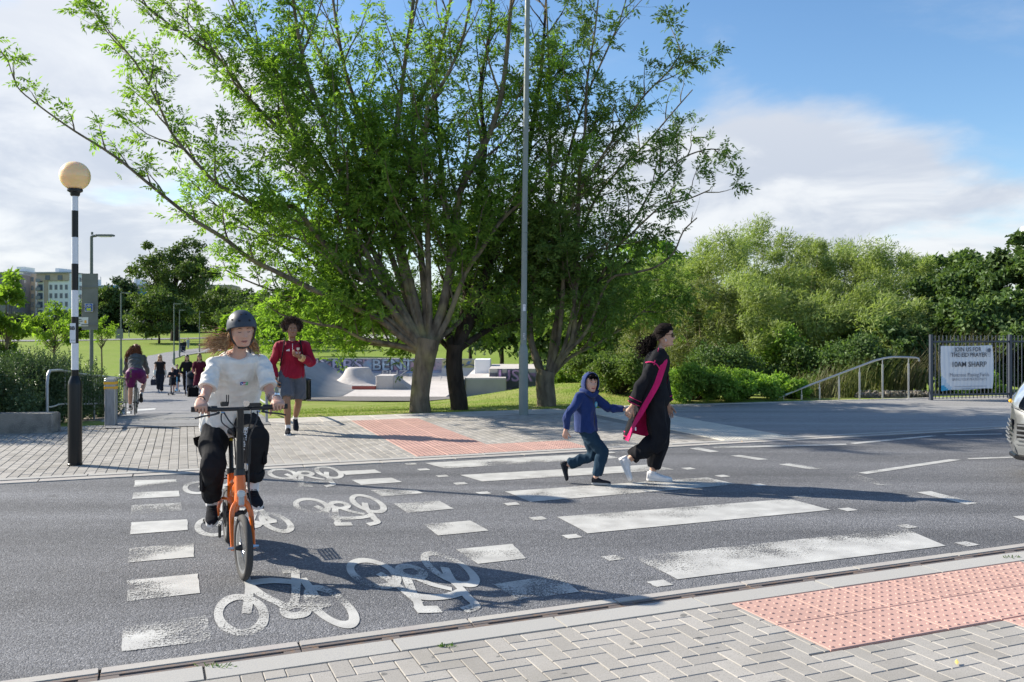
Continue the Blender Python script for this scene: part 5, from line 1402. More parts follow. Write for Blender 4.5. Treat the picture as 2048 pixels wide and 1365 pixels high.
# banner: a hung sheet with slack between its four ties
def banner():
    o = empty('banner', (*fa, 0), fang, 'white prayer banner with black lettering tied to the fence', 'banner')
    Y = 19.75
    def loc(px, py):
        # intersect pixel ray with the fence plane 4 cm in front
        dirv = np.array([(px - CX) / FPX, 1.0]); nv = np.array([-fd[1], fd[0]]); t = (nv @ (fa - nv * .05)) / (nv @ dirv)
        p = dirv * t; return float((p - fa) @ fd), CAMZ - (py - HY) / FPX * t
    c = [loc(1881, 692), loc(1984, 690.5), loc(1984.5, 778), loc(1882, 783)]
    nu, nv_ = 30, 24; V = []
    for j in range(nv_ + 1):
        for i in range(nu + 1):
            u, v = i / nu, j / nv_
            x = (c[0][0] * (1 - u) + c[1][0] * u) * (1 - v) + (c[3][0] * (1 - u) + c[2][0] * u) * v
            z = (c[0][1] * (1 - u) + c[1][1] * u) * (1 - v) + (c[3][1] * (1 - u) + c[2][1] * u) * v
            x += .05 * math.sin(v * math.pi) * (u - .2) * (1 if u > .5 else .3); z -= .015 * math.sin(u * math.pi) * (1 - 2 * v) - .012 * math.sin(u * 9) * v
            y = -.055 - .02 * math.sin(u * math.pi) * math.sin(v * math.pi) + .004 * math.sin(u * 5 + v * 8) + .0025 * math.sin(u * 8 - v * 11) + .008 * math.sin((u + v) * 5) * v
            V.append((x, y, z))
    F = np.array([(j * (nu + 1) + i, (j + 1) * (nu + 1) + i, (j + 1) * (nu + 1) + i + 1, j * (nu + 1) + i + 1) for j in range(nv_) for i in range(nu)])
    mi = []
    for j in range(nv_):
        for i in range(nu):
            u, v = (i + .5) / nu, (j + .5) / nv_
            k = 0
            if v > .62 and u < (v - .62) * 1.3 * .45 + .0: k = 2 if v > .84 and u < (v - .84) * .9 else 1
            mi.append(k)
    M1 = mat('banner_white', (.66, .69, .73), .55, trans=(.07,)); M2 = mat('banner_pale_blue', (.42, .55, .68), .55, trans=(.07,)); M3 = mat('banner_cyan', (.03, .32, .55), .55)
    mobj('sheet', np_mesh('sheet', V, F, [M1, M2, M3], smooth=True, midx=mi), o)
    W = c[1][0] - c[0][0]; x0 = c[0][0]; H = c[0][1] - c[3][1]; z0 = c[0][1]
    MD = mat('banner_ink', (.05, .055, .07), .6); MG = mat('banner_ink_grey', (.12, .13, .17), .6)
    for body, u, v, sz, b_, m_, wd in (('JOIN US FOR', .50, .085, .135, .0022, MD, .53), ('THE EID PRAYER', .52, .205, .135, .0022, MD, .70), ('10AM SHARP', .52, .415, .165, .0022, MD, .66), ('Montrose Playing Fields', .53, .645, .115, 0, MG, .76), ('BRING YOUR PRAYER MATS', .53, .745, .085, -.0004, MG, .66), ('REFRESHMENTS WILL BE SERVED', .55, .895, .035, 0, MG, .62), ('ALL WELCOME', .55, .95, .035, 0, MG, .35)):
        if sz < .05: # too fine to read: two thin lines of print
            MB().box((x0 + u * W, -.105, z0 - v * H), (wd * W, .002, .011)).build('small_print', mat('banner_smallprint', (.33, .35, .40), .6), o); continue
        me = text_mesh(body, sz, b_, 1.0)
        me.materials.append(m_)
        xs = [v_.co.x for v_ in me.vertices]; w0 = max(xs) - min(xs); k = wd * W / w0
        mobj('lettering', me, o, (x0 + u * W, -.103, z0 - v * H), (R(90), 0, 0)).scale = (k, 1, 1)
    mb = MB(); mb.lathe([(.05, 0), (.05, .003), (.042, .003), (.042, 0)], c=(x0 + .915 * W, -.104, z0 - .10 * H), n=18, axis='y')
    for k in range(4): mb.box((x0 + .915 * W, -.104, z0 - (.15 + .03 * k) * H), (.09 - .01 * k, .002, .01))
    mb.build('emblem', mat('banner_emblem', (.30, .32, .36), .6), o)
    for (cx_, cz_) in c: MB().tube([(cx_, -.05, cz_), (cx_ + .01, 0, cz_ + .03)], .006, 5).build('cable_tie', M_BLACK, o)
banner()
# litter bin
x, y, z = at_px(608, 32.5); bn = empty('litter_bin', (x, y, z), 0, 'black litter bin on the grass behind the walking man', 'bin')
MB().box((0, 0, .37), (.44, .44, .76), bev=.04).build('body', M_BLACK, bn)
mb = MB().lathe([(.28, 0), (.27, .05), (.18, .1), (.001, .12)], c=(0, 0, .75), n=16); mb.build('hood', M_BLACK, bn, smooth=True)
MB().box((-.02, -.225, .60), (.11, .01, .13)).build('opening', M_WHITE, bn)
mb = MB()
for k in range(12): rng_ = random.Random(k); mb.box((rng_.uniform(-.17, .17), -.225, rng_.uniform(.1, .45)), (rng_.uniform(.02, .1), .006, .012), M=Matrix.Rotation(rng_.uniform(-.8, .8), 3, 'Y'))
mb.build('scratched_tag', mat('bin_scratch', (.12, .13, .13), .6), bn)
# low dark building and yellow column behind the plaza
x, y, z = at_px(640, 165); pb = empty('pavilion', (x, y, z), 0, 'low dark pavilion with a yellow column beyond the plaza', 'building')
MB().box((0, 3, 2.3), (13, 6, 4.6)).build('wall', mat('pavilion_dark', (.10, .10, .11), .8), pb)
MB().box((0, 0, 4.7), (14, 8, .35)).build('roof', mat('pavilion_roof', (.35, .34, .32), .8), pb)
MB().box((-3.6, -1.2, 2.1), (1.1, .8, 4.2)).build('column', mat('pavilion_yellow', (.75, .38, .03), .6), pb)
for dx in (-1.3, 1.2, 3.6): MB().box((dx, -1.1, 2.0), (.5, .5, 4.0)).build('column', M_CONC, pb)

# ------------------------------------------------------------------ distant flats
M_GLA = mat('window_glass_far', (.10, .13, .17), .15)
M_BRK = mat('far_brick', (.52, .42, .34), .85, var=[(1.2, 4, (.46, .36, .28), .4, .7)])
M_REN = mat('far_render', (.82, .83, .85), .8); M_DKB = mat('far_dark_brick', (.20, .19, .20), .85); M_GRF = mat('far_grey', (.30, .31, .33), .7)
def flats(label, px0, px1, pyt, Y, ang, faces, depth=14, floors=6, bays=7, top=None, pyb=668, name='apartment_building', balc=()):
    x0, x1 = (px0 - CX) / FPX * Y, (px1 - CX) / FPX * Y; w = (x1 - x0) / math.cos(ang); zt, zb = CAMZ - (pyt - HY) / FPX * Y, -6
    o = empty(name, (x0, Y, zb), ang, label, 'building', 'flats beyond the park'); h = zt - zb
    MB().box((w / 2, depth / 2, h / 2), (w, depth, h)).build('wall', faces, o)
    MB().box((w / 2, depth / 2, h + .2), (w + .4, depth + .4, .4)).build('parapet', M_GRF, o)
    fh = 2.95; bw = w / bays
    win = MB().box((0, 0, 0), (bw * .42, .12, 1.5)).mesh('window', M_GLA); fr = MB().box((0, 0, 0), (bw * .42 + .25, .08, 1.75)).mesh('window_frame', M_GRF)
    for f in range(floors):
        zc = h - 1.9 - f * fh
        for b in range(bays):
            if (b, f) in balc or b in balc:
                MB().box((bw * (b + .5), -.05, zc), (bw * .86, .14, 2.0)).build('window', M_GLA, o); MB().box((bw * (b + .5), -.7, zc - 1.15), (bw * .9, 1.4, .15)).build('balcony', M_DKB, o); MB().box((bw * (b + .5), -1.4, zc - .6), (bw * .9, .06, 1.0)).build('balustrade', M_GRF, o)
            else:
                mobj('window_frame', fr, o, (bw * (b + .5), -.01, zc)); mobj('window', win, o, (bw * (b + .5), -.05, zc))
    side = MB().box((0, 0, 0), (.1, 1.3, 1.5)).mesh('window', M_GLA)
    for f in range(floors):
        for b in range(3): mobj('window', side, o, (w + .02, 2.5 + b * 4, h - 1.9 - f * fh)); 
    if top: MB().box((w * top[0], depth / 2, h + top[2] / 2 + .3), (w * top[1], depth * .6, top[2])).build('roof_plant', M_REN, o)
    return o, w, h
o, w, h = flats('white and brick apartment block seen left of the beacon pole', 76, 142, 547, 300, -.12, M_REN, floors=7, bays=6, top=(.45, .12, 1.6), balc=(0,))
MB().box((w / 2, -.25, h - 1.2), (w + .3, .6, 2.9)).build('top_storey', M_BRK, o); MB().box((w / 2, -.6, h + .1), (w + .8, 1.2, .5)).build('parapet', M_GRF, o)
MB().box((w * .27, -.12, h / 2), (w * .13, .3, h - 2)).build('brick_panel', M_BRK, o)
for f in range(2): MB().box((w * (.35 + .4 * f), -.6, h - 1.6), (1.6, .3, 1.6)).build('window', M_GLA, o)
o2, w, h = flats('brick side wing of the white apartment block', 48, 76, 548, 304, .35, M_BRK, floors=7, bays=3)
for b in range(2): MB().box((w * (b * .45 + .28), -.03, h / 2 - 1), (w * .12, .1, h - 3)).build('white_panel', M_REN, o2)
flats('lower white apartment block right of the beacon pole', 142, 182, 573, 310, -.1, M_REN, floors=5, bays=4, top=(.4, .5, 2.6))
flats('pale apartment block behind the edge sapling', 18, 50, 545, 330, .1, M_REN, floors=6, bays=3, top=(.5, .5, 2.0))
flats('dark apartment block at the far left edge', -40, 14, 547, 290, 0, M_DKB, floors=6, bays=4)
o, w, h = flats('brown brick block under construction with blue netting', 214, 312, 573, 330, -.03, M_BRK, floors=4, bays=7, top=(.52, .06, 2.6), balc=(2, 5))
NET = mat('blue_netting', (.03, .25, .50), .7, var=[(.5, 4, (.10, .42, .62), .4, .7, 'W')])
for x, ww, zz, hh in ((-1, 12, 3.0, 6.5), (8, 8, 5.2, 5.5), (14.6, 2.6, 4.2, 6.5)): MB().box((x, -1.8, h - zz), (ww, .3, hh)).build('safety_net', NET, o)
for k in range(12): MB().tube([(-6 + k * 2.3, -2, h - 8), (-6 + k * 2.3, -2, h + 1.5 + (k % 3))], .12, 5).build('scaffold_pole', M_GRF, o)
flats('tan apartment block right of the spreading oak', 415, 462, 572, 330, .1, mat('far_tan', (.42, .34, .28), .85), floors=5, bays=5)
MB().box((0, 0, 0), (9, 5, 9)).build('tower_top', M_REN, label='tiny white tower top above the right maple', cat='building', loc=((2082 - CX) / FPX * 260, 260, ztop(452, 260) - 4.5))

# ------------------------------------------------------------------ skate park
M_SK = mat('skate_concrete', (.54, .495, .455), .8, var=[(.5, 5, (.46, .42, .39), .4, .7, 'W'), (5, 4, (.60, .56, .52), .5, .75, 'W')])
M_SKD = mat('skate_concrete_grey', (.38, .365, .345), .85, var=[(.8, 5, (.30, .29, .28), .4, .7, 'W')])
M_GRA = mat('graffiti_ground', (.36, .33, .37), .75, var=[(.8, 3, (.48, .30, .38), .48, .6, 'W'), (1.1, 3, (.20, .36, .52), .54, .64, 'W'), (2.2, 3, (.50, .50, .53), .52, .62, 'W'), (3.0, 3, (.13, .15, .2), .62, .66, 'W')])
M_GRA2 = mat('graffiti_yellow', (.48, .44, .26), .75, var=[(.9, 3, (.36, .38, .42), .48, .6, 'W'), (1.6, 3, (.52, .46, .14), .52, .62, 'W'), (2.8, 3, (.12, .2, .36), .6, .66, 'W')])
SZ = -1.12
def PW(px, Y): return (px - CX) / FPX * Y
sk = empty('skate_park', (PW(780, 40), 40, SZ), 0, 'concrete skate park bowl with graffiti covered back wall', 'skate park')
SB = np.array([PW(780, 40), 40, SZ])
def sk_mesh(name, V, F, m, smooth=False, **kw):
    V = np.array(V, float) - SB; return mobj(name, np_mesh(name, V, F, m, smooth), sk, **kw)
fl = [(PW(585, 34.3), 34.3), (PW(1012, 34.3), 34.3), (PW(985, 39), 39), (PW(965, 46.3), 46.3), (PW(585, 46.3), 46.3)]
sk_mesh('floor', [(x, y, SZ + .06) for x, y in fl] + [(x, y, SZ - .4) for x, y in fl], [(0, 1, 2, 3, 4)] + [(k, k + 5, (k + 1) % 5 + 5, (k + 1) % 5) for k in range(5)], M_SK)
def quarter(x0, x1, yb, zt, rad, m0, m1, name, vert=.45, flip=1, thick=1.0, ang=0, c=None):
    """quarter pipe along x, rising towards +y"""
    prof = []
    for k in range(11):
        a = math.pi / 2 * k / 10; prof.append((yb - rad + rad * math.sin(a), SZ + .065 + rad * (1 - math.cos(a))))
    prof = [(y_, z_) for y_, z_ in prof if z_ < zt - vert] + [(yb, zt - vert), (yb, zt), (yb + thick, zt)]
    V = []; F = []; mi = []
    for (y_, z_) in prof:
        for x_ in (x0, x1): V.append((x_, y_, z_))
    for i in range(len(prof) - 1):
        F.append((2 * i, 2 * i + 1, 2 * i + 3, 2 * i + 2)); mi.append(1 if i >= len(prof) - 4 and i != len(prof) - 2 else 0)
    # sides
    b = len(V); V += [(x0, yb + thick, SZ - .3), (x1, yb + thick, SZ - .3), (x0, prof[0][0], SZ - .3), (x1, prof[0][0], SZ - .3)]
    F.append((b + 2, *[2 * i for i in range(len(prof))], b)); F.append(tuple(reversed((b + 3, *[2 * i + 1 for i in range(len(prof))], b + 1)))); mi += [0, 0]
    F.append((2 * len(prof) - 2, 2 * len(prof) - 1, b + 1, b)); mi.append(0)
    me = np_mesh(name, np.array(V) - SB, F, [m0, m1], midx=mi); return mobj(name, me, sk)
ZT = CAMZ - 58 / FPX * 46.4
quarter(PW(580, 46), PW(884, 46.4), 46.4, ZT, 1.25, M_SK, M_GRA, 'quarter_pipe', .62)
quarter(PW(884, 46.4), PW(963, 46.4), 46.35, ZT - .05, 1.15, M_SK, M_GRA2, 'quarter_pipe', .3)
MB().tube([(PW(580, 46) - SB[0], 46.42 - SB[1], ZT - SZ + .01), (PW(963, 46.4) - SB[0], 46.42 - SB[1], ZT - SZ - .03)], .03, 6).build('coping', M_GALV, sk)
# left bank
V = []; F = []
for i in range(9):
    t = i / 8; xx = PW(600, 36) - .6 + 2.6 * t; zz = SZ + .07 + .95 * (1 - t) ** 2.2
    V += [(xx, 34.4, zz), (xx - .6, 46.3, zz)]
for i in range(8): F.append((2 * i, 2 * i + 2, 2 * i + 3, 2 * i + 1))
b = len(V); V += [(PW(600, 36) - .6, 34.4, SZ - .3), (PW(600, 36) + 2, 34.4, SZ - .3)]; F.append((b, b + 1, *[2 * i for i in range(8, -1, -1)]))
sk_mesh('bank', V, F, M_SKD, True)
# volcano
vc = np.array([PW(714, 42), 42.3, SZ + .06]) - SB
MB().lathe([(1.75, -.02), (1.45, .04), (1.15, .14), (.9, .30), (.72, .50), (.62, .72), (.58, .80), (.52, .83), (.001, .83)], n=32).build('volcano_ramp', M_SK, sk, smooth=True, angle=50, loc=tuple(vc)).scale = (1, .7, 1)
# box, wedge and red ledge
bx = np.array([PW(774, 39.5), 39.5, SZ + .06]) - SB
MB().box((0, 0, .3), (.78, 1.5, .62), bev=.02).build('grind_box', M_SK, sk, loc=tuple(bx))
wd = MB(); wd.add([(.39, -.75, 0), (1.15, -.75, 0), (1.15, .75, 0), (.39, .75, 0), (.39, -.75, .6), (.39, .75, .6), (.68, -.75, .32), (.68, .75, .32)], [(0, 1, 6, 4), (2, 3, 5, 7), (4, 6, 7, 5), (6, 1, 2, 7), (0, 4, 5, 3), (0, 3, 2, 1)]); wd.build('wedge_ramp', M_SKD, sk, loc=tuple(bx))
MB().box((-.92, -.62, .07), (1.05, .4, .16), bev=.01).build('ledge', mat('ledge_red', (.45, .10, .07), .6), sk, loc=tuple(bx))
MB().box((-.92, -.62, .165), (1.05, .4, .03), bev=.005).build('ledge_top', M_SK, sk, loc=tuple(bx))
for k in range(5): p = np.array([PW(634 + 3 * k, 41), 41 - .15 * k, SZ + .06]) - SB; MB().tube([(0, 0, 0), (0, 0, .42)], .03, 5).build('grind_rail_post', M_BLACK, sk, loc=tuple(p))
# right side quarter, deck and graffiti block
V = []; F = []
n = 10
xr0, xr1 = PW(893, 35), PW(934, 36.5)
for i in range(n + 1):
    t = i / n; zz = SZ + .06 + .72 * t ** 2; V += [(xr0 + (xr1 - xr0) * t, 34.4 + .5 * t, zz), (xr0 + (xr1 - xr0) * t + .3, 43, zz)]
for i in range(n): F.append((2 * i, 2 * i + 2, 2 * i + 3, 2 * i + 1))
b = len(V); V += [(xr0, 34.4, SZ - .4), (xr1, 34.9, SZ - .4)]; F.append((b, b + 1, *[2 * i for i in range(n, -1, -1)]))
sk_mesh('bank', V, F, M_SKD, True)
zd = SZ + .78
p = np.array([(xr1 + PW(985, 37)) / 2 + .3, 38.7, (zd + SZ - .4) / 2]) - SB
MB().box(p, (PW(985, 37) - xr1 + .6, 7.4, zd - SZ + .4), bev=.02).build('deck', M_SK, sk)
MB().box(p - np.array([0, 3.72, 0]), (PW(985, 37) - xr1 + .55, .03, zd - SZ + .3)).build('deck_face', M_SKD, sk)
zt2 = CAMZ - 78 / FPX * 36; p = np.array([(PW(978, 36) + PW(1085, 36)) / 2, 38.5, (zt2 + SZ - .5) / 2]) - SB
wl = PW(1085, 36) - PW(978, 36)
MB().box(p, (wl, 5, zt2 - SZ + .5), bev=.015).build('block', M_SK, sk)
MB().box(p - np.array([0, 2.52, .08]), (wl - .04, .03, zt2 - SZ + .3)).build('block_face', mat('graffiti_dark', (.10, .10, .13), .7, var=[(1.4, 3, (.28, .16, .34), .5, .62, 'W'), (2.4, 2, (.06, .06, .07), .55, .62, 'W')]), sk)
MB().box(np.array([PW(966, 39.5), 39.5, zd + .3]) - SB, (.7, 1.6, .62), bev=.02).build('grind_box', M_REN, sk)
# lettering of the graffiti
def graf(body, px, py, Y, size, fill, line, wd=None, tilt=0, rx=90):
    for b_, m_, dy in ((size * .075, line, 0), (size * .01, fill, -.03)):
        me = text_mesh(body, size, b_, .98); me.materials.append(m_)
        p = ray(px, py, Y + dy) - SB; o = mobj('graffiti_lettering', me, sk, tuple(p), (R(rx), tilt, 0)); o.scale = (wd or 1, 1, 1)
GL = mat('graf_black', (.13, .14, .19), .6); 
def gm(n_, c): return mat('graf_' + n_, c, .6, var=[(3, 3, tuple(min(1, q_ * 1.5 + .05) for q_ in c), .45, .6, 'W')])
graf('HYBRS', 668, 731, 46.36, .78, gm('lilac', (.38, .34, .44)), GL, 1.35)
graf('BENT', 785, 731, 46.36, .80, gm('blue', (.30, .38, .46)), GL, 1.15)
graf('OX', 608, 732, 46.36, .78, gm('pink', (.50, .28, .38)), GL, 1.2)
graf('CF', 851, 732, 46.36, .74, gm('pale', (.48, .50, .55)), GL, 1.1)
graf('PHZ', 789, 747, 45.55, .42, M_SK, GL, 1.8, rx=62)
graf('SKO', 922, 741, 46.3, .7, gm('olive', (.42, .38, .16)), gm('navy', (.05, .08, .2)), 1.2)
graf('USA', 1030, 753, 35.93, .68, gm('violet', (.40, .22, .42)), GL, 1.15)
graf('5', 1078, 753, 35.93, .62, M_WHITE, GL, 1.0)
# dark gravel in front of the bowl
V = [(*GT(612, 803)[:2], 0), (*GT(700, 804)[:2], 0), (*GT(850, 804)[:2], 0), (*GT(900, 800)[:2], 0), (*GT(905, 794)[:2], 0), (*GT(850, 793)[:2], 0), (*GT(700, 792)[:2], 0), (*GT(600, 790)[:2], 0)]
V = [(a, b, terr(a, b) + .03) for a, b, c in V]
mobj('gravel_strip', np_mesh('gravel_strip', V, [tuple(range(8))], mat('gravel', (.11, .10, .09), .95, var=[(30, 4, (.2, .185, .17), .45, .7, 'W')])), kind='structure', label='dark gravel strip in front of the skate park floor', cat='gravel')

# ------------------------------------------------------------------ silver car
def car():
    M_SIL = mat('silver_paint', (.13, .135, .14), .36, metal=.4, coat=.6); M_BUM = mat('bumper_silver', (.15, .155, .16), .5, metal=.1); M_CGL = mat('car_glass', (.02, .025, .03), .05); M_TYR = mat('tyre_black', (.02, .02, .02), .8)
    org = SN(6.86, 1.62)
    o = empty('parked_car', (*org, 0), RANG, 'silver car nosing in from the right edge of the road', 'car')   # local +x = backwards along the car
    o.name = 'car'
    def hood(x): return np.interp(x, [0, .05, .15, .35, .9, 1.25, 1.9, 2.6, 3.4, 4.0, 4.15], [.62, .74, .86, .93, 1.02, 1.08, 1.12, 1.12, 1.10, 1.05, .95])
    def halfw(x, z):
        base = .865
        nose = .865 * (1 - max(0, 1 - x / .62) ** 2.6 * .42)      # plan rounding of the front
        tail = .865 * (1 - max(0, 1 - (4.2 - x) / .4) ** 2.6 * .2)
        f = 1 - .10 * max(0, (z - .75) / .4) ** 1.5 - .05 * max(0, (.42 - z) / .25)
        return min(base, nose, tail) * f
    xs = [0, .03, .08, .15, .25, .38, .55, .8, 1.1, 1.4, 1.9, 2.5, 3.1, 3.6, 3.95, 4.12, 4.2]
    zr = [.0, .08, .2, .4, .6, .78, .9, 1.0]
    V = []; F = []
    def bx_(x, t):           # slight forward bulge of the bumper
        return x - (.07 * math.exp(-((t - .35) / .25) ** 2) if x < .4 else 0)
    ny = 9
    rings = []
    for x in xs:
        zt = float(hood(x)); z0 = .20
        ring = []
        for t in zr: z = z0 + (zt - z0) * t * .93; ring.append((bx_(x, t), -halfw(x, z), z))
        for k in range(1, ny): y = -1 + 2 * k / ny; hw = halfw(x, zt); ring.append((x, y * hw * .96, zt * (1 - .0) - .03 * abs(y) ** 3))
        for t in reversed(zr): z = z0 + (zt - z0) * t * .93; ring.append((bx_(x, t), halfw(x, z), z))
        rings.append(ring)
    m = len(rings[0])
    for r_ in rings: V += r_
    for i in range(len(xs) - 1):
        for k in range(m - 1): F.append((i * m + k, i * m + k + 1, (i + 1) * m + k + 1, (i + 1) * m + k))
    F.append(tuple(range(m))[::-1]); F.append(tuple((len(xs) - 1) * m + k for k in range(m)))
    me = np_mesh('body', V, F, M_SIL, smooth=True); me.set_sharp_from_angle(angle=R(40)); mobj('body', me, o)
    gh = [(1.15, 1.05, .78), (1.75, 1.42, .66), (2.2, 1.50, .62), (3.2, 1.48, .62), (3.7, 1.38, .62), (4.05, 1.05, .74)]
    V = []; 
    for x, z, w in gh: V += [(x, -w, z - .12 if 1.2 < x < 4 else z), (x, -w * .9, z), (x, w * .9, z), (x, w, z - .12 if 1.2 < x < 4 else z)]
    F = []
    for i in range(len(gh) - 1):
        for k in range(3): F.append((i * 4 + k, i * 4 + k + 1, i * 4 + k + 5, i * 4 + k + 4))
    mobj('roof', np_mesh('roof', V, F, M_SIL, smooth=True), o)
    V = []; gl = [(1.1, .82), (1.75, .70), (3.7, .68), (4.1, .78)]; zz = [(1.02, 1.06), (1.05, 1.36), (1.06, 1.33), (1.02, 1.04)]
    F = []
    for (x, w), (a, b) in zip(gl, zz): V += [(x, -w - .1 * (b > 1.2), a), (x, -w + .0, b), (x, w, b), (x, w + .1 * (b > 1.2), a)]
    for i in range(3):
        for k in (0, 2): F.append((i * 4 + k, i * 4 + k + 1, i * 4 + k + 5, i * 4 + k + 4))
    F.append((0, 1, 2, 3)); mobj('side_window', np_mesh('side_window', V, F, M_CGL), o)
    mobj('windscreen', np_mesh('windscreen', [(1.12, -.76, 1.07), (1.12, .76, 1.07), (1.72, .60, 1.415), (1.72, -.60, 1.415)], [(0, 1, 2, 3)], M_CGL), o)
    # front bumper skin, fog grilles with slats, headlights, wheels
    def onn(y, z, out=.0):    # point on the nose surface
        lo, hi = 0, .9
        for _ in range(30):
            mid = (lo + hi) / 2
            if halfw(mid, z) > abs(y): hi = mid
            else: lo = mid
        t = (z - .2) / .7; x = hi - .07 * math.exp(-((t - .35) / .25) ** 2); return np.array([x - out, y, z])
    for sg in (1, -1):
        rec = [onn(sg * y, z, .004) for y, z in ((.60, .62), (.79, .60), (.76, .33), (.56, .33))]
        mobj('fog_recess', np_mesh('fog_recess', rec, [(0, 1, 2, 3)], M_BLACK), o)
        for k in range(6):
            z = .36 + k * .045; a, b_ = onn(sg * (.565 + .006 * k), z, .012), onn(sg * (.76 + .005 * k), z + .012, .012)
            MB().tube([a, (a + b_) / 2 + np.array([-.01, 0, .004]), b_], .009, 5).build('grille_slat', M_BUM, o)
        V = []; 
        for j in range(7):
            for i in range(7):
                u, v = i / 6, j / 6; y = .48 + .33 * u; z = .76 + .06 * u + (.17 + .11 * u) * v
                p = onn(sg * min(y, .80), min(z, .90), .012 + .03 * math.sin(u * 3.14) * math.sin(v * 3.14)); p[2] = z - .01; p[0] += max(0, z - .80) * .9 + .0; V.append(p)
        F = [(j * 7 + i, j * 7 + i + 1, j * 7 + i + 8, j * 7 + i + 7) for j in range(6) for i in range(6)]
        hl = mobj('headlight', np_mesh('headlight', V, F, mat('headlight_glass', (.62, .68, .76), .08, metal=.5, coat=1, var=[(7, 2, (.40, .45, .52), .4, .7)]), smooth=True), o)
        MB().ball(onn(sg * .74, .80, .012), .022).build('indicator', M_YEL, o)
    for k in range(5):
        z = .36 + k * .05; MB().tube([onn(y, z, .012) for y in (-.46, -.2, 0, .2, .46)], .01, 5).build('grille_slat', M_BUM, o)
    mobj('lower_grille', np_mesh('lower_grille', [onn(y, z, .004) for z in (.34, .58) for y in (-.48, -.24, 0, .24, .48)], [(i, i + 1, i + 6, i + 5) for i in range(4)], M_BLACK), o)
    MB().box((-.07, 0, .66), (.02, .52, .11), bev=.005).build('number_plate', mat('plate_white', (.7, .7, .66), .5), o)
    MB().tube([onn(y, .215, .02) for y in (-.72, -.5, -.2, 0, .2, .5, .72)], .03, 6).build('lip_spoiler', M_BLACK, o)
    # crease between bonnet and bumper
    MB().tube([onn(y, .735, .001) for y in (-.8, -.7, -.5, -.2, 0, .2, .5, .7, .8)], .004, 4).build('bumper_seam', M_BLACK, o)
    for x in (.78, 3.35):
        for sg in (-1, 1):
            w = empty('wheel', (x, sg * .76, .30)); w.parent = o
            MB().lathe([(.19, -.10), (.29, -.10), (.30, -.07), (.30, .07), (.29, .10), (.19, .10)], n=28, axis='y').build('tyre', M_TYR, w, smooth=True)
            MB().lathe([(.19, -.09), (.17, -.02), (.05, -.05), (.001, -.06)], n=24, axis='y').build('rim', M_STEEL, w, smooth=True, rot=(0, 0, 0 if sg < 0 else math.pi))
            MB().lathe([(.36, -.02), (.36, .12), (.30, .12)], n=28, axis='y').build('wheel_arch', M_BLACK, w, rot=(0, 0, 0 if sg < 0 else math.pi))
car()
# ------------------------------------------------------------------ figures: tools
def V3(*a): return np.array(a, float)
def catmull(P, k=4):
    P = [np.asarray(p, float) for p in P]; Q = []
    for i in range(len(P) - 1):
        a = P[max(i - 1, 0)]; b = P[i]; c = P[i + 1]; d = P[min(i + 2, len(P) - 1)]
        for j in range(k):
            t = j / k; Q.append(.5 * ((2 * b) + (-a + c) * t + (2 * a - 5 * b + 4 * c - d) * t * t + (-a + 3 * b - 3 * c + d) * t ** 3))
    Q.append(P[-1]); return Q
def capsule(mb, pts, rad, n=14, flat=None, k=4, m=0):
    """smooth limb with round ends; pts and radii interpolated"""
    Q = catmull([np.append(np.asarray(p, float), r) for p, r in zip(pts, rad)], k)
    P = [q[:3] for q in Q]; r_ = [max(.002, q[3]) for q in Q]
    t0 = nrm(P[1] - P[0]); t1 = nrm(P[-1] - P[-2])
    P2 = [P[0] - t0 * r_[0] * .9, P[0] - t0 * r_[0] * .6] + P + [P[-1] + t1 * r_[-1] * .6, P[-1] + t1 * r_[-1] * .9]
    R2 = [r_[0] * .42, r_[0] * .8] + r_ + [r_[-1] * .8, r_[-1] * .42]
    mb.tube(P2, R2, n, m=m, flat=flat)
def loft(mb, rings, n=28, m=0):
    """rings = (centre, lateral, forward, a, b, exponent)"""
    V = []
    for c, la, fo, a, b, ex in rings:
        for k in range(n):
            t = 2 * math.pi * k / n; ct, st = math.cos(t), math.sin(t)
            x = a * math.copysign(abs(ct) ** (2 / ex), ct); y = b * math.copysign(abs(st) ** (2 / ex), st)
            V.append(c + la * x + fo * y)
    F = [(i * n + k, i * n + (k + 1) % n, (i + 1) * n + (k + 1) % n, (i + 1) * n + k) for i in range(len(rings) - 1) for k in range(n)]
    F.append(tuple(reversed(range(n)))); F.append(tuple((len(rings) - 1) * n + k for k in range(n)))
    mb.add(V, F, m)
def fuse(mb, voxel, it=3, fac=.5):
    me = bpy.data.meshes.new('tmp'); me.from_pydata(mb.V, [], mb.F); me.update()
    o = bpy.data.objects.new('tmp', me); COL.objects.link(o)
    r_ = o.modifiers.new('r', 'REMESH'); r_.mode = 'VOXEL'; r_.voxel_size = voxel
    s = o.modifiers.new('s', 'SMOOTH'); s.factor = fac; s.iterations = it
    dg = bpy.context.evaluated_depsgraph_get(); dg.update()
    out = bpy.data.meshes.new_from_object(o.evaluated_get(dg))
    bpy.data.objects.remove(o); bpy.data.meshes.remove(me)
    return out
def mesh_arrays(me):
    n = len(me.vertices); V = np.empty(n * 3, np.float32); me.vertices.foreach_get('co', V); V = V.reshape(-1, 3).astype(float)
    N = np.empty(n * 3, np.float32); me.vertex_normals.foreach_get('vector', N) if hasattr(me, 'vertex_normals') else me.vertices.foreach_get('normal', N)
    return V, N.reshape(-1, 3).astype(float)
def set_co(me, V): me.vertices.foreach_set('co', V.astype(np.float32).ravel()); me.update()
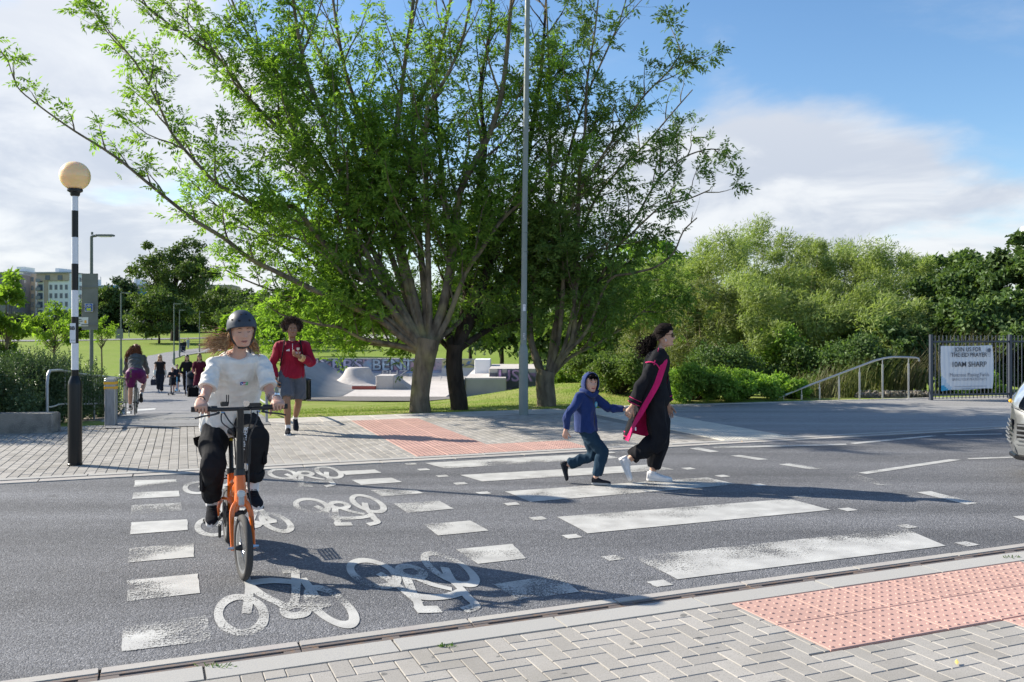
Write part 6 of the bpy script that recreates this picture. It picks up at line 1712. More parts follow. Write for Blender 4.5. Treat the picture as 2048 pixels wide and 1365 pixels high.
def folds(me, amp, wl=.09, seed=0, axis=(0, 0, 1), squash=.35, mask=None, sharp=1.6):
    """cloth folds: warped ridges, longer along the axis"""
    V, N = mesh_arrays(me); rs = np.random.RandomState(seed)
    A = nrm(np.array(axis, float)); Q = V - (V @ A)[:, None] * A * (1 - squash)
    w = np.zeros_like(V)
    for _ in range(3):
        k = rs.normal(size=(3, 3)) * 2.2 / wl * .5; w += .35 * wl * np.sin(Q @ k + rs.rand(3) * 6)
    Q = Q + w; d = np.zeros(len(V))
    for i in range(5):
        k = nrm(rs.normal(size=3)) * 2 * math.pi / (wl * rs.uniform(.8, 1.7)); d += (1 - np.abs(np.sin(Q @ k * .5 + rs.rand() * 6))) ** sharp * rs.uniform(.5, 1)
    d = (d - d.mean()) / (d.std() + 1e-6); d = np.clip(d, -1.5, 2.2)
    if mask is not None: d = d * mask(V)
    set_co(me, V + N * (d * amp)[:, None]); return me
def ik(a, b, l1, l2, pole):
    a, b, pole = map(lambda q: np.asarray(q, float), (a, b, pole)); d = b - a; D = np.linalg.norm(d); 
    if D > (l1 + l2) * .999: s = D / ((l1 + l2) * .999); l1 *= s; l2 *= s
    u = d / D; x = (l1 * l1 - l2 * l2 + D * D) / (2 * D); h = math.sqrt(max(l1 * l1 - x * x, 0)); p = pole - u * (pole @ u); p = p / (np.linalg.norm(p) + 1e-9)
    return a + u * x + p * h
def rotm(yaw=0, pitch=0, roll=0):
    return np.array(Matrix.Rotation(yaw, 3, 'Z') @ Matrix.Rotation(-pitch, 3, 'Y') @ Matrix.Rotation(roll, 3, 'X'))
SKIN = {}
def skin(name, c):
    if name not in SKIN: SKIN[name] = mat('skin_' + name, c, .5, spec=.4, sss=.12, var=[(25, 4, (c[0] * 1.06, c[1] * .86, c[2] * .82), .5, .75), (9, 3, (c[0] * .9, c[1] * .84, c[2] * .82), .5, .75)], bump=[(180, .15, .001)])
    return SKIN[name]
def facex(y, z, w=1.0):
    """front profile of the face at lateral y, height z above head centre"""
    ay = abs(y)
    s = max(0.0, min(1.0, (-z - .015) / .10)); hw = .074 * (1 - .34 * s ** 1.3)
    if z > .05: hw *= math.sqrt(max(.01, 1 - ((z - .05) / .075) ** 2))
    q = min(.999, ay / max(hw, .01)); x = .092 * (1 - q ** 2.6) ** .5 * (1 - .06 * s)
    if z > .03: x *= math.sqrt(max(.0, 1 - ((z - .03) / .10) ** 2)) ** .8
    if z < -.095: x *= math.sqrt(max(0, 1 - ((-z - .095) / .03) ** 2))
    nz = max(0, min(1, (.014 - z) / .044)) if z > -.032 else math.exp(-((z + .032) / .009) ** 2)
    x += .024 * nz ** .9 * math.exp(-(ay / (.0095 + .006 * nz)) ** 2) + .004 * math.exp(-((ay - .013) / .006) ** 2 - ((z + .034) / .008) ** 2)
    x -= .0095 * math.exp(-((ay - .031) / .0155) ** 2 - ((z - .008) / .0115) ** 2)
    x += .0045 * math.exp(-((z - .027) / .009) ** 2) * math.exp(-((ay - .025) / .025) ** 2)
    x += .0045 * math.exp(-(ay / .023) ** 2 - ((z + .0575) / .0045) ** 2) + .0050 * math.exp(-(ay / .019) ** 2 - ((z + .0695) / .005) ** 2) - .003 * math.exp(-(ay / .026) ** 2 - ((z + .0635) / .002) ** 2)
    x += .007 * math.exp(-(ay / .02) ** 2 - ((z + .098) / .014) ** 2) + .004 * math.exp(-((ay - .04) / .018) ** 2 - ((z + .03) / .02) ** 2)
    return x
def head_geo(ears=True):
    """raw head mesh arrays, centre at origin, face to +x, 0.235 tall"""
    nz_, na = 46, 56; V = []; F = []
    for i in range(nz_ + 1):
        z = -.122 + .242 * (i / nz_); z = .12 * math.sin((i / nz_ - .5) * math.pi) if False else z
        s = max(0.0, min(1.0, (-z - .015) / .10)); hw = .074 * (1 - .34 * s ** 1.3)
        if z > .05: hw *= math.sqrt(max(.002, 1 - ((z - .05) / .0722) ** 2))
        bk = .102 * (math.sqrt(max(.002, 1 - ((z - .035) / .088) ** 2)) if z > .035 else 1 - .48 * min(1, (.035 - z) / .12) ** 1.4)
        for k in range(na):
            a = 2 * math.pi * k / na; c, s_ = math.cos(a), math.sin(a)
            y = hw * math.copysign(abs(s_) ** .95, s_)
            if c >= 0:
                x = facex(y * .995, z)
                if z > .118: x *= .4
            else: x = -bk * abs(c) ** .9
            if z < -.110: f = 1 - ((-z - .110) / .012) * .5; x *= f; y *= f
            V.append((x, y, z))
    for i in range(nz_):
        for k in range(na): F.append((i * na + k, i * na + (k + 1) % na, (i + 1) * na + (k + 1) % na, (i + 1) * na + k))
    F.append(tuple(reversed(range(na)))); F.append(tuple(nz_ * na + k for k in range(na)))
    mb = MB(); mb.add(V, F)
    if ears:
        for sg in (-1, 1):
            for c, r_, sc_ in (((-.006, sg * .076, -.006), .030, (.62, .32, 1.0)), ((-.001, sg * .080, -.026), .015, (.7, .4, .9))): mb.ball(c, r_, 12, 0, sc_)
    return mb
HEADGEO = head_geo()
def fingers(mb, wrist, d, nrm_p, side, size=1.0, curl=(.3, .35, .3), spread=.06, thumb=(.5, .6), m=0, thumb_curl=.4):
    """palm + 4 fingers + thumb. d: hand direction, nrm_p: palm-facing normal, side: direction towards the thumb"""
    d = nrm(np.asarray(d, float)); nn = np.asarray(nrm_p, float); nn = nrm(nn - d * (nn @ d)); sd = np.cross(d, nn); sd = sd * (1 if sd @ np.asarray(side, float) > 0 else -1); S = size
    w = np.asarray(wrist, float)
    # palm: lofted box
    loft(mb, [(w - d * .01 * S, sd, nn, .026 * S, .021 * S, 2.4), (w + d * .02 * S, sd, nn, .033 * S, .018 * S, 2.6), (w + d * .055 * S, sd, nn, .041 * S, .0155 * S, 2.8), (w + d * .09 * S, sd, nn, .041 * S, .0135 * S, 2.8), (w + d * .097 * S, sd, nn, .034 * S, .009 * S, 2.5)], 18, m)
    for i, (off, ln, r_) in enumerate(((.031, .072, .0092), (.0105, .080, .0096), (-.0105, .074, .0091), (-.031, .058, .0080))):
        b = w + d * (.088 - .006 * (i == 3)) * S + sd * off * S; dd = nrm(d + sd * off * spread * 10); P = [b - d * .02 * S]; p = b; a = 0
        P.append(p)
        for j, seg in enumerate((.45, .32, .25)):
            a += curl[j] * (1 + .08 * i); q = nrm(dd * math.cos(a) + nn * math.sin(a)); p = p + q * ln * seg * S; P.append(p)
        capsule(mb, P, [r_ * S, r_ * 1.02 * S, r_ * .97 * S, r_ * .9 * S, r_ * .78 * S], 9, k=3, m=m)
    b = w + d * .028 * S + sd * .026 * S; dd = nrm(d * .62 + sd * thumb[0] + nn * thumb[1] * .6); p1 = b + dd * .038 * S; dd2 = nrm(dd + d * .3 + nn * thumb_curl); p2 = p1 + dd2 * .034 * S; p3 = p2 + nrm(dd2 + nn * thumb_curl * .6) * .028 * S
    capsule(mb, [b, p1, p2, p3], [.014 * S, .0122 * S, .0105 * S, .0085 * S], 9, k=3, m=m)
def shoe(parent, ankle, toe_dir, up, S, upper, sole, sz=.27, name='shoe', high=.0, laces=None):
    """a shoe as upper and sole; ankle joint position, pointing along toe_dir"""
    f = nrm(np.asarray(toe_dir, float)); u = np.asarray(up, float); u = nrm(u - f * (u @ f)); l = np.cross(u, f); a = np.asarray(ankle, float)
    heel = a - u * .075 * S - f * .055 * S
    L_ = sz * S
    prof = [(-.01, .020, .02, .060), (.0, .030, .03, .082), (.10, .034, .035, .092), (.25, .036, .036, .094), (.42, .038, .036, .070), (.6, .043, .042, .052), (.8, .046, .044, .042), (.93, .036, .034, .034), (1.0, .018, .016, .024)]
    mb = MB(); rings = []
    for t, w, w2, h in prof: rings.append((heel + f * L_ * t + u * (h * S * .5 + .008 * S), l, u, w * S, h * S * .5, 2.5))
    loft(mb, rings, 20)
    capsule(mb, [a - u * .03 * S - f * .01 * S, a - u * .01 * S - f * .012 * S + u * high], [.040 * S, .039 * S], 14)
    me = fuse(mb, .006 * S, 3); me.materials.append(upper); me.polygons.foreach_set('use_smooth', np.ones(len(me.polygons), bool))
    o = mobj(name, me, parent)
    V = []; n = 22; out = []
    for k in range(n):
        t = 2 * math.pi * k / n; x = (1 - math.cos(t)) / 2; w = np.interp(x, [0, .05, .2, .45, .7, .9, 1.0], [0, .028, .037, .036, .047, .040, 0]) * S; sgn = 1 if math.sin(t) > 0 else -1
        out.append(heel + f * (L_ * (x * 1.04 - .025)) + l * sgn * max(w, .004))
    for z in (-.004, .022): V += [p + u * z * S for p in out]
    F = [tuple(reversed(range(n))), tuple(range(n, 2 * n))] + [(k, (k + 1) % n, n + (k + 1) % n, n + k) for k in range(n)]
    mobj('sole', np_mesh('sole', V, F, sole), o)
    if laces is not None:
        lb = MB()
        for k in range(4):
            t = .36 + .08 * k; c = heel + f * L_ * t + u * (np.interp(t, [.25, .42, .6, .8], [.094, .072, .056, .046]) * S + .010 * S)
            lb.tube([c - l * .02 * S, c + u * .004 * S, c + l * .02 * S], .003 * S, 5)
        lb.build('lace', laces, o)
    return o
def locks(strands, n=4, wid=.006, m=None, name='hair', parent=None, flat=.5, taper=.25):
    mb = MB()
    for P in strands:
        P = catmull(P, 3); k = len(P) - 1
        mb.tube(P, [wid * (1 - (1 - taper) * (i / k) ** 1.5) for i in range(k + 1)], n, cap=False, flat=flat)
    return mb.build(name, m, parent, smooth=True, angle=180)
class Fig:
    """a posed figure in its own frame: +x forward, +y to its left, z up"""
    def __init__(self, name, label, loc, ang, H=1.7, cat='person', group=None, fem=False, vox=.008, child=False):
        self.o = empty(name, tuple(loc), ang, label, cat, group); self.H = H; self.S = H / 1.75; self.fem = fem; self.vox = vox; self.J = {}; self.child = child
    def pose(self, hip, shc, anL, anR, wrL, wrR, head=None, shw=.19, hipw=.09, shyaw=0, hipyaw=0, kneeL=(1, .1, .1), kneeR=(1, -.1, .1), elL=(-.4, .6, -.5), elR=(-.4, -.6, -.5), hyaw=0, hpitch=0, hroll=0):
        S = self.S; J = self.J; A = lambda v: np.asarray(v, float)
        hip, shc = A(hip), A(shc); J['hip'] = hip; J['shc'] = shc
        lh = A((-math.sin(hipyaw), math.cos(hipyaw), 0)); ls = A((-math.sin(shyaw), math.cos(shyaw), 0)); self.lh, self.ls = lh, ls
        for sg, k in ((1, 'L'), (-1, 'R')):
            J['hip' + k] = hip + lh * sg * hipw * S; J['sh' + k] = shc + ls * sg * shw * S - np.array([0, 0, .024 * S])
        J['anL'], J['anR'], J['wrL'], J['wrR'] = map(A, (anL, anR, wrL, wrR))
        J['knL'] = ik(J['hipL'], J['anL'], .43 * S, .42 * S, kneeL); J['knR'] = ik(J['hipR'], J['anR'], .43 * S, .42 * S, kneeR)
        J['elL'] = ik(J['shL'], J['wrL'], .295 * S, .255 * S, elL); J['elR'] = ik(J['shR'], J['wrR'], .295 * S, .255 * S, elR)
        self.hs = (S * 1.0 if not self.child else S * 1.22)
        J['head'] = A(head) if head is not None else shc + A((.03, 0, .235)) * S
        self.hR = rotm(hyaw, hpitch, hroll)
    def spine(self, t):
        a, b = self.J['hip'], self.J['shc'] + np.array([0, 0, .055 * self.S]); c = a * (1 - t) + b * t
        la = nrm(self.lh * (1 - t) + self.ls * t); ax = nrm(b - a); fo = nrm(np.cross(la, ax)); 
        if fo[0] * la[1] - fo[1] * la[0] < 0: fo = -fo
        bow = -.018 * self.S * math.sin(max(0, min(1, t)) * math.pi)
        return c + fo * bow, la, fo, ax
    def torso_rings(self, e=0.0, t0=-.12, t1=1.0, tab=None, ex=2.3):
        S = self.S; f = self.fem
        tab = tab or [(-.16, .085, .085), (-.08, .145, .11), (0, .172 if f else .160, .122), (.12, .166 if f else .155, .118), (.3, .135 if f else .145, .102), (.45, .130 if f else .142, .10), (.6, .145 if f else .155, .115), (.75, .158 if f else .170, .118), (.88, .165 if f else .178, .10), (.95, .12, .082), (1.0, .07, .065)]
        out = []
        for t, a, b in tab:
            if t < t0 - 1e-6 or t > t1 + 1e-6: continue
            c, la, fo, ax = self.spine(t); ee = e if t < .93 else e * .4
            out.append((c, la, fo, a * S + ee, b * S + ee, ex))
        return out
    def body(self, skinm, arms=True, legs=True, handL=None, handR=None, feet=False, finger_ok=True, voxel=None):
        S = self.S; J = self.J; mb = MB(); loft(mb, self.torso_rings(-.012))
        hd = J['head']; hs = self.hs
        nb = J['shc'] + np.array([0, 0, .01 * S]); ne = hd + self.hR @ np.array([-.018, 0, -.075]) * hs
        capsule(mb, [nb - np.array([0, 0, .06 * S]), nb + (ne - nb) * .35, ne, hd + self.hR @ np.array([-.02, 0, -.03]) * hs], [.062 * S, .054 * S, .050 * S, .05 * S] if not self.fem else [.056 * S, .047 * S, .044 * S, .045 * S], 16)
        for k in 'LR':
            s, e, w = J['sh' + k], J['el' + k], J['wr' + k]
            k2 = .92 if self.fem else 1.0
            capsule(mb, [J['shc'] * .4 + s * .6, s, s * .5 + e * .5, e, e * .62 + w * .38, w], [.046 * S, .050 * S * k2, .043 * S * k2, .037 * S * k2, .039 * S * k2, .026 * S * k2], 14)
            h, n, a = J['hip' + k], J['kn' + k], J['an' + k]
            capsule(mb, [h, h * .6 + n * .4, n, n * .68 + a * .32, a], [.088 * S, .078 * S, .054 * S, .056 * S, .036 * S], 14)
            if feet: capsule(mb, [a, a + np.array([.12, 0, -.05]) * S], [.034 * S, .03 * S], 10)
        me = fuse(mb, voxel or self.vox, 3)
        out = MB(); V, N = mesh_arrays(me)
        F = [tuple(p.vertices) for p in me.polygons]; out.add(V, F); bpy.data.meshes.remove(me)
        Vh = (np.array(HEADGEO.V) * hs) @ self.hR.T + hd
        out.add(Vh, HEADGEO.F)
        for k, hnd in (('L', handL), ('R', handR)):
            w, e = J['wr' + k], J['el' + k]; d = nrm(w - e); h = dict(hnd or {}); dd = h.pop('d', d)
            sgn = 1 if k == 'L' else -1
            nn = h.pop('n', np.array([0, -sgn, 0.0])); sd = h.pop('side', np.array([1.0, 0, 0])); fingers(out, w, dd, nn, sd, S * h.pop('size', 1.0), **h)
        o = out.build('body', skinm, self.o, smooth=True, angle=180); self.skinm = skinm
        return o
    def face(self, brow, lip=(.42, .14, .12), eyes='open', iris=(.05, .03, .02), brow_w=.0035, smile=0.0, teeth=False):
        hs, hd, R_ = self.hs, self.J['head'], self.hR
        def P(y, z, out=.001): return hd + R_ @ (np.array([facex(y, z) + out, y, z]) * hs)
        bm = brow if not isinstance(brow, tuple) else mat('brow_%d' % int(brow[0] * 1000), brow, .8)
        for sg in (-1, 1):
            MB().tube([P(sg * .014, .0255, .0015), P(sg * .026, .0305, .002), P(sg * .038, .0300, .002), P(sg * .049, .024, .001)], [brow_w * hs * .8, brow_w * hs * 1.1, brow_w * hs, brow_w * hs * .4], 6, flat=.5).build('eyebrow', bm, self.o, smooth=True)
            lash = mat('lash_dark', (.02, .012, .01), .6)
            if eyes == 'closed':
                MB().tube([P(sg * .019, .0035, .001), P(sg * .026, .0005, .0015), P(sg * .035, -.0002, .0015), P(sg * .043, .003, .001)], [.0012 * hs, .0019 * hs, .0019 * hs, .001 * hs], 5).build('eyelash', lash, self.o, smooth=True)
            else:
                c = hd + R_ @ (np.array([facex(sg * .031, .008) - .0065, sg * .031, .0075]) * hs)
                e = MB().ball(c, .0115 * hs, 14, 0, (1, 1, .82)).build('eye', mat('eye_white', (.62, .58, .54), .25), self.o, smooth=True, angle=180)
                MB().ball(c + R_ @ np.array([.0075, 0, 0]) * hs, .0052 * hs, 10).build('iris', mat('iris_%d' % int(iris[0] * 1000), iris, .15), e, smooth=True)
                MB().tube([P(sg * .019, .0085, .0005), P(sg * .026, .0135, .0015), P(sg * .036, .0135, .0015), P(sg * .044, .0085, .0005)], .0015 * hs, 5).build('eyelash', lash, self.o, smooth=True)
        lm = mat('lips_%d' % int(lip[0] * 1000), lip, .45)
        MB().tube([P(-.025, -.0625 + smile * .4, .0), P(-.012, -.0595, .0), P(0, -.0605, .0), P(.012, -.0595, .0), P(.025, -.0625 + smile * .4, .0)], [.0012 * hs, .0034 * hs, .0030 * hs, .0034 * hs, .0012 * hs], 6).build('upper_lip', lm, self.o, smooth=True)
        MB().tube([P(-.023, -.0645 + smile * .3, .0), P(-.01, -.069, .0), P(.01, -.069, .0), P(.023, -.0645 + smile * .3, .0)], [.0012 * hs, .0042 * hs, .0042 * hs, .0012 * hs], 6).build('lower_lip', lm, self.o, smooth=True)
        MB().tube([P(-.024, -.0635 + smile * .4, .0015), P(0, -.0645, .003), P(.024, -.0635 + smile * .4, .0015)], .0011 * hs, 5).build('mouth_line', mat('eye_white', (.62, .58, .54), .25) if teeth else mat('mouth_dark', (.12, .03, .03), .6), self.o, smooth=True)
        for sg in (-1, 1): MB().ball(P(sg * .0068, -.0405, -.003), .0024 * hs, 8).build('nostril', mat('mouth_dark', (.12, .03, .03), .6), self.o)
    def top(self, m, name='shirt', e=.018, sleeve=1.0, t0=-.02, amp=.005, wl=.10, flare=0.0, se=.012, seed=1, cuff=.0, rings=None, collar=None, t1=.965, sl_r=None, axis=(0, 0, 1)):
        """sleeve: 0..1 upper arm, 1..2 forearm"""
        S = self.S; J = self.J; mb = MB(); rg = rings or self.torso_rings(e, t0, t1)
        if flare:
            rg = [(c, la, fo, a + flare * max(0, 1 - i / 5), b + flare * .7 * max(0, 1 - i / 5), ex) for i, (c, la, fo, a, b, ex) in enumerate(rg)]
        loft(mb, rg, 32)
        for k in 'LR':
            s, el, w = J['sh' + k], J['el' + k], J['wr' + k]; sg = 1 if k == 'L' else -1
            pts = [J['shc'] * .45 + s * .55 + np.array([0, 0, -.008 * S]), s]; rad = [.058 * S + se, .056 * S + se]
            if sleeve <= 1: q = s + (el - s) * sleeve; pts += [s * .5 + q * .5, q]; rad += [.056 * S + se * 1.3, .053 * S + se * 1.8]
            else:
                q = el + (w - el) * (sleeve - 1); pts += [s * .5 + el * .5, el, el * .5 + q * .5, q]; rad += [.047 * S + se, .043 * S + se, .040 * S + se, (.029 if sleeve > 1.8 else .037) * S + se]
            if sl_r: rad = [r_ * sl_r for r_ in rad]
            Q = catmull([np.append(p, r_) for p, r_ in zip(pts, rad)], 4); P = [q_[:3] for q_ in Q]; rr = [q_[3] for q_ in Q]
            mb.tube(P, rr, 18)
        me = fuse(mb, self.vox, 3)
        folds(me, amp, wl, seed, axis); me.materials.clear(); me.materials.append(m)
        me.polygons.foreach_set('use_smooth', np.ones(len(me.polygons), bool))
        return mobj(name, me, self.o)
    def bottom(self, m, name='trousers', e=.02, upto=1.9, t1=.12, amp=.007, wl=.10, seed=2, hem=None, rads=None, squash=.35):
        S = self.S; J = self.J; mb = MB(); loft(mb, self.torso_rings(e * .7, -.16, t1), 30)
        for k in 'LR':
            h, n, a = J['hip' + k], J['kn' + k], J['an' + k]; r = rads or (.100, .090, .070, .066, .050)
            if upto <= 1: q = h + (n - h) * upto; pts = [h, h * .5 + q * .5, q]; rad = [r[0] * S + e * .5, r[1] * S + e, (hem or r[1]) * S + e]
            else:
                q = n + (a - n) * (upto - 1); pts = [h, h * .5 + n * .5, n, n * .5 + q * .5, q]; rad = [r[0] * S + e * .5, r[1] * S + e, r[2] * S + e, r[3] * S + e, (hem or r[4]) * S + e]
            Q = catmull([np.append(p, r_) for p, r_ in zip(pts, rad)], 5)
            mb.ball(h, r[0] * S + e * .4, 16); mb.tube([q_[:3] for q_ in Q], [q_[3] for q_ in Q], 18)
        me = fuse(mb, self.vox, 3); folds(me, amp, wl, seed, (.2, .1, 1), squash); me.materials.clear(); me.materials.append(m)
        me.polygons.foreach_set('use_smooth', np.ones(len(me.polygons), bool)); return mobj(name, me, self.o)
    def sock(self, k, m, a0=.72, a1=1.05, r=.043):
        n, a = self.J['kn' + k], self.J['an' + k]; P = [n + (a - n) * t for t in (a0, (a0 + a1) / 2, a1)]; r *= self.S
        return MB().tube(P, [r * 1.08, r, r], 16).build('sock', m, self.o, smooth=True)
    def hair_cap(self, m, out=.012, zlow=-.02, front=.052, seed=4, amp=.004, name='hair', back=-.05, n=1):
        """close hair: shell around the skull"""
        hs, hd, R_ = self.hs, self.J['head'], self.hR; V = []; F = []; na, nz = 40, 14; rs = np.random.RandomState(seed)
        for i in range(nz + 1):
            for k in range(na):
                a = 2 * math.pi * k / na; c = math.cos(a); low = front + (back - front) * (1 - c) / 2 if c < .55 else front
                if .1 < c < .75: low = front * .35 + low * .65
                low = min(low, front); ph = math.pi / 2 * i / nz; z = low + (.128 + out * .8 - low) * math.sin(ph); 
                f = math.sqrt(max(.0, 1 - (max(z, 0) / (.128 + out)) ** 2.2)); x = ((.092 if c > 0 else .104) + out) * c * f; y = (.076 + out) * math.sin(a) * f
                d = 1 + amp * 8 * math.sin(a * 7 + z * 60 + seed) * .12; V.append(hd + R_ @ (np.array([x * d, y * d, z]) * hs))
        for i in range(nz):
            for k in range(na): F.append((i * na + k, i * na + (k + 1) % na, (i + 1) * na + (k + 1) % na, (i + 1) * na + k))
        return mobj(name, np_mesh(name, V, F, m, smooth=True), self.o)
CL = lambda n, c, r=.9, v=None: mat('cloth_' + n, c, r, spec=.2 if sum(c) > .1 else .12, sheen=.15 if sum(c) > .12 else 0, var=[(14, 4, tuple(min(1, q * 1.18 + .002) for q in c), .45, .7)], bump=[(30, .25, .006), (500, .2, .0006)])
M_WHS = CL('white_sock', (.74, .72, .72)); M_SOLE = mat('sole_white', (.66, .64, .63), .6); M_BSHOE = CL('black_shoe', (.018, .019, .024)); M_DSOLE = mat('sole_dark', (.03, .03, .03), .7)
SK_PALE = skin('pale', (.58, .345, .255)); SK_OLIVE = skin('olive', (.52, .32, .225)); SK_BROWN = skin('brown', (.27, .145, .085))
# ------------------------------------------------------------------ the folding bicycle and its rider
RW = np.array([-2.143, 6.55]); FW = np.array([.395, -.919]); RA = math.atan2(FW[1], FW[0])
M_ORG = mat('orange_paint', (.86, .17, .012), .3, coat=.5); M_BKM = mat('bike_black', (.018, .018, .02), .45); M_TY = mat('bike_tyre', (.045, .043, .042), .85, bump=[(220, .4, .002)])
M_RIM = mat('rim_grey', (.30, .31, .32), .4, metal=.6); M_CHR = mat('chrome', (.6, .6, .62), .18, metal=.9); M_RUB = mat('rubber_grip', (.02, .02, .022), .7); M_AMB = mat('amber_reflector', (.75, .22, .02), .25)
def wheel(parent, c, r, tr, steer=0, spokes=20, n=40, name='wheel', rimd=.018, tyre=None, rim=None):
    w = empty(name, tuple(c), steer); w.parent = parent; tyre = tyre or M_TY; rim = rim or M_RIM
    V = []; F = []; m_ = 10
    for i in range(n):
        a = 2 * math.pi * i / n
        for k in range(m_): b = 2 * math.pi * k / m_; rr = r - tr + tr * math.cos(b); V.append((rr * math.cos(a), tr * .95 * math.sin(b), rr * math.sin(a)))
    for i in range(n):
        for k in range(m_): F.append((i * m_ + k, i * m_ + (k + 1) % m_, ((i + 1) % n) * m_ + (k + 1) % m_, ((i + 1) % n) * m_ + k))
    mobj('tyre', np_mesh('tyre', V, F, tyre, smooth=True), w)
    MB().lathe([(r - 2 * tr - rimd, -.011), (r - 2 * tr + .004, -.013), (r - 2 * tr + .004, .013), (r - 2 * tr - rimd, .011), (r - 2 * tr - rimd, -.011)], n=n, axis='y').build('rim', rim, w, smooth=True)
    MB().tube([(0, -.05, 0), (0, -.012, 0), (0, .012, 0), (0, .05, 0)], [.012, .022, .022, .012], 12).build('hub', M_BKM, w, smooth=True)
    sp = MB().tube([(0, 0, 0), (0, 0, r - 2 * tr - rimd)], .0013, 4).mesh('spoke', M_CHR)
    for i in range(spokes):
        s = mobj('spoke', sp, w, (0, .014 * (1 if i % 2 else -1), 0), (.06 * (1 if i % 2 else -1) , 2 * math.pi * i / spokes, 0))
    return w
def folding_bike():
    o = empty('folding_bicycle', (*RW, 0), RA, 'orange folding electric bicycle ridden towards the camera', 'bicycle')
    wr = .208; wheel(o, (0, 0, wr), wr, .024); wf = wheel(o, (1.073, 0, wr), wr, .024, steer=.10)
    # main frame: X-shaped cast frame
    mb = MB()
    mb.tube(catmull([(.87, 0, .575), (.74, 0, .54), (.56, 0, .475), (.40, 0, .44), (.24, 0, .385), (.12, 0, .33)], 4), [.034, .036, .040, .040, .040, .041, .042, .042, .042, .040, .038, .036, .034, .032, .03, .028, .026, .024, .022, .020, .020][:21], 12, flat=.75)
    mb.build('main_beam', M_ORG, o, smooth=True)
    MB().tube([(.305, 0, .57), (.325, 0, .51), (.37, 0, .41), (.42, 0, .30)], [.028, .030, .036, .034], 14, flat=.8).build('seat_tube', M_ORG, o, smooth=True)
    MB().tube([(.34, 0, .50), (.58, 0, .555), (.84, 0, .60)], [.02, .022, .024], 10).build('top_strut', M_ORG, o, smooth=True)
    for sg in (-1, 1):
        MB().tube(catmull([(.40, sg * .03, .40), (.25, sg * .055, .38), (.10, sg * .068, .31), (.02, sg * .07, .24), (0, sg * .07, wr)], 3), .014, 9).build('chainstay', M_ORG, o, smooth=True)
    # head tube, fork, crown
    MB().tube([(.868, 0, .635), (.878, 0, .60), (.90, 0, .52)], [.034, .036, .037], 16).build('head_tube', M_ORG, o, smooth=True)
    MB().tube([(.90, 0, .525), (.912, 0, .49), (.928, 0, .445)], [.037, .041, .034], 14).build('fork_crown', M_ORG, o, smooth=True)
    fk = []
    for sg in (-1, 1):
        MB().tube(catmull([(.918, sg * .012, .478), (.938, sg * .040, .452), (.958, sg * .058, .41), (.995, sg * .064, .33), (1.04, sg * .066, .245), (1.073, sg * .066, .195)], 3), [.022, .022, .021, .021, .020, .020, .019, .018, .017, .016, .015, .014, .013, .012, .012, .012], 10, flat=.8).build('fork_blade', M_ORG, o, smooth=True)
        MB().tube([(1.073, sg * .06, wr), (1.073, sg * .095, wr)], [.012, .008], 8).build('axle_nut', M_CHR, o)
    # stem
    MB().tube([(.868, 0, .637), (.862, 0, .675)], [.037, .036], 14).build('hinge_collar', M_BKM, o, smooth=True)
    MB().box((.862, .035, .69), (.05, .035, .05), bev=.01).build('hinge_clamp', M_CHR, o)
    MB().tube([(.862, 0, .665), (.876, 0, .86), (.895, 0, 1.05), (.90, 0, 1.085)], [.026, .023, .022, .022], 14).build('stem', M_BKM, o, smooth=True)
    me = text_mesh('MiRiDER', .042, .001, 1.0); me.materials.append(M_WHITE); mobj('lettering', me, o, (.868, .030, .88), (R(90), R(-79), R(90) + .35))
    bar = MB(); bar.tube(catmull([(.885, -.29, 1.085), (.895, -.12, 1.08), (.90, 0, 1.08), (.895, .12, 1.08), (.885, .29, 1.085)], 3), .0125, 10); bar.build('handlebar', M_BKM, o, smooth=True)
    for sg in (-1, 1):
        MB().tube([(.886, sg * .185, 1.084), (.885, sg * .305, 1.085)], [.0175, .0175], 12).build('grip', M_RUB, o, smooth=True)
        MB().tube([(.886, sg * .145, 1.083), (.886, sg * .182, 1.084)], .020, 10).build('brake_clamp', M_BKM, o)
        MB().tube(catmull([(.915, sg * .135, 1.062), (.945, sg * .17, 1.052), (.95, sg * .23, 1.045), (.945, sg * .285, 1.032)], 3), [.008, .009, .0075, .0065, .006, .006, .006, .006, .006, .006], 7).build('brake_lever', M_BKM, o, smooth=True)
        MB().tube([(.925, sg * .125, 1.06), (.92, sg * .10, 1.06)], [.009, .006], 8).build('cable_end', M_CHR, o)
    MB().box((.905, .085, 1.105), (.035, .10, .022), bev=.008).build('display', M_BKM, o)
    MB().tube([(.93, .035, 1.115), (.895, .035, 1.12)], [.020, .017], 14).build('bar_torch', M_CHR, o, smooth=True)
    MB().box((.90, -.10, 1.115), (.03, .05, .03), bev=.006).build('shifter', M_BKM, o)
    for dy in (-.075, -.087): MB().box((.90, dy, 1.145), (.012, .006, .06), bev=.002).build('phone_clip', M_BKM, o)
    for pts in ([(.93, .105, 1.06), (.985, .09, 1.0), (.97, .045, .88), (.93, .05, .74), (.95, .045, .60), (.96, .05, .5)], [(.93, -.105, 1.06), (.99, -.07, 1.0), (.95, .01, .92), (.93, .04, .80), (.94, .05, .66), (.93, .055, .52), (1.02, .075, .30)],
                [(.91, .06, 1.09), (.98, .06, 1.03), (.93, .04, .90), (.90, .045, .75)], [(.92, -.12, 1.06), (.96, -.12, 1.0), (.90, -.05, .93), (.86, -.03, .82), (.80, -.02, .70)]):
        MB().tube(catmull(pts, 4), .0045, 6).build('cable', M_BKM, o, smooth=True)
    MB().tube([(.935, .055, .88), (.93, .052, .72)], .0085, 8).build('cable_spiral', M_RUB, o)
    # lamp on the crown
    MB().tube([(.93, 0, .53), (.955, 0, .528)], [.026, .027], 16).build('headlamp', M_CHR, o, smooth=True)
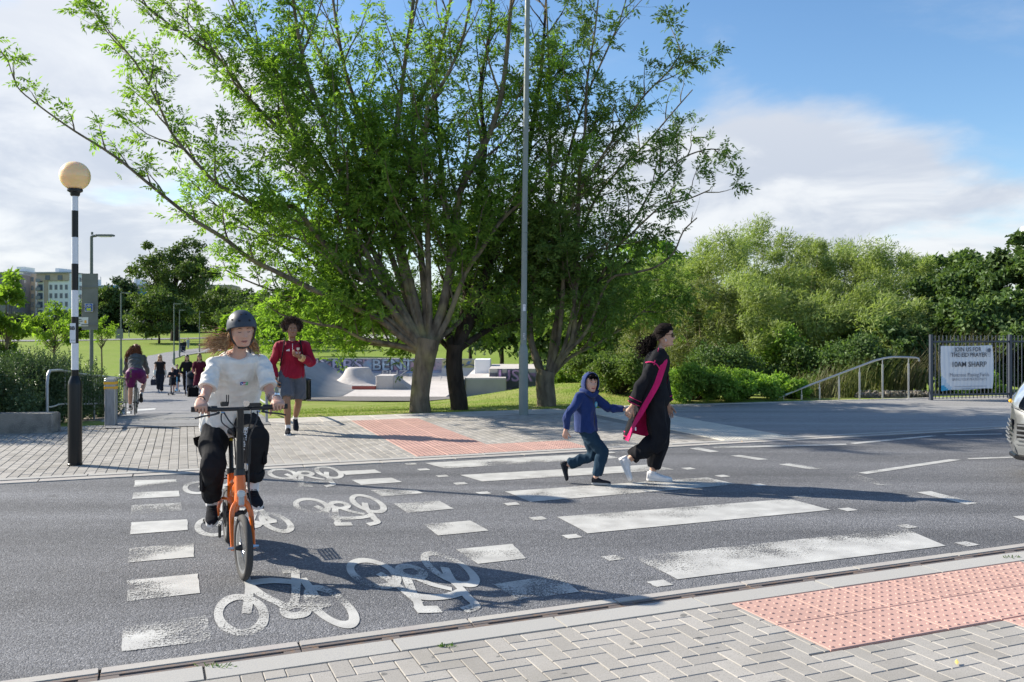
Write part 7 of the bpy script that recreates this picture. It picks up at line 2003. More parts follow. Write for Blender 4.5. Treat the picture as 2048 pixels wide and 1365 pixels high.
    MB().tube([(.955, 0, .528), (.962, 0, .528)], [.024, .02], 16).build('lamp_lens', mat('lamp_lens', (.55, .58, .58), .1), o)
    MB().box((.958, 0, .482), (.014, .036, .06), bev=.01).build('lamp_body', mat('lamp_clear', (.45, .47, .48), .15, coat=.6), o)
    # seat post and saddle
    MB().tube([(.305, 0, .565), (.297, 0, .60)], [.034, .034], 12).build('seat_clamp', M_BKM, o)
    MB().tube([(.305, 0, .56), (.225, 0, .835)], [.017, .016], 12).build('seat_post', M_BKM, o, smooth=True)
    MB().tube([(.239, 0, .79), (.235, 0, .805)], .018, 12).build('post_band', mat('band_yellow', (.65, .55, .02), .5), o)
    sm = MB(); loft(sm, [(V3(.42, 0, .868), V3(0, 1, 0), V3(0, 0, 1), .012, .010, 2.3), (V3(.36, 0, .868), V3(0, 1, 0), V3(0, 0, 1), .024, .022, 2.3), (V3(.24, 0, .872), V3(0, 1, 0), V3(0, 0, 1), .042, .026, 2.3), (V3(.16, 0, .875), V3(0, 1, 0), V3(0, 0, 1), .075, .030, 2.3), (V3(.10, 0, .878), V3(0, 1, 0), V3(0, 0, 1), .078, .026, 2.3), (V3(.075, 0, .878), V3(0, 1, 0), V3(0, 0, 1), .05, .012, 2.3)], 20)
    sm.build('saddle', M_BKM, o, smooth=True)
    rl = MB()
    for sg in (-1, 1): rl.tube([(.34, sg * .015, .85), (.25, sg * .022, .835), (.14, sg * .03, .85)], .004, 6)
    rl.build('saddle_rail', M_CHR, o)
    # cranks, chainring, pedals
    ca = R(24); cx, cz = .42, .295
    MB().lathe([(.062, -.004), (.085, -.004), (.085, .004), (.062, .004), (.062, -.004)], c=(cx, -.055, cz), n=28, axis='y').build('chainring', M_BKM, o)
    MB().lathe([(.001, -.003), (.060, -.003), (.060, .003), (.001, .003)], c=(cx, -.062, cz), n=24, axis='y').build('chainring_guard', M_BKM, o)
    MB().tube([(cx, -.07, cz), (cx, .07, cz)], .022, 12).build('bottom_bracket', M_BKM, o)
    for sg, s in ((1, 1), (-1, -1)):
        px_, pz_ = cx + s * .165 * math.cos(ca), cz + s * .165 * math.sin(ca)
        MB().tube([(cx, sg * .075, cz), (px_, sg * .09, pz_)], [.014, .010], 8).build('crank', M_BKM, o, smooth=True)
        p = MB().box((px_, sg * .145, pz_), (.085, .09, .022), bev=.006).build('pedal', M_BKM, o)
        for dx in (-.045, .045): MB().box((px_ + dx, sg * .145, pz_), (.005, .055, .013)).build('reflector', M_AMB, p)
    MB().tube(catmull([(cx, -.056, cz + .085), (.2, -.056, wr + .055), (0, -.056, wr + .035), (-.035, -.056, wr), (0, -.056, wr - .035), (.2, -.056, wr - .0), (cx, -.056, cz - .085)], 3), .004, 4).build('chain', M_BKM, o)
    MB().box((.05, -.06, .10), (.04, .02, .10), bev=.008).build('derailleur', M_BKM, o)
    # rack and rear guard
    rk = MB()
    for y in (-.05, -.025, 0, .025, .05): rk.tube([(.20, y, .515), (-.12, y, .515)], .006, 6)
    for x in (.2, .08, -.12): rk.tube([(x, -.06, .515), (x, .06, .515)], .006, 6)
    for sg in (-1, 1):
        rk.tube([(.02, sg * .06, .515), (0, sg * .075, .36), (0, sg * .08, wr)], .006, 6)
    rk.build('rear_rack', M_BKM, o)
    fd = MB(); fd.tube([(wr * 1.17 * math.cos(a), 0, wr + wr * 1.17 * math.sin(a)) for a in [R(x) for x in range(20, 185, 12)]], .025, 6, flat=1.0); 
    MB().tube([(-.0, .075, wr), (.03, .10, .02)], .006, 6).build('kickstand', M_BKM, o)
    MB().lathe([(.001, 0), (.07, 0), (.07, .003), (.001, .003)], c=(1.073, .045, wr), n=24, axis='y').build('brake_disc', M_RIM, o)
    return o
folding_bike()

M_HEL = mat('helmet_navy', (.035, .042, .058), .48, spec=.5, bump=[(400, .08, .0005)])
M_TEE = CL('white_tee', (.74, .71, .66)); M_TRO = CL('black_trousers', (.017, .017, .019), .85)
def helmet(f, m, out=1.0):
    hs, hd, R_ = f.hs, f.J['head'], f.hR
    def pt(v): return hd + R_ @ (np.array(v) * hs)
    V = []; F = []; na, nz = 56, 20; mi = []
    for sh, (ax, ay, az) in enumerate(((.126, .104, .136), (.112, .090, .122))):
        for i in range(nz + 1):
            ph = math.pi / 2 * i / nz
            for k in range(na):
                a = 2 * math.pi * k / na; c = math.cos(a)
                low = .048 * max(0, c) ** .8 - .030 * max(0, -c) ** .7 - .008 * (1 - abs(c)) ** 2
                z = low + (az + .008 - low) * math.sin(ph); fz = math.sqrt(max(0, 1 - (max(z - .02, 0) / (az - .012)) ** 2.1))
                bx = 1.04 if (c > 0 and i < 2 and sh == 0) else 1
                V.append(pt((ax * c * fz * bx - .004, ay * math.sin(a) * fz, z)))
    for sh in range(2):
        b = sh * (nz + 1) * na
        for i in range(nz):
            for k in range(na):
                q = (b + i * na + k, b + i * na + (k + 1) % na, b + (i + 1) * na + (k + 1) % na, b + (i + 1) * na + k); F.append(q if sh == 0 else q[::-1])
    b = (nz + 1) * na
    for k in range(na): F.append((k, b + k, b + (k + 1) % na, (k + 1) % na))
    h = mobj('helmet', np_mesh('helmet', V, F, m, smooth=True), f.o)
    def surf(c_, el, k=1.0):
        ax, ay, az = .126, .104, .136; z = .01 + (az - .002) * math.sin(el); fz = math.sqrt(max(0, 1 - (max(z - .02, 0) / (az - .012)) ** 2.1)); return pt((ax * math.cos(c_) * fz * k - .004, ay * math.sin(c_) * fz * k, z + (k - 1) * .1))
    for az_, el, w, hgt in ((-.42, .62, .22, .07), (.42, .62, .22, .07), (-1.05, .62, .2, .07), (1.05, .62, .2, .07), (-.3, 1.05, .3, .05), (.35, 1.05, .3, .05), (-1.6, .6, .2, .07), (1.6, .6, .2, .07)):
        P = []
        for t in range(12): a = 2 * math.pi * t / 12; P.append(surf(az_ + w * .5 * math.cos(a) * abs(math.cos(a)) ** -.3 if abs(math.cos(a)) > .01 else az_, el + hgt * .9 * math.sin(a), 1.006))
        mobj('vent', np_mesh('vent', P, [tuple(range(12))], M_DARK), h)
    st = MB()
    st2 = []
    for sg in (-1, 1):
        P = [pt((.035, sg * .088, .02)), pt((.03, sg * .0825, -.03)), pt((.035, sg * .068, -.075)), pt((.045, sg * .035, -.112)), pt((.05, 0, -.124))]
        MB().tube(catmull(P, 4), .0065 * hs, 6, flat=.45).build('chin_strap', M_BKM, h, smooth=True)
        P = [pt((-.05, sg * .083, .0)), pt((0, sg * .084, -.025)), pt((.032, sg * .073, -.06))]
        MB().tube(catmull(P, 4), .005 * hs, 6, flat=.45).build('chin_strap', M_BKM, h, smooth=True)
    MB().box(tuple(pt((.047, -.022, -.12))), (.03, .03, .016), bev=.004).build('buckle', M_BKM, h)
    MB().tube([pt((.05, .03, -.115)), pt((.055, .045, -.135)), pt((.055, .05, -.165))], .006 * hs, 6, flat=.5).build('strap_end', M_BKM, h)
    return h
def rider():
    f = Fig('person', 'rider in white t-shirt and dark helmet on the orange folding bike', (*RW, 0), RA, 1.70, vox=.0065, fem=True)
    f.pose(hip=(.16, .0, .925), shc=(.43, .035, 1.385), anL=(.485, .125, .465), anR=(.175, -.125, .335), wrL=(.835, .245, 1.135), wrR=(.830, -.245, 1.135), shw=.158, head=(.505, .05, 1.60), hyaw=.10, hpitch=-.22, hroll=.05,
           kneeL=(1, .12, .4), kneeR=(1, -.12, .2), elL=(-.25, .22, -1), elR=(-.25, -.22, -1))
    dn = np.array([.75, 0, -.55])
    f.body(SK_PALE, handL=dict(d=nrm(V3(.8, 0, -.35)), n=V3(-.3, 0, -1), side=V3(0, -1, 0), curl=(1.15, 1.25, .75), thumb=(.35, .9), thumb_curl=.9, spread=.0), handR=dict(d=nrm(V3(.8, 0, -.35)), n=V3(-.3, 0, -1), side=V3(0, 1, 0), curl=(1.15, 1.25, .75), thumb=(.35, .9), thumb_curl=.9, spread=.0), voxel=.007)
    f.face((.16, .10, .055), lip=(.40, .17, .14), eyes='closed', brow_w=.0028)
    # oversized tee
    S = f.S; tab = [(-.06, .215, .165), (.05, .212, .155), (.2, .204, .142), (.4, .195, .134), (.6, .188, .132), (.75, .180, .130), (.86, .166, .118), (.93, .132, .110), (.985, .096, .092)]
    sh = f.top(M_TEE, 'shirt', rings=f.torso_rings(0, -.1, 1, tab, 2.6), sleeve=.66, se=.004, amp=.0065, wl=.13, seed=12, axis=(.3, .1, 1), sl_r=.93)
    folds(sh.data, .002, .06, 5, (.2, 1, .3), .4)
    for k in 'LR':     # turned, boxy sleeve ends
        s, e = f.J['sh' + k], f.J['el' + k]; q = s + (e - s) * .66; d = nrm(e - s)
        MB().tube([q - d * .012, q + d * .004, q + d * .016, q + d * .006], [.062, .065, .060, .04], 22).build('sleeve_hem', M_TEE, sh, smooth=True)
    c, la, fo, ax = f.spine(.985)
    P = [c + la * .082 * math.cos(a) + fo * (.070 * math.sin(a)) + ax * (-.012 - .034 * max(0, math.sin(a))) for a in [2 * math.pi * k / 28 for k in range(29)]]
    MB().tube(P, .0105, 8, cap=False, flat=1.3).build('neck_rib', M_TEE, sh, smooth=True)
    # chest print: small coloured rectangle with a white swoosh-like stroke
    c, la, fo, ax = f.spine(.70); c = c + fo * (.142) + la * .045
    qd = lambda u, v, d=0: c + la * u + ax * v + fo * (d + .012)
    for i, (u0, u1, cc) in enumerate(((-.026, -.009, (.03, .09, .38)), (-.009, .009, (.55, .12, .20)), (.009, .026, (.16, .50, .22)))):
        mobj('print', np_mesh('print', [qd(u0, -.013), qd(u1, -.013), qd(u1, .013), qd(u0, .013)], [(0, 1, 2, 3)], mat('print_%d' % i, cc, .7)), sh)
    MB().tube([qd(-.02, .004, .003), qd(-.012, -.006, .003), qd(.0, .0, .003), (qd(.018, .006, .003))], [.003, .005, .004, .001], 5, flat=.5).build('print', M_WHITE, sh)
    tr = f.bottom(M_TRO, 'trousers', e=.010, upto=1.74, amp=.0075, wl=.13, seed=21, rads=(.098, .088, .070, .066, .060), hem=.058)
    J = f.J
    for k in 'LR':     # gathered cuff and cargo pocket
        n, a = J['kn' + k], J['an' + k]; q = n + (a - n) * .76; d = nrm(a - n)
        me = MB(); me.tube([q - d * .05, q - d * .02, q + d * .01, q + d * .03], [.070, .075, .066, .048], 20); mm = fuse(me, .006, 2); folds(mm, .004, .05, 5); mm.materials.append(M_TRO); mm.polygons.foreach_set('use_smooth', np.ones(len(mm.polygons), bool)); mobj('cuff', mm, tr)
        sg = 1 if k == 'L' else -1; c2 = n * .66 + a * .34 + V3(-.01, sg * .066, 0)
        MB().box(tuple(c2), (.11, .03, .16), bev=.013, M=Matrix.Rotation(-.15, 3, 'Y')).build('cargo_pocket', M_TRO, tr)
        f.sock(k, M_WHS, .74, 1.02, .044)
        shoe(f.o, J['an' + k] + V3(0, 0, -.0), V3(.97, sg * .08, -.12 if k == 'L' else -.30), V3(.1, 0, 1), .98, M_BSHOE, M_SOLE, laces=M_BKM)
    MB().add([J['hipR'] + V3(.04, -.12, -.09), J['hipR'] + V3(.08, -.17, -.10), J['hipR'] + V3(.07, -.16, -.15), J['hipR'] + V3(.06, -.13, -.18), J['hipR'] + V3(.02, -.13, -.13)], [(0, 1, 2, 3, 4)]).build('belt_flap', M_TRO, tr)
    helmet(f, M_HEL)
    # hair blown to the rider's right
    rs = np.random.RandomState(6); st = []; hs, hd, R_ = f.hs, f.J['head'], f.hR
    M_H1 = mat('hair_blond_brown', (.30, .165, .075), .5, rnd=.35, var=[(60, 3, (.50, .32, .16), .45, .65)])
    for i in range(420):
        sg = -1 if i < 300 else 1; a = rs.uniform(1.7, 2.9); cl_ = np.random.RandomState(40 + i % 17).normal(size=4); r0 = hd + R_ @ (np.array([.09 * math.cos(a), sg * .078 * math.sin(a) + .0, rs.uniform(-.06, .02)]) * hs)
        if sg < 0:
            blow = V3(-.05, -1, .10 + .30 * cl_[0] + .05 * rs.normal()); L_ = (.13 + .04 * cl_[1]) * rs.uniform(.75, 1.1)
            P = [r0, r0 + V3(-.015, -.012, -.045 - .02 * rs.rand()), r0 + V3(-.02, -.035, -.075 + .02 * rs.normal()), ]
            P.append(P[-1] + nrm(blow) * L_ * .5 + V3(0, 0, .01 * rs.normal())); P.append(P[-1] + nrm(blow + V3(0, 0, -.3 + .35 * cl_[2] + .08 * rs.normal())) * L_ * .5 + V3(0, 0, -.012))
        else:
            P = [r0, r0 + V3(-.02, .01, -.05), r0 + V3(-.02, .016 + .01 * rs.rand(), -.085), r0 + V3(-.02 + .01 * rs.normal(), .032 + .02 * rs.rand(), -.11 + .01 * cl_[0]), r0 + V3(-.01, .045 + .02 * rs.rand(), -.145 + .015 * cl_[1])]
        st.append(P)
    locks(st, 4, .0030, M_H1, 'hair', f.o)
    # watch, wrist band, tattoo
    w, e = J['wrL'], J['elL']; d = nrm(w - e)
    wt = MB(); q = w - d * .012; wt.tube([q - d * .010, q + d * .010], .031, 18); wb = wt.build('watch', mat('watch_strap', (.50, .52, .55), .5), f.o, smooth=True)
    up_ = nrm(V3(.3, .1, 1) - d * (V3(.3, .1, 1) @ d)); MB().tube([q + up_ * .026, q + up_ * .038], [.021, .019], 18).build('watch_case', M_CHR, wb, smooth=True); MB().tube([q + up_ * .038, q + up_ * .040], [.0165, .016], 18).build('watch_face', mat('watch_face', (.04, .07, .11), .15), wb)
    w, e = J['wrR'], J['elR']; d = nrm(w - e); q = w - d * .02
    MB().tube([q - d * .003, q + d * .003], .0305, 16).build('wrist_band', M_BKM, f.o)
    e, w = J['elL'], J['wrL']; d = nrm(w - e); fr = V3(.5, -.6, .1); fr = nrm(fr - d * (fr @ d)); sd = np.cross(d, fr); tt = MB(); MT = mat('tattoo_ink', (.20, .16, .16), .6)
    for i in range(15):
        t = .12 + .4 * rs.rand(); c0 = e + d * .25 * t; a0 = rs.uniform(-.7, .7); P = []
        for k in range(5): a = a0 + .22 * math.sin(k * 1.3 + i); r_ = .0395 - .006 * t; P.append(c0 + d * .010 * k + (fr * math.cos(a) + sd * math.sin(a)) * r_)
        tt.tube(P, .0014, 4)
    tt.build('tattoo', MT, f.o)
rider()
# ------------------------------------------------------------------ the woman crossing
M_BLK = CL('black_knit', (.014, .014, .017)); M_PNK = CL('pink_lining', (.52, .012, .12)); M_HAIRB = mat('hair_black', (.012, .008, .007), .8, spec=.12, rnd=.3, bump=[(60, 1, .02, 'O', (1, 3, 1))])
def woman():
    f = Fig('person', 'woman in black with an open black and pink long cardigan crossing the road', (1.50, 9.10, 0), R(-11), 1.64, fem=True, vox=.009)
    f.pose(hip=(.0, 0, .865), shc=(.035, 0, 1.335), anL=(-.035, .075, .085), anR=(-.285, -.075, .235), wrL=(.13, .22, .80), wrR=(-.235, -.20, .80), head=(.095, 0, 1.535), hyaw=.02, hpitch=.02, shw=.175, kneeL=(1, .05, 0), kneeR=(1, -.05, .1), elL=(-.6, .5, -.2), elR=(-1, -.2, 0))
    S = f.S; J = f.J
    f.body(SK_OLIVE, handR=dict(d=V3(-.45, .0, -.9), n=V3(.1, 1, 0), side=V3(1, 0, 0), curl=(.7, .9, .5), thumb_curl=.9), handL=dict(d=V3(.15, 0, -1), n=V3(0, -1, 0), side=V3(1, 0, 0)))
    f.face((.03, .02, .018), lip=(.36, .12, .10), iris=(.05, .03, .02))
    f.top(M_BLK, 'jumper', e=.022, sleeve=1.80, se=.022, t0=-.08, amp=.006, wl=.13, seed=31)
    f.bottom(M_BLK, 'trousers', e=.020, upto=1.84, amp=.008, wl=.14, seed=33, rads=(.100, .092, .080, .078, .066), hem=.052)
    for k, td, up in (('L', V3(1, 0, -.02), V3(0, 0, 1)), ('R', V3(.42, .0, -.90), V3(.9, 0, .4))):
        shoe(f.o, J['an' + k], td, up, .96, M_WHS, M_SOLE, laces=M_SOLE)
        q = J['kn' + k] + (J['an' + k] - J['kn' + k]) * .93
        MB().tube([q, J['an' + k]], .036, 14).build('sock', M_WHS, f.o, smooth=True)
    # cardigan: a hanging sheet with lining, open at the front and swept back
    def cardi(off, u0=0.0, u1=1.0, nu=40, nv=34, t0=0.0, t1=1.0):
        V = []
        for j in range(nv + 1):
            t = t0 + (t1 - t0) * j / nv; z = 1.385 * (1 - t) + .47 * t
            a = np.interp(t, [0, .05, .12, .3, .6, 1], [.07, .15, .205, .215, .225, .245]) * S + off
            b = np.interp(t, [0, .05, .12, .3, .6, 1], [.065, .095, .125, .135, .155, .185]) * S + off
            cx = np.interp(t, [0, .12, .4, .7, 1], [.025, .03, -.01, -.07, -.14])
            fr = np.interp(t, [0, .1, .35, .6, .8, 1], [44, 46, 64, 96, 118, 132]); fl = np.interp(t, [0, .1, .35, .7, 1], [28, 32, 38, 48, 60])
            for i in range(nu + 1):
                u = u0 + (u1 - u0) * i / nu; ph = R(fr + (360 - fl - fr) * u)
                w = 1 + t * .05 * math.sin(ph * 9 + t * 2) + .02 * t * math.sin(ph * 17)
                V.append((cx + b * math.cos(ph) * w, -a * math.sin(ph) * w, z + .025 * math.sin(ph * 2 + .5) * t))
        F = np.array([(j * (nu + 1) + i, j * (nu + 1) + i + 1, (j + 1) * (nu + 1) + i + 1, (j + 1) * (nu + 1) + i) for j in range(nv) for i in range(nu)])
        return np.array(V), F
    V, F = cardi(.022); c = mobj('cardigan', np_mesh('cardigan', V, F, M_BLK, smooth=True), f.o)
    V, F = cardi(.014); mobj('lining', np_mesh('lining', V, F, M_PNK, smooth=True), c)
    for u0, u1 in ((-.002, .10), (.91, 1.002)):
        V, F = cardi(.027, u0, u1, 5, 34); mobj('front_band', np_mesh('front_band', V, F, M_PNK, smooth=True), c)
    V, F = cardi(.025, 0, 1, 40, 1, .955, .968); mobj('seam', np_mesh('seam', V, F, M_PNK), c)
    # sleeves of the cardigan, drop shoulder seam and turned cuff
    mb = MB()
    for k in 'LR':
        s, e, w = J['sh' + k], J['el' + k], J['wr' + k]
        P = catmull([np.append(p, r_) for p, r_ in ((J['shc'] * .4 + s * .6, .084), (s, .080), (s * .5 + e * .5, .070), (e, .066), (e * .5 + w * .5, .062), (e * .16 + w * .84, .062))], 4); mb.tube([p[:3] for p in P], [p[3] for p in P], 18)
    me = fuse(mb, .009, 3); folds(me, .006, .12, 44, (.2, 0, 1)); me.materials.append(M_BLK); me.polygons.foreach_set('use_smooth', np.ones(len(me.polygons), bool)); mobj('sleeve', me, c)
    for k in 'LR':
        s, e, w = J['sh' + k], J['el' + k], J['wr' + k]; d = nrm(w - e); q = e * .18 + w * .82
        for r_, o_ in ((.067, 0), (.069, -.045)): MB().tube([q + d * (o_ - .003), q + d * (o_ + .003)], r_, 20).build('seam', M_PNK, c)
        d = nrm(e - s); q = s * .72 + e * .28; la = V3(0, -1 if k == 'R' else 1, 0); la = nrm(la - d * (la @ d)); fo = np.cross(d, la)
        P = [q + (la * math.cos(a) + fo * math.sin(a)) * .085 - d * .02 * math.cos(a * 2) for a in [R(x) for x in range(-95, 100, 15)]]
        MB().tube(P, .0065, 6).build('seam', M_PNK, c)
        nb = J['shc'] + V3(-.01, la[1] * .07, .055); MB().tube(catmull([nb, J['shc'] * .4 + s * .6 + V3(0, 0, .086), s + V3(0, la[1] * .02, .080), q + la * .082], 4), .004, 6).build('seam', M_PNK, c)
    # hair
    f.hair_cap(M_HAIRB, out=.019, front=.062, back=-.07, seed=3)
    rs = np.random.RandomState(8); st = []; hd = J['head']; hs = f.hs
    for i in range(260):
        r0 = hd + V3(-.085, rs.uniform(-.03, .03), .025 + rs.uniform(-.03, .03)) * hs; L_ = rs.uniform(.16, .32); dr = nrm(V3(-.62, rs.normal() * .10, -.78 + .25 * rs.normal())); ph = rs.rand() * 6; cr = .012 + .012 * rs.rand(); n = 12
        a, b = nrm(np.cross(dr, V3(0, 1, 0))), V3(0, 1, 0); sp = V3(rs.normal(), rs.normal(), rs.normal()) * .035
        st.append([r0 + (dr * L_ + sp) * (k / n) + V3(0, 0, -.02) * math.sin(k / n * 3.14) + (a * math.cos(ph + k * 1.5) + b * math.sin(ph + k * 1.5)) * cr * min(1, k / 3) for k in range(n + 1)])
    for i in range(260):   # waves over the crown, gathered to the back
        a0 = rs.uniform(-1, 1); r0 = hd + V3(.075 * math.cos(a0 * .9), a0 * .07, (.092 + .038 * (1 - a0 * a0))) * hs; e_ = hd + V3(-.105, a0 * .035, .03 + rs.uniform(-.04, .03)) * hs
        m_ = (r0 + e_) / 2 + V3(-.0, a0 * .05, .042 * (1 - abs(a0) * .8)) * hs + rs.normal(size=3) * .004
        st.append([r0, m_ + V3(.03, 0, 0) * hs, m_ - V3(.03, 0, .008) * hs, e_])
    locks(st, 4, .0066, M_HAIRB, 'ponytail', f.o)
    # sunglasses, earring
    g = MB(); P = lambda x, y, z: tuple(hd + f.hR @ (np.array([x, y, z]) * hs))
    gl = MB()
    for sg in (-1, 1):
        gl.add([P(.098, sg * .008, .018), P(.088, sg * .058, .020), P(.087, sg * .055, -.016), P(.099, sg * .012, -.018), P(.094, sg * .058, .018)], [(0, 1, 2, 3)])
    o = gl.build('sunglasses', mat('sunglass_lens', (.03, .018, .014), .08, coat=.5), f.o)
    g = MB()
    for sg in (-1, 1):
        g.tube([P(.099, sg * .006, .02), P(.090, sg * .061, .022), P(.088, sg * .057, -.018), P(.099, sg * .012, -.02), P(.099, sg * .006, .02)], .0022 * hs, 5)
        g.tube([P(.089, sg * .062, .018), P(.05, sg * .082, .016), P(.0, sg * .086, .014)], .003 * hs, 5)
    g.build('frame', mat('tortoise_frame', (.10, .045, .02), .25), o)
    MB().ball(P(.012, -.083, -.042), .007).build('earring', M_SOLE, f.o)
    MB().tube([P(.012, -.083, -.035), P(.018, -.085, -.055), P(.012, -.084, -.062)], .0035, 6).build('earring', M_CHR, f.o)
    mobj('care_label', np_mesh('care_label', [(-.2, -.222, .60), (-.186, -.222, .60), (-.186, -.222, .565), (-.2, -.222, .565)], [(0, 1, 2, 3)], M_WHS), c)
woman()
# ------------------------------------------------------------------ the child
def boy():
    M_NAV = CL('navy_hoodie', (.014, .032, .125)); M_JEA = CL('dark_jeans', (.014, .036, .062)); M_BADGE = mat('badge_cyan', (.10, .42, .58), .6)
    f = Fig('person', 'small child in a navy blue hooded top holding the woman\'s hand', (.765, 8.98, 0), R(-8), 1.20, vox=.007, child=True)
    f.pose(hip=(0, 0, .585), shc=(-.005, 0, .915), anR=(.10, -.055, .075), anL=(-.205, .055, .19), wrL=(.40, .075, .775), wrR=(-.20, -.135, .575), head=(.045, -.01, 1.055), hyaw=-1.08, hpitch=-.02, hroll=-.06, shyaw=-.55, hipyaw=-.2, shw=.175, hipw=.085, kneeR=(1, 0, 0), kneeL=(1, 0, .1), elL=(0, .2, -1), elR=(-.4, -.5, -.2))
    S = f.S; J = f.J
    f.body(SK_PALE, handR=dict(d=V3(-.1, 0, -1), n=V3(.2, 1, 0), side=V3(1, 0, 0), size=1.0, curl=(.5, .5, .3)), handL=dict(d=V3(.85, -.25, .1), n=V3(0, .2, -1), side=V3(0, -1, 0), size=1.0, curl=(.5, .6, .4)), voxel=.006)
    f.face((.05, .035, .025), lip=(.45, .12, .11), iris=(.03, .02, .015), brow_w=.003)
    hp = f.top(M_NAV, 'hoodie', sleeve=1.92, se=.014, amp=.0055, wl=.10, seed=51, rings=f.torso_rings(0, -.2, 1, [(-.22, .19, .155), (-.1, .205, .16), (.05, .205, .160), (.2, .197, .152), (.4, .19, .148), (.6, .195, .148), (.8, .20, .138), (.9, .18, .115), (.96, .11, .09)], 2.4))
    f.bottom(M_JEA, 'jeans', e=.012, upto=1.88, amp=.006, wl=.09, seed=52, rads=(.100, .088, .068, .062, .060), hem=.060)
    shoe(f.o, J['anR'], V3(1, -.05, 0), V3(0, 0, 1), .72, M_BSHOE, mat('sole_grey', (.25, .26, .27), .6)); shoe(f.o, J['anL'], V3(.30, .0, -.95), V3(.95, 0, .3), .72, M_BSHOE, M_DSOLE)
    # hood
    hs, hd, R_ = f.hs, J['head'], f.hR
    def pt(v): return hd + R_ @ (np.array(v) * hs)
    na, nz = 44, 30; V = []; F = []
    def hv(th, ph, k=1.0):      # th = angle from the face axis, ph around it
        x, y, z = math.cos(th), math.sin(th) * math.cos(ph), math.sin(th) * math.sin(ph)
        return ((.118 * x - .012) * k, .106 * y * k, (.140 * z + (.0 if z < 0 else .004) - .008) * k)
    for i in range(nz + 1):
        th = R(64) + (R(180) - R(64)) * i / nz
        for k in range(na): V.append(pt(hv(th, 2 * math.pi * k / na, 1 + .02 * math.sin(k * .9 + i * .4) * math.sin(i / nz * 3))))
    for i in range(nz):
        for k in range(na): F.append((i * na + k, i * na + (k + 1) % na, (i + 1) * na + (k + 1) % na, (i + 1) * na + k))
    b = len(V)
    for k in range(na): V.append(pt(hv(R(75), 2 * math.pi * k / na, .93)))
    for k in range(na): F.append((k, b + k, b + (k + 1) % na, (k + 1) % na))
    ho = mobj('hood', np_mesh('hood', V, F, M_NAV, smooth=True), f.o)
    MB().tube([pt(hv(R(63), 2 * math.pi * k / 30, 1.01)) for k in range(31)], .008, 7, cap=False).build('hood_rim', M_NAV, ho, smooth=True)
    MB().tube(catmull([pt((.05, .07, -.11)), pt((.085, .0, -.155)), pt((.05, -.07, -.11)), pt((-.04, -.095, -.10)), pt((-.10, 0, -.09)), pt((-.04, .095, -.10)), pt((.05, .07, -.11))], 4), .026, 9, cap=False).build('hood_gather', M_NAV, ho, smooth=True)
    f.hair_cap(M_HAIRB, out=.010, front=.058, back=-.04, seed=6)
    st = []; rs = np.random.RandomState(3)
    for i in range(60): a = rs.uniform(-1, 1); st.append([pt((.085 * (1 - .25 * a * a), a * .06, .085)), pt((.098 * (1 - .2 * a * a), a * .064, .062)), pt((.097 * (1 - .2 * a * a), a * .066 + .006 * rs.normal(), .047 + .008 * rs.normal()))])
    locks(st, 3, .006, M_HAIRB, 'fringe', f.o)
    # zip, pocket and badge
    c, la, fo, ax = f.spine(.62); q = lambda u, v, d=.0: c + la * u + ax * v * S + fo * (.146 * S + d - u * u * 2.2)
    MB().tube([q(0, .13), q(0, .0, .004), q(0, -.15, .008), q(0, -.30, .012)], .0035, 5).build('zip', M_BKM, hp)
    MB().lathe([(.001, 0), (.030, 0), (.030, .004), (.001, .004)], n=24).build('badge', M_BADGE, hp, loc=tuple(q(.062, .02, .006)), rot=(R(90), 0, math.atan2(fo[1], fo[0]) + R(90)))
    me = text_mesh('S', .03, .002); me.materials.append(M_WHS); mobj('lettering', me, hp, tuple(q(.062, .02, .013)), (R(90), 0, math.atan2(fo[1], fo[0]) + R(90)))
boy()
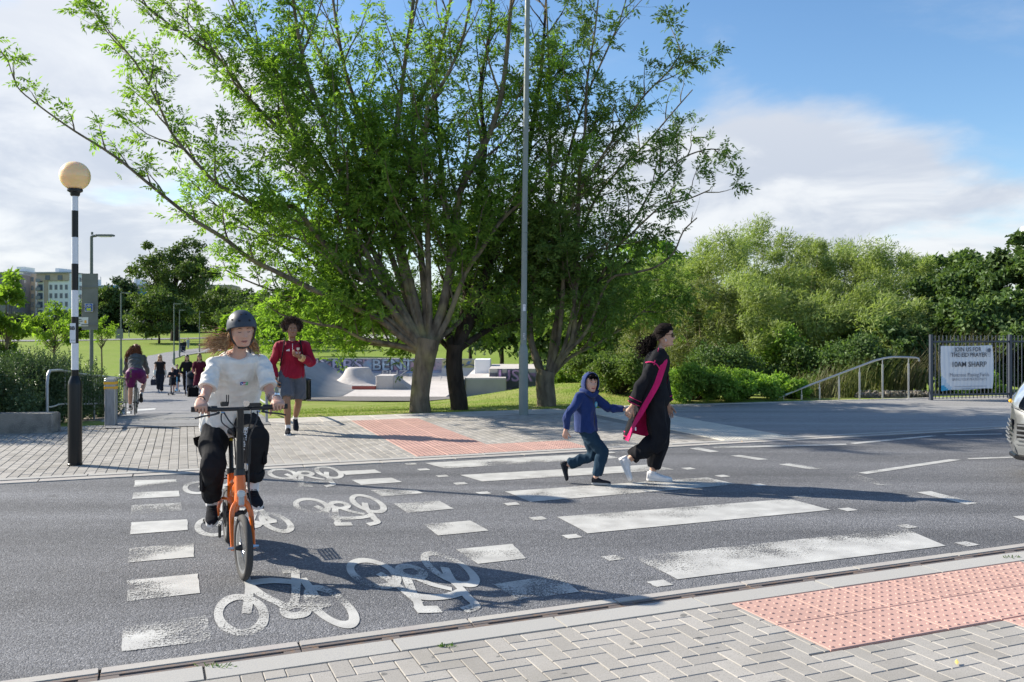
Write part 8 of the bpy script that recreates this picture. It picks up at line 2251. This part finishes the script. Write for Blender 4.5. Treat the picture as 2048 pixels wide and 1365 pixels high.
# ------------------------------------------------------------------ the walking man
def man():
    M_MAR = CL('maroon_top', (.24, .004, .022), .75); M_GSH = CL('grey_shorts', (.085, .095, .115))
    f = Fig('person', 'man with an afro in a dark red top and grey shorts walking behind the rider', (-3.40, 13.45, 0), R(-74), 1.76, vox=.010)
    f.pose(hip=(0, 0, .90), hipw=.10, shc=(.02, 0, 1.375), anR=(.14, -.065, .085), anL=(-.36, .06, .20), wrL=(.27, .10, 1.185), wrR=(.08, -.25, .84), head=(.05, 0, 1.60), hyaw=.10, shw=.195, kneeR=(1, 0, 0), kneeL=(1, .1, 0), elL=(-.1, .8, -1), elR=(-.6, -.6, 0))
    S = f.S; J = f.J
    f.body(SK_BROWN, handL=dict(d=V3(.45, -.75, .35), n=V3(-.3, .0, 1), side=V3(.6, .5, 0), curl=(.5, .5, .3)), handR=dict(curl=(.5, .5, .4)))
    f.face((.02, .012, .01), lip=(.30, .11, .09), iris=(.02, .012, .01), smile=.006, teeth=True)
    tp = f.top(M_MAR, 'top', e=.030, sleeve=1.86, se=.020, t0=-.10, amp=.006, wl=.12, seed=61)
    f.bottom(M_GSH, 'shorts', e=.022, upto=.86, amp=.007, wl=.11, seed=62, t1=.1, hem=.086, rads=(.098, .092, .1, .1, .1))
    for k in 'LR': f.sock(k, M_WHS, .62, 1.03, .040)
    shoe(f.o, J['anR'], V3(1, -.08, .0), V3(0, 0, 1), 1.0, M_BSHOE, M_SOLE, laces=M_BKM); shoe(f.o, J['anL'], V3(.72, .05, -.68), V3(.6, 0, .8), 1.0, M_BSHOE, M_DSOLE)
    # collar, logos, cuff stripes
    c, la, fo, ax = f.spine(.985)
    for sg in (-1, 1):
        MB().add([c + fo * .085 + ax * .0 + la * sg * .012, c + la * sg * .075 + fo * .05 + ax * .02, c + la * sg * .095 + fo * .02 - ax * .015, c + la * sg * .062 + fo * .125 - ax * .055], [(0, 1, 2, 3)]).build('collar', M_MAR, tp)
    P = [c + la * .078 * math.cos(a) + fo * .072 * math.sin(a) - ax * .01 for a in [2 * math.pi * k / 24 for k in range(25)]]; MB().tube(P, .015, 8, cap=False).build('collar', M_MAR, tp, smooth=True)
    c, la, fo, ax = f.spine(.74); q = lambda u, v, d=0: c + la * u + ax * v + fo * (.155 - 1.3 * u * u + d)
    for k in range(3): x = -.085 + k * .018; h = (.016, .026, .036)[k]; mobj('logo', np_mesh('logo', [q(x - .008, -.012, .006), q(x + .006, -.012, .006), q(x + .002, -.012 + h, .006), q(x - .012, -.012 + h * .7, .006)], [(0, 1, 2, 3)], M_WHS), tp)
    mobj('crest', np_mesh('crest', [q(.060, .04, .008), q(.105, .04, .008), q(.105, .01, .008), q(.0825, -.012, .008), q(.060, .01, .008)], [(0, 4, 3, 2, 1)], mat('crest_gold', (.75, .62, .50), .6)), tp)
    me = text_mesh('Emirates', .022, .0008); me.materials.append(M_WHS); mobj('lettering', me, tp, tuple(q(.083, -.03, .012)), (R(90), 0, R(90)))
    me = text_mesh('FLY BETTER', .013, .0006); me.materials.append(M_WHS); mobj('lettering', me, tp, tuple(q(.083, -.05, .012)), (R(90), 0, R(90)))
    MB().tube([q(0, .10, .004), q(0, .0, .004)], .004, 5).build('zip', M_WHS, tp)
    e, w = J['elL'], J['wrL']; d = nrm(w - e)
    for k in range(3): p = w - d * (.03 + .022 * k); MB().tube([p, p + d * .009], .0535, 16).build('cuff_stripe', mat('stripe_yellow', (.75, .50, .22), .7), tp)
    # backpack with straps
    bp = MB(); c, la, fo, ax = f.spine(.55); bp.box(tuple(c - fo * .22), (.15, .28, .42), bev=.05); b = bp.build('backpack', M_BLK, f.o)
    for sg in (-1, 1):
        s0 = f.spine(.95)[0] + la * sg * .115; P = [s0 - fo * .13, s0 + ax * .055 - fo * .03, s0 + ax * .035 + fo * .08, f.spine(.80)[0] + la * sg * .135 + fo * .150, f.spine(.55)[0] + la * sg * .155 + fo * .125, f.spine(.32)[0] + la * sg * .178 + fo * .05, f.spine(.3)[0] + la * sg * .15 - fo * .15]
        MB().tube(catmull(P, 4), .024, 8, flat=.35).build('strap', M_BLK, b, smooth=True)
    # afro
    M_AFR = mat('hair_afro', (.045, .026, .018), .95, rnd=.35)
    rs = np.random.RandomState(2); hd = J['head']; hs = f.hs; C0 = hd + V3(-.028, 0, .055) * hs; st = []
    mb = MB(); mb.ball(tuple(C0), .115 * hs, 18, 0, (.95, 1.05, .92)); mb.build('hair', M_AFR, f.o, smooth=True)
    for i in range(1900):
        d = nrm(rs.normal(size=3)); 
        if d[0] > .35 and d[2] < .28: continue
        if d[2] < -.62: continue
        rr = .160 * hs * (1 + .05 * rs.normal()) * (1.0 if d[2] > -.1 else .92); p = C0 + d * V3(.90, 1.06, .95) * .095 * hs; e_ = C0 + d * V3(.90, 1.06, .95) * rr; o_ = rs.normal(size=3) * .012
        st.append([p, (p + e_) / 2 + o_, e_ + o_ * .5 + rs.normal(size=3) * .006])
    locks(st, 3, .0046, M_AFR, 'curls', f.o, flat=1, taper=.5)
    MB().ball(tuple(hd + V3(.0, -.084, -.03) * hs), .006).build('earring', M_WHS, f.o)
man()
# ------------------------------------------------------------------ the woman cycling away
def back_rider():
    g0 = GT(270, 832); g1 = GT(303, 790); d = nrm((g1 - g0)[:2]); ang = math.atan2(d[1], d[0]); slope = math.atan2(g1[2] - g0[2], np.linalg.norm((g1 - g0)[:2]))
    bk = empty('road_bicycle', tuple(g0), ang, 'black road bicycle ridden away along the park path', 'bicycle'); bk.rotation_euler = (0, -slope, ang)
    r = .335; wheel(bk, (0, 0, r), r, .014, spokes=16, n=32, rimd=.016); wheel(bk, (1.0, 0, r), r, .014, spokes=16, n=32, rimd=.016)
    M_GRY = mat('bike_grey', (.12, .13, .14), .35, metal=.3)
    for P, w in (([(.30, 0, .80), (.43, 0, .27)], .016), ([(.30, 0, .78), (.84, 0, .80)], .016), ([(.43, 0, .27), (.86, 0, .72)], .018), ([(.82, 0, .86), (.87, 0, .68)], .019)): MB().tube(P, w, 8).build('frame_tube', M_GRY, bk, smooth=True)
    for sg in (-1, 1):
        MB().tube([(.43, sg * .02, .27), (0, sg * .05, r)], .010, 6).build('chainstay', M_GRY, bk); MB().tube([(.305, sg * .015, .76), (.1, sg * .045, .48), (0, sg * .05, r)], .009, 6).build('seatstay', M_GRY, bk)
        MB().tube([(.87, sg * .03, .68), (.93, sg * .045, .5), (1.0, sg * .045, r)], .011, 6).build('fork_blade', M_GRY, bk)
        MB().tube([(.43, sg * .06, .27), (.43 + sg * .10, sg * .08, .27 + sg * -.135)], .010, 6).build('crank', M_BKM, bk); MB().box((.43 + sg * .10, sg * .13, .27 - sg * .135), (.09, .09, .02)).build('pedal', M_BKM, bk)
    MB().tube([(.30, 0, .78), (.27, 0, .93)], .013, 8).build('seat_post', M_CHR, bk)
    sm = MB(); loft(sm, [(V3(.42, 0, .96), V3(0, 1, 0), V3(0, 0, 1), .012, .010, 2.3), (V3(.28, 0, .965), V3(0, 1, 0), V3(0, 0, 1), .035, .02, 2.3), (V3(.18, 0, .97), V3(0, 1, 0), V3(0, 0, 1), .07, .026, 2.3), (V3(.14, 0, .97), V3(0, 1, 0), V3(0, 0, 1), .05, .02, 2.3)], 18); sm.build('saddle', M_BKM, bk, smooth=True)
    MB().lathe([(.07, -.003), (.095, -.003), (.095, .003), (.07, .003), (.07, -.003)], c=(.43, -.05, .27), n=24, axis='y').build('chainring', M_CHR, bk)
    MB().tube([(.80, 0, .90), (.88, 0, .92)], .016, 8).build('stem', M_BKM, bk); MB().tube(catmull([(.84, -.27, .96), (.88, -.12, .95), (.88, .12, .95), (.84, .27, .96)], 3), .013, 8).build('handlebar', M_BKM, bk)
    MB().box((.04, -.05, .26), (.05, .02, .12), bev=.01).build('derailleur', M_BKM, bk)
    f = Fig('person', 'woman with red brown hair and purple shorts cycling away on the path', tuple(g0), ang, 1.70, fem=True, vox=.011); f.o.rotation_euler = (0, -slope, ang)
    f.pose(hip=(.22, 0, 1.03), shc=(.50, 0, 1.45), anL=(.47, .13, .22), anR=(.30, -.13, .50), wrL=(.82, .27, 1.00), wrR=(.82, -.27, 1.00), head=(.60, 0, 1.665), hpitch=-.2, shw=.19, hipw=.10, kneeL=(1, .15, .1), kneeR=(1, -.25, .3), elL=(-.3, .9, -.4), elR=(-.3, -.9, -.4))
    S = f.S; J = f.J
    f.body(SK_PALE, handL=dict(curl=(1, 1.1, .6)), handR=dict(curl=(1, 1.1, .6)))
    tab = [(-.18, .10, .10), (-.10, .20, .165), (.0, .235, .18), (.12, .215, .16), (.22, .18, .14)]
    mb = MB(); loft(mb, [(c, la, fo, a, b, 2.2) for (c, la, fo, ax), (a, b) in ((f.spine(t), (a, b)) for t, a, b in tab)], 30)
    for k in 'LR':
        h, n = J['hip' + k], J['kn' + k]; q = h + (n - h) * .78; mb.ball(h, .145, 16); P = catmull([np.append(p, r_) for p, r_ in ((h, .145), (h * .5 + q * .5, .125), (q, .095))], 4); mb.tube([p[:3] for p in P], [p[3] for p in P], 18)
    me = fuse(mb, .010, 4); folds(me, .003, .12, 3); me.materials.append(CL('purple_shorts', (.13, .008, .10), .6)); me.polygons.foreach_set('use_smooth', np.ones(len(me.polygons), bool)); mobj('shorts', me, f.o)
    f.top(CL('grey_hoodie', (.10, .105, .115)), 'hooded_top', e=.035, sleeve=1.85, se=.018, t0=.0, amp=.010, wl=.10, seed=71, axis=(0, 1, .2))
    me = MB(); me.ball(tuple(J['shc'] + V3(-.10, 0, .03)), .10, 14, 0, (.6, 1.1, .8)); me.build('hood', CL('grey_hoodie', (.10, .105, .115)), f.o, smooth=True)
    for k in 'LR':
        f.sock(k, M_WHS, .86, 1.03, .040)
        shoe(f.o, J['an' + k], V3(.96, 0, -.25) if k == 'L' else V3(.75, 0, -.65), V3(.2, 0, 1), .98, mat('shoe_brown', (.06, .05, .045), .7), M_SOLE if k == 'L' else M_DSOLE)
    HM = mat('hair_auburn', (.16, .045, .018), .5, rnd=.35, var=[(30, 3, (.30, .10, .04), .45, .65)]); f.hair_cap(HM, out=.018, front=.05, back=-.09, seed=9)
    rs = np.random.RandomState(5); st = []; hd = J['head']; hs = f.hs
    for i in range(360):
        a = rs.uniform(1.2, 5.08); r0 = hd + V3(.09 * math.cos(a), .08 * math.sin(a), rs.uniform(-.03, .11)) * hs; w = .05 + .03 * rs.rand(); yb = (.12 if rs.rand() < .25 else 0); L_ = rs.uniform(.24, .42)
        P = [r0]
        for k in range(1, 7): t = k / 6; P.append(r0 + V3(-.05 - .10 * t, (math.sin(a) * .07 + rs.normal() * .02) * t + yb * math.sin(t * 2.2) * .9, -L_ * t + .0) + V3(rs.normal(), rs.normal(), rs.normal()) * .012)
        st.append(P)
    locks(st, 4, .009, HM, 'hair', f.o)
back_rider()
# ------------------------------------------------------------------ small figures in the park
def walker(label, px, py, H, head_to, topc, botc, hairc, skinm=None, stride=.25, fem=True, shoec=(.03, .03, .035), bot='trousers', sleeve=1.9, longhair=False, arms=None, coat=False, vox=.018, Yoff=0, sunglasses=False, group=None):
    g = GT(px, py); ang = head_to
    f = Fig('person', label, tuple(g), ang, H, fem=fem, vox=vox, group=group)
    s = H / 1.75; st = stride
    wl = arms or ((-st * .5 * s, .24 * s, .84 * s), (st * .6 * s, -.24 * s, .86 * s))
    f.pose(hip=(0, 0, .92 * s), shc=(.02 * s, 0, 1.43 * s), anL=(st * s, .06 * s, .09 * s), anR=(-st * s, -.06 * s, .16 * s), wrL=wl[0], wrR=wl[1], shw=.175 if fem else .195, elL=(-.7, .4, -.1), elR=(-.7, -.4, -.1))
    f.body(skinm or SK_PALE)
    tm, bm = CL('w%02d_top' % (abs(hash(label)) % 100000), topc), CL('w%02d_low' % (abs(hash(label)) % 100000), botc)
    f.top(tm, 'coat' if coat else 'top', e=.03, sleeve=sleeve, se=.018, t0=-.04, amp=.006, wl=.14, seed=int(px))
    if coat:
        mb = MB(); loft(mb, [(V3(0, 0, z * s), V3(0, 1, 0), V3(1, 0, 0), a * s, b * s, 2.3) for z, a, b in ((.50, .25, .21), (.7, .23, .19), (.9, .205, .165), (1.1, .17, .14))], 24); mb.build('coat_skirt', tm, f.o, smooth=True)
    if bot == 'shorts': f.bottom(bm, 'shorts', e=.02, upto=.8, hem=.11)
    else: f.bottom(bm, 'trousers', e=.014 if bot == 'trousers' else .004, upto=1.86, hem=.062 if bot == 'trousers' else .04)
    sm = mat('shoe_%d' % int(sum(shoec) * 1000), shoec, .7)
    shoe(f.o, f.J['anL'], V3(1, 0, .05), V3(0, 0, 1), s * .95, sm, M_SOLE); shoe(f.o, f.J['anR'], V3(.85, 0, -.5), V3(.5, 0, .85), s * .95, sm, M_SOLE)
    hm = mat('hair_%d' % int(sum(hairc) * 1000), hairc, .6, rnd=.3); f.hair_cap(hm, out=.018, front=.055, back=-.05)
    if longhair:
        rs = np.random.RandomState(3); stn = []
        for i in range(70):
            a = rs.uniform(1.2, 5.08); r0 = f.J['head'] + V3(.07 * math.cos(a), .085 * math.sin(a), .03) * f.hs; stn.append([r0, r0 + V3(-.02, 0, -.10), r0 + V3(-.01 + .02 * rs.normal(), math.sin(a) * .03, -.20), r0 + V3(.0 + .02 * rs.normal(), math.sin(a) * .04, -.30)])
        locks(stn, 4, .011, hm, 'hair', f.o)
    if sunglasses:
        g_ = MB(); hd = f.J['head']; hs = f.hs
        for sg in (-1, 1): g_.box(tuple(hd + V3(.094, sg * .032, .006) * hs), (.01, .048 * hs, .032 * hs), bev=.004)
        g_.build('sunglasses', M_BLACK, f.o)
    return f
def cam_ang(px, d=0.0): return math.atan2(-1.0, -(px - CX) / FPX) + d
bw = walker('blonde woman in black top and dark wide trousers walking up the path', 320, 788, 1.66, cam_ang(320), (.02, .02, .024), (.022, .026, .038), (.45, .32, .16), sleeve=.12, longhair=True, sunglasses=True, shoec=(.4, .4, .4), stride=.18)
for k in 'LR': MB().tube([bw.J['el' + k] * 1.1 - bw.J['sh' + k] * .1, (bw.J['el' + k] + bw.J['wr' + k]) / 2, bw.J['wr' + k]], [.055, .058, .045], 12).build('cardigan_sleeve', M_TEE, bw.o, smooth=True)
def bag(label, px, py, Y, s, c=(.03, .035, .06), name='handbag'):
    p = ray(px, py, Y); mb = MB(); mb.box((0, 0, 0), (s, s * .5, s * 1.1), bev=s * .15); mb.tube(catmull([(-s * .35, 0, s * .5), (0, 0, s * 1.1), (s * .35, 0, s * .5)], 4), .012, 6); mb.build(name, CL('bag_%d' % px, c), label=label, cat='bag', loc=tuple(p))
gY = GT(320, 788)[1]; bag('small dark bag held by the blonde woman', 307, 765, gY - .05, .24)
def scooter(label, px, py, deckc, ang, H=.78):
    g = GT(px, py); o = empty('scooter', tuple(g), ang, label, 'scooter', 'children\'s scooters on the path'); m = mat('scooter_%d' % int(deckc[2] * 1000), deckc, .4)
    MB().box((0, 0, .09), (.42, .12, .03), bev=.01).build('deck', m, o); MB().tube([(.24, 0, .10), (.19, 0, H)], .02, 8).build('stem', m, o); MB().tube([(.19, -.17, H), (.19, .17, H)], .017, 8).build('handlebar', M_BKM, o)
    for x, y in ((.26, .09), (.26, -.09), (-.2, 0)): MB().lathe([(.001, -.02), (.06, -.02), (.06, .02), (.001, .02)], c=(x, y, .06), n=16, axis='y').build('wheel', M_BKM, o)
walker('fair child in dark uniform riding the front scooter', 345, 789, 1.13, cam_ang(345), (.02, .022, .03), (.02, .022, .03), (.25, .16, .09), stride=.12, bot='shorts', arms=((.30, .13, .78), (.30, -.13, .78)), vox=.014)
walker('dark haired child in uniform behind the front scooter', 354, 782, 1.18, cam_ang(354), (.015, .018, .03), (.02, .022, .03), (.03, .02, .018), stride=.12, bot='shorts', arms=((.30, .13, .80), (.30, -.13, .80)), vox=.014)
scooter('dark three wheeled scooter ridden by the fair child', 343, 792, (.04, .05, .07), cam_ang(345, -.1)); scooter('light blue scooter ridden by the dark haired child', 353, 786, (.10, .35, .60), cam_ang(354, .1))
walker('woman in a black hooded coat walking beside the pushchair', 374, 790, 1.66, cam_ang(374), (.015, .015, .017), (.012, .012, .014), (.02, .015, .013), longhair=True, coat=False, stride=.2, arms=((.30, .2, 1.0), (.1, -.24, .9)), skinm=SK_OLIVE)
walker('woman in a burgundy coat and pale leggings pushing the pushchair', 399, 795, 1.72, cam_ang(399), (.085, .010, .025), (.55, .50, .56), (.10, .06, .035), longhair=True, coat=True, bot='leggings', stride=.2, shoec=(.35, .28, .2), sunglasses=True, arms=((.32, .22, 1.02), (.36, -.20, 1.02)))
def pram(label, px, py, s=1.0, ang=0.0, c=(.02, .025, .035), group=None):
    g = GT(px, py); o = empty('pushchair', tuple(g), cam_ang(px, ang), label, 'pushchair', group); m = CL('pram_%d' % px, c)
    MB().tube(catmull([(-.42 * s, 0, .98 * s), (-.30 * s, 0, .95 * s), (.20 * s, 0, .35 * s), (.38 * s, 0, .12 * s)], 3), .018 * s, 8).build('frame', M_CHR, o)
    for sg in (-1, 1):
        MB().tube([(-.40 * s, sg * .2 * s, 1.0 * s), (.0, sg * .2 * s, .55 * s), (.40 * s, sg * .2 * s, .12 * s)], .013 * s, 6).build('frame', M_CHR, o); MB().tube([(.05 * s, sg * .2 * s, .5 * s), (-.35 * s, sg * .22 * s, .14 * s)], .013 * s, 6).build('frame', M_CHR, o)
        for x, r in ((.40, .10), (-.35, .13)): MB().lathe([(r * .55 * s, -.015), (r * s, -.015), (r * s, .015), (r * .55 * s, .015), (r * .55 * s, -.015)], c=(x * s, sg * .23 * s, r * s), n=18, axis='y').build('wheel', M_BKM, o)
    mb = MB(); loft(mb, [(V3(.25 * s, 0, .42 * s), V3(0, 1, 0), V3(0, 0, 1), .16 * s, .05 * s, 3), (V3(.05 * s, 0, .50 * s), V3(0, 1, 0), V3(0, 0, 1), .19 * s, .13 * s, 3), (V3(-.15 * s, 0, .68 * s), V3(0, 1, 0), V3(0, 0, 1), .19 * s, .14 * s, 3), (V3(-.25 * s, 0, .85 * s), V3(0, 1, 0), V3(0, 0, 1), .15 * s, .06 * s, 3)], 20); mb.build('seat', m, o, smooth=True)
    mb = MB(); mb.ball((-.12 * s, 0, .86 * s), .22 * s, 14, 0, (1, .95, .7)); mb.build('hood', m, o, smooth=True)
    MB().box((0, 0, .25 * s), (.4 * s, .3 * s, .16 * s), bev=.04 * s).build('basket', m, o)
    return o
pram('dark pushchair pushed between the two women on the path', 383, 792)
bag('round black bag standing in front of the pushchair', 386, 786, GT(386, 795)[1] - .5, .42, (.01, .01, .011), 'bag')
walker('dark dressed person left in the far group by the pram', 362, 706, 1.66, cam_ang(362), (.02, .022, .03), (.02, .02, .025), (.02, .015, .012), vox=.03, coat=True)
walker('dark dressed person right in the far group by the pram', 369, 705, 1.72, cam_ang(369), (.018, .018, .02), (.02, .02, .025), (.02, .015, .012), vox=.03)
walker('person in pale clothes behind the far group', 376, 698.5, 1.72, cam_ang(376), (.35, .37, .40), (.30, .32, .36), (.03, .02, .02), vox=.03)
pram('dark pram with the far group on the path', 365, 707.5, 1.0, 0, (.015, .02, .03))
walker('lone man in black by the distant lamp', 419, 697.5, 1.8, cam_ang(419), (.015, .016, .02), (.02, .02, .024), (.02, .015, .012), vox=.03, fem=False, bot='shorts')
walker('tiny distant figure in blue on the lawn', 292, 680, 1.75, cam_ang(292), (.05, .07, .16), (.03, .035, .05), (.05, .03, .02), vox=.04)
walker('person in a white top at the left on the plaza', 529.5, 673, 1.7, cam_ang(529), (.6, .6, .6), (.06, .07, .1), (.05, .03, .02), vox=.04)
walker('person in white behind the pram on the plaza', 536.5, 675, 1.7, cam_ang(536), (.5, .48, .5), (.02, .02, .03), (.03, .02, .02), vox=.04)
walker('person in light blue right of the plaza pram', 546.5, 679, 1.72, cam_ang(546), (.12, .16, .22), (.25, .36, .42), (.02, .015, .02), vox=.04)
pram('tiny dark pram on the distant plaza', 539, 678.5, 1.1, 0, (.012, .015, .03))
# bits on the ground
mb = MB()
for (a, b, c) in ((430, 1337, 1.0), (886, 1296, .8), (2022, 1118, 1.2)):
    q = G(a, b); rs = np.random.RandomState(int(a))
    for k in range(26): d = rs.normal(size=2) * V3(.035, .012, 0)[:2] * c; mb.tube([(q[0] + d[0], q[1] + d[1], .005), (q[0] + d[0] * 1.3, q[1] + d[1] * 1.3, .012 + .012 * rs.rand())], .0022, 3)
mb.build('joint_weeds', L_BRA, kind='stuff', label='tiny green weeds in the joints of the near kerb', cat='weeds')
for px, py, lab, c in ((1914, 1333, 'curled yellow leaf lying on the near paving', (.65, .50, .14)), (1484, 886, 'pale orange leaf lying by the far kerb', (.60, .38, .2))):
    q = G(px, py); me = MB().add([(-.02, 0, .002), (0, -.009, .008), (.022, .002, .016), (.002, .010, .006)], [(0, 1, 2, 3)]).mesh('fallen_leaf', mat('dead_leaf_%d' % px, c, .7)); mobj('fallen_leaf', me, None, (q[0], q[1], .012), (0, 0, 1.1), label=lab, cat='leaf')
print('script', time.time() - T0)
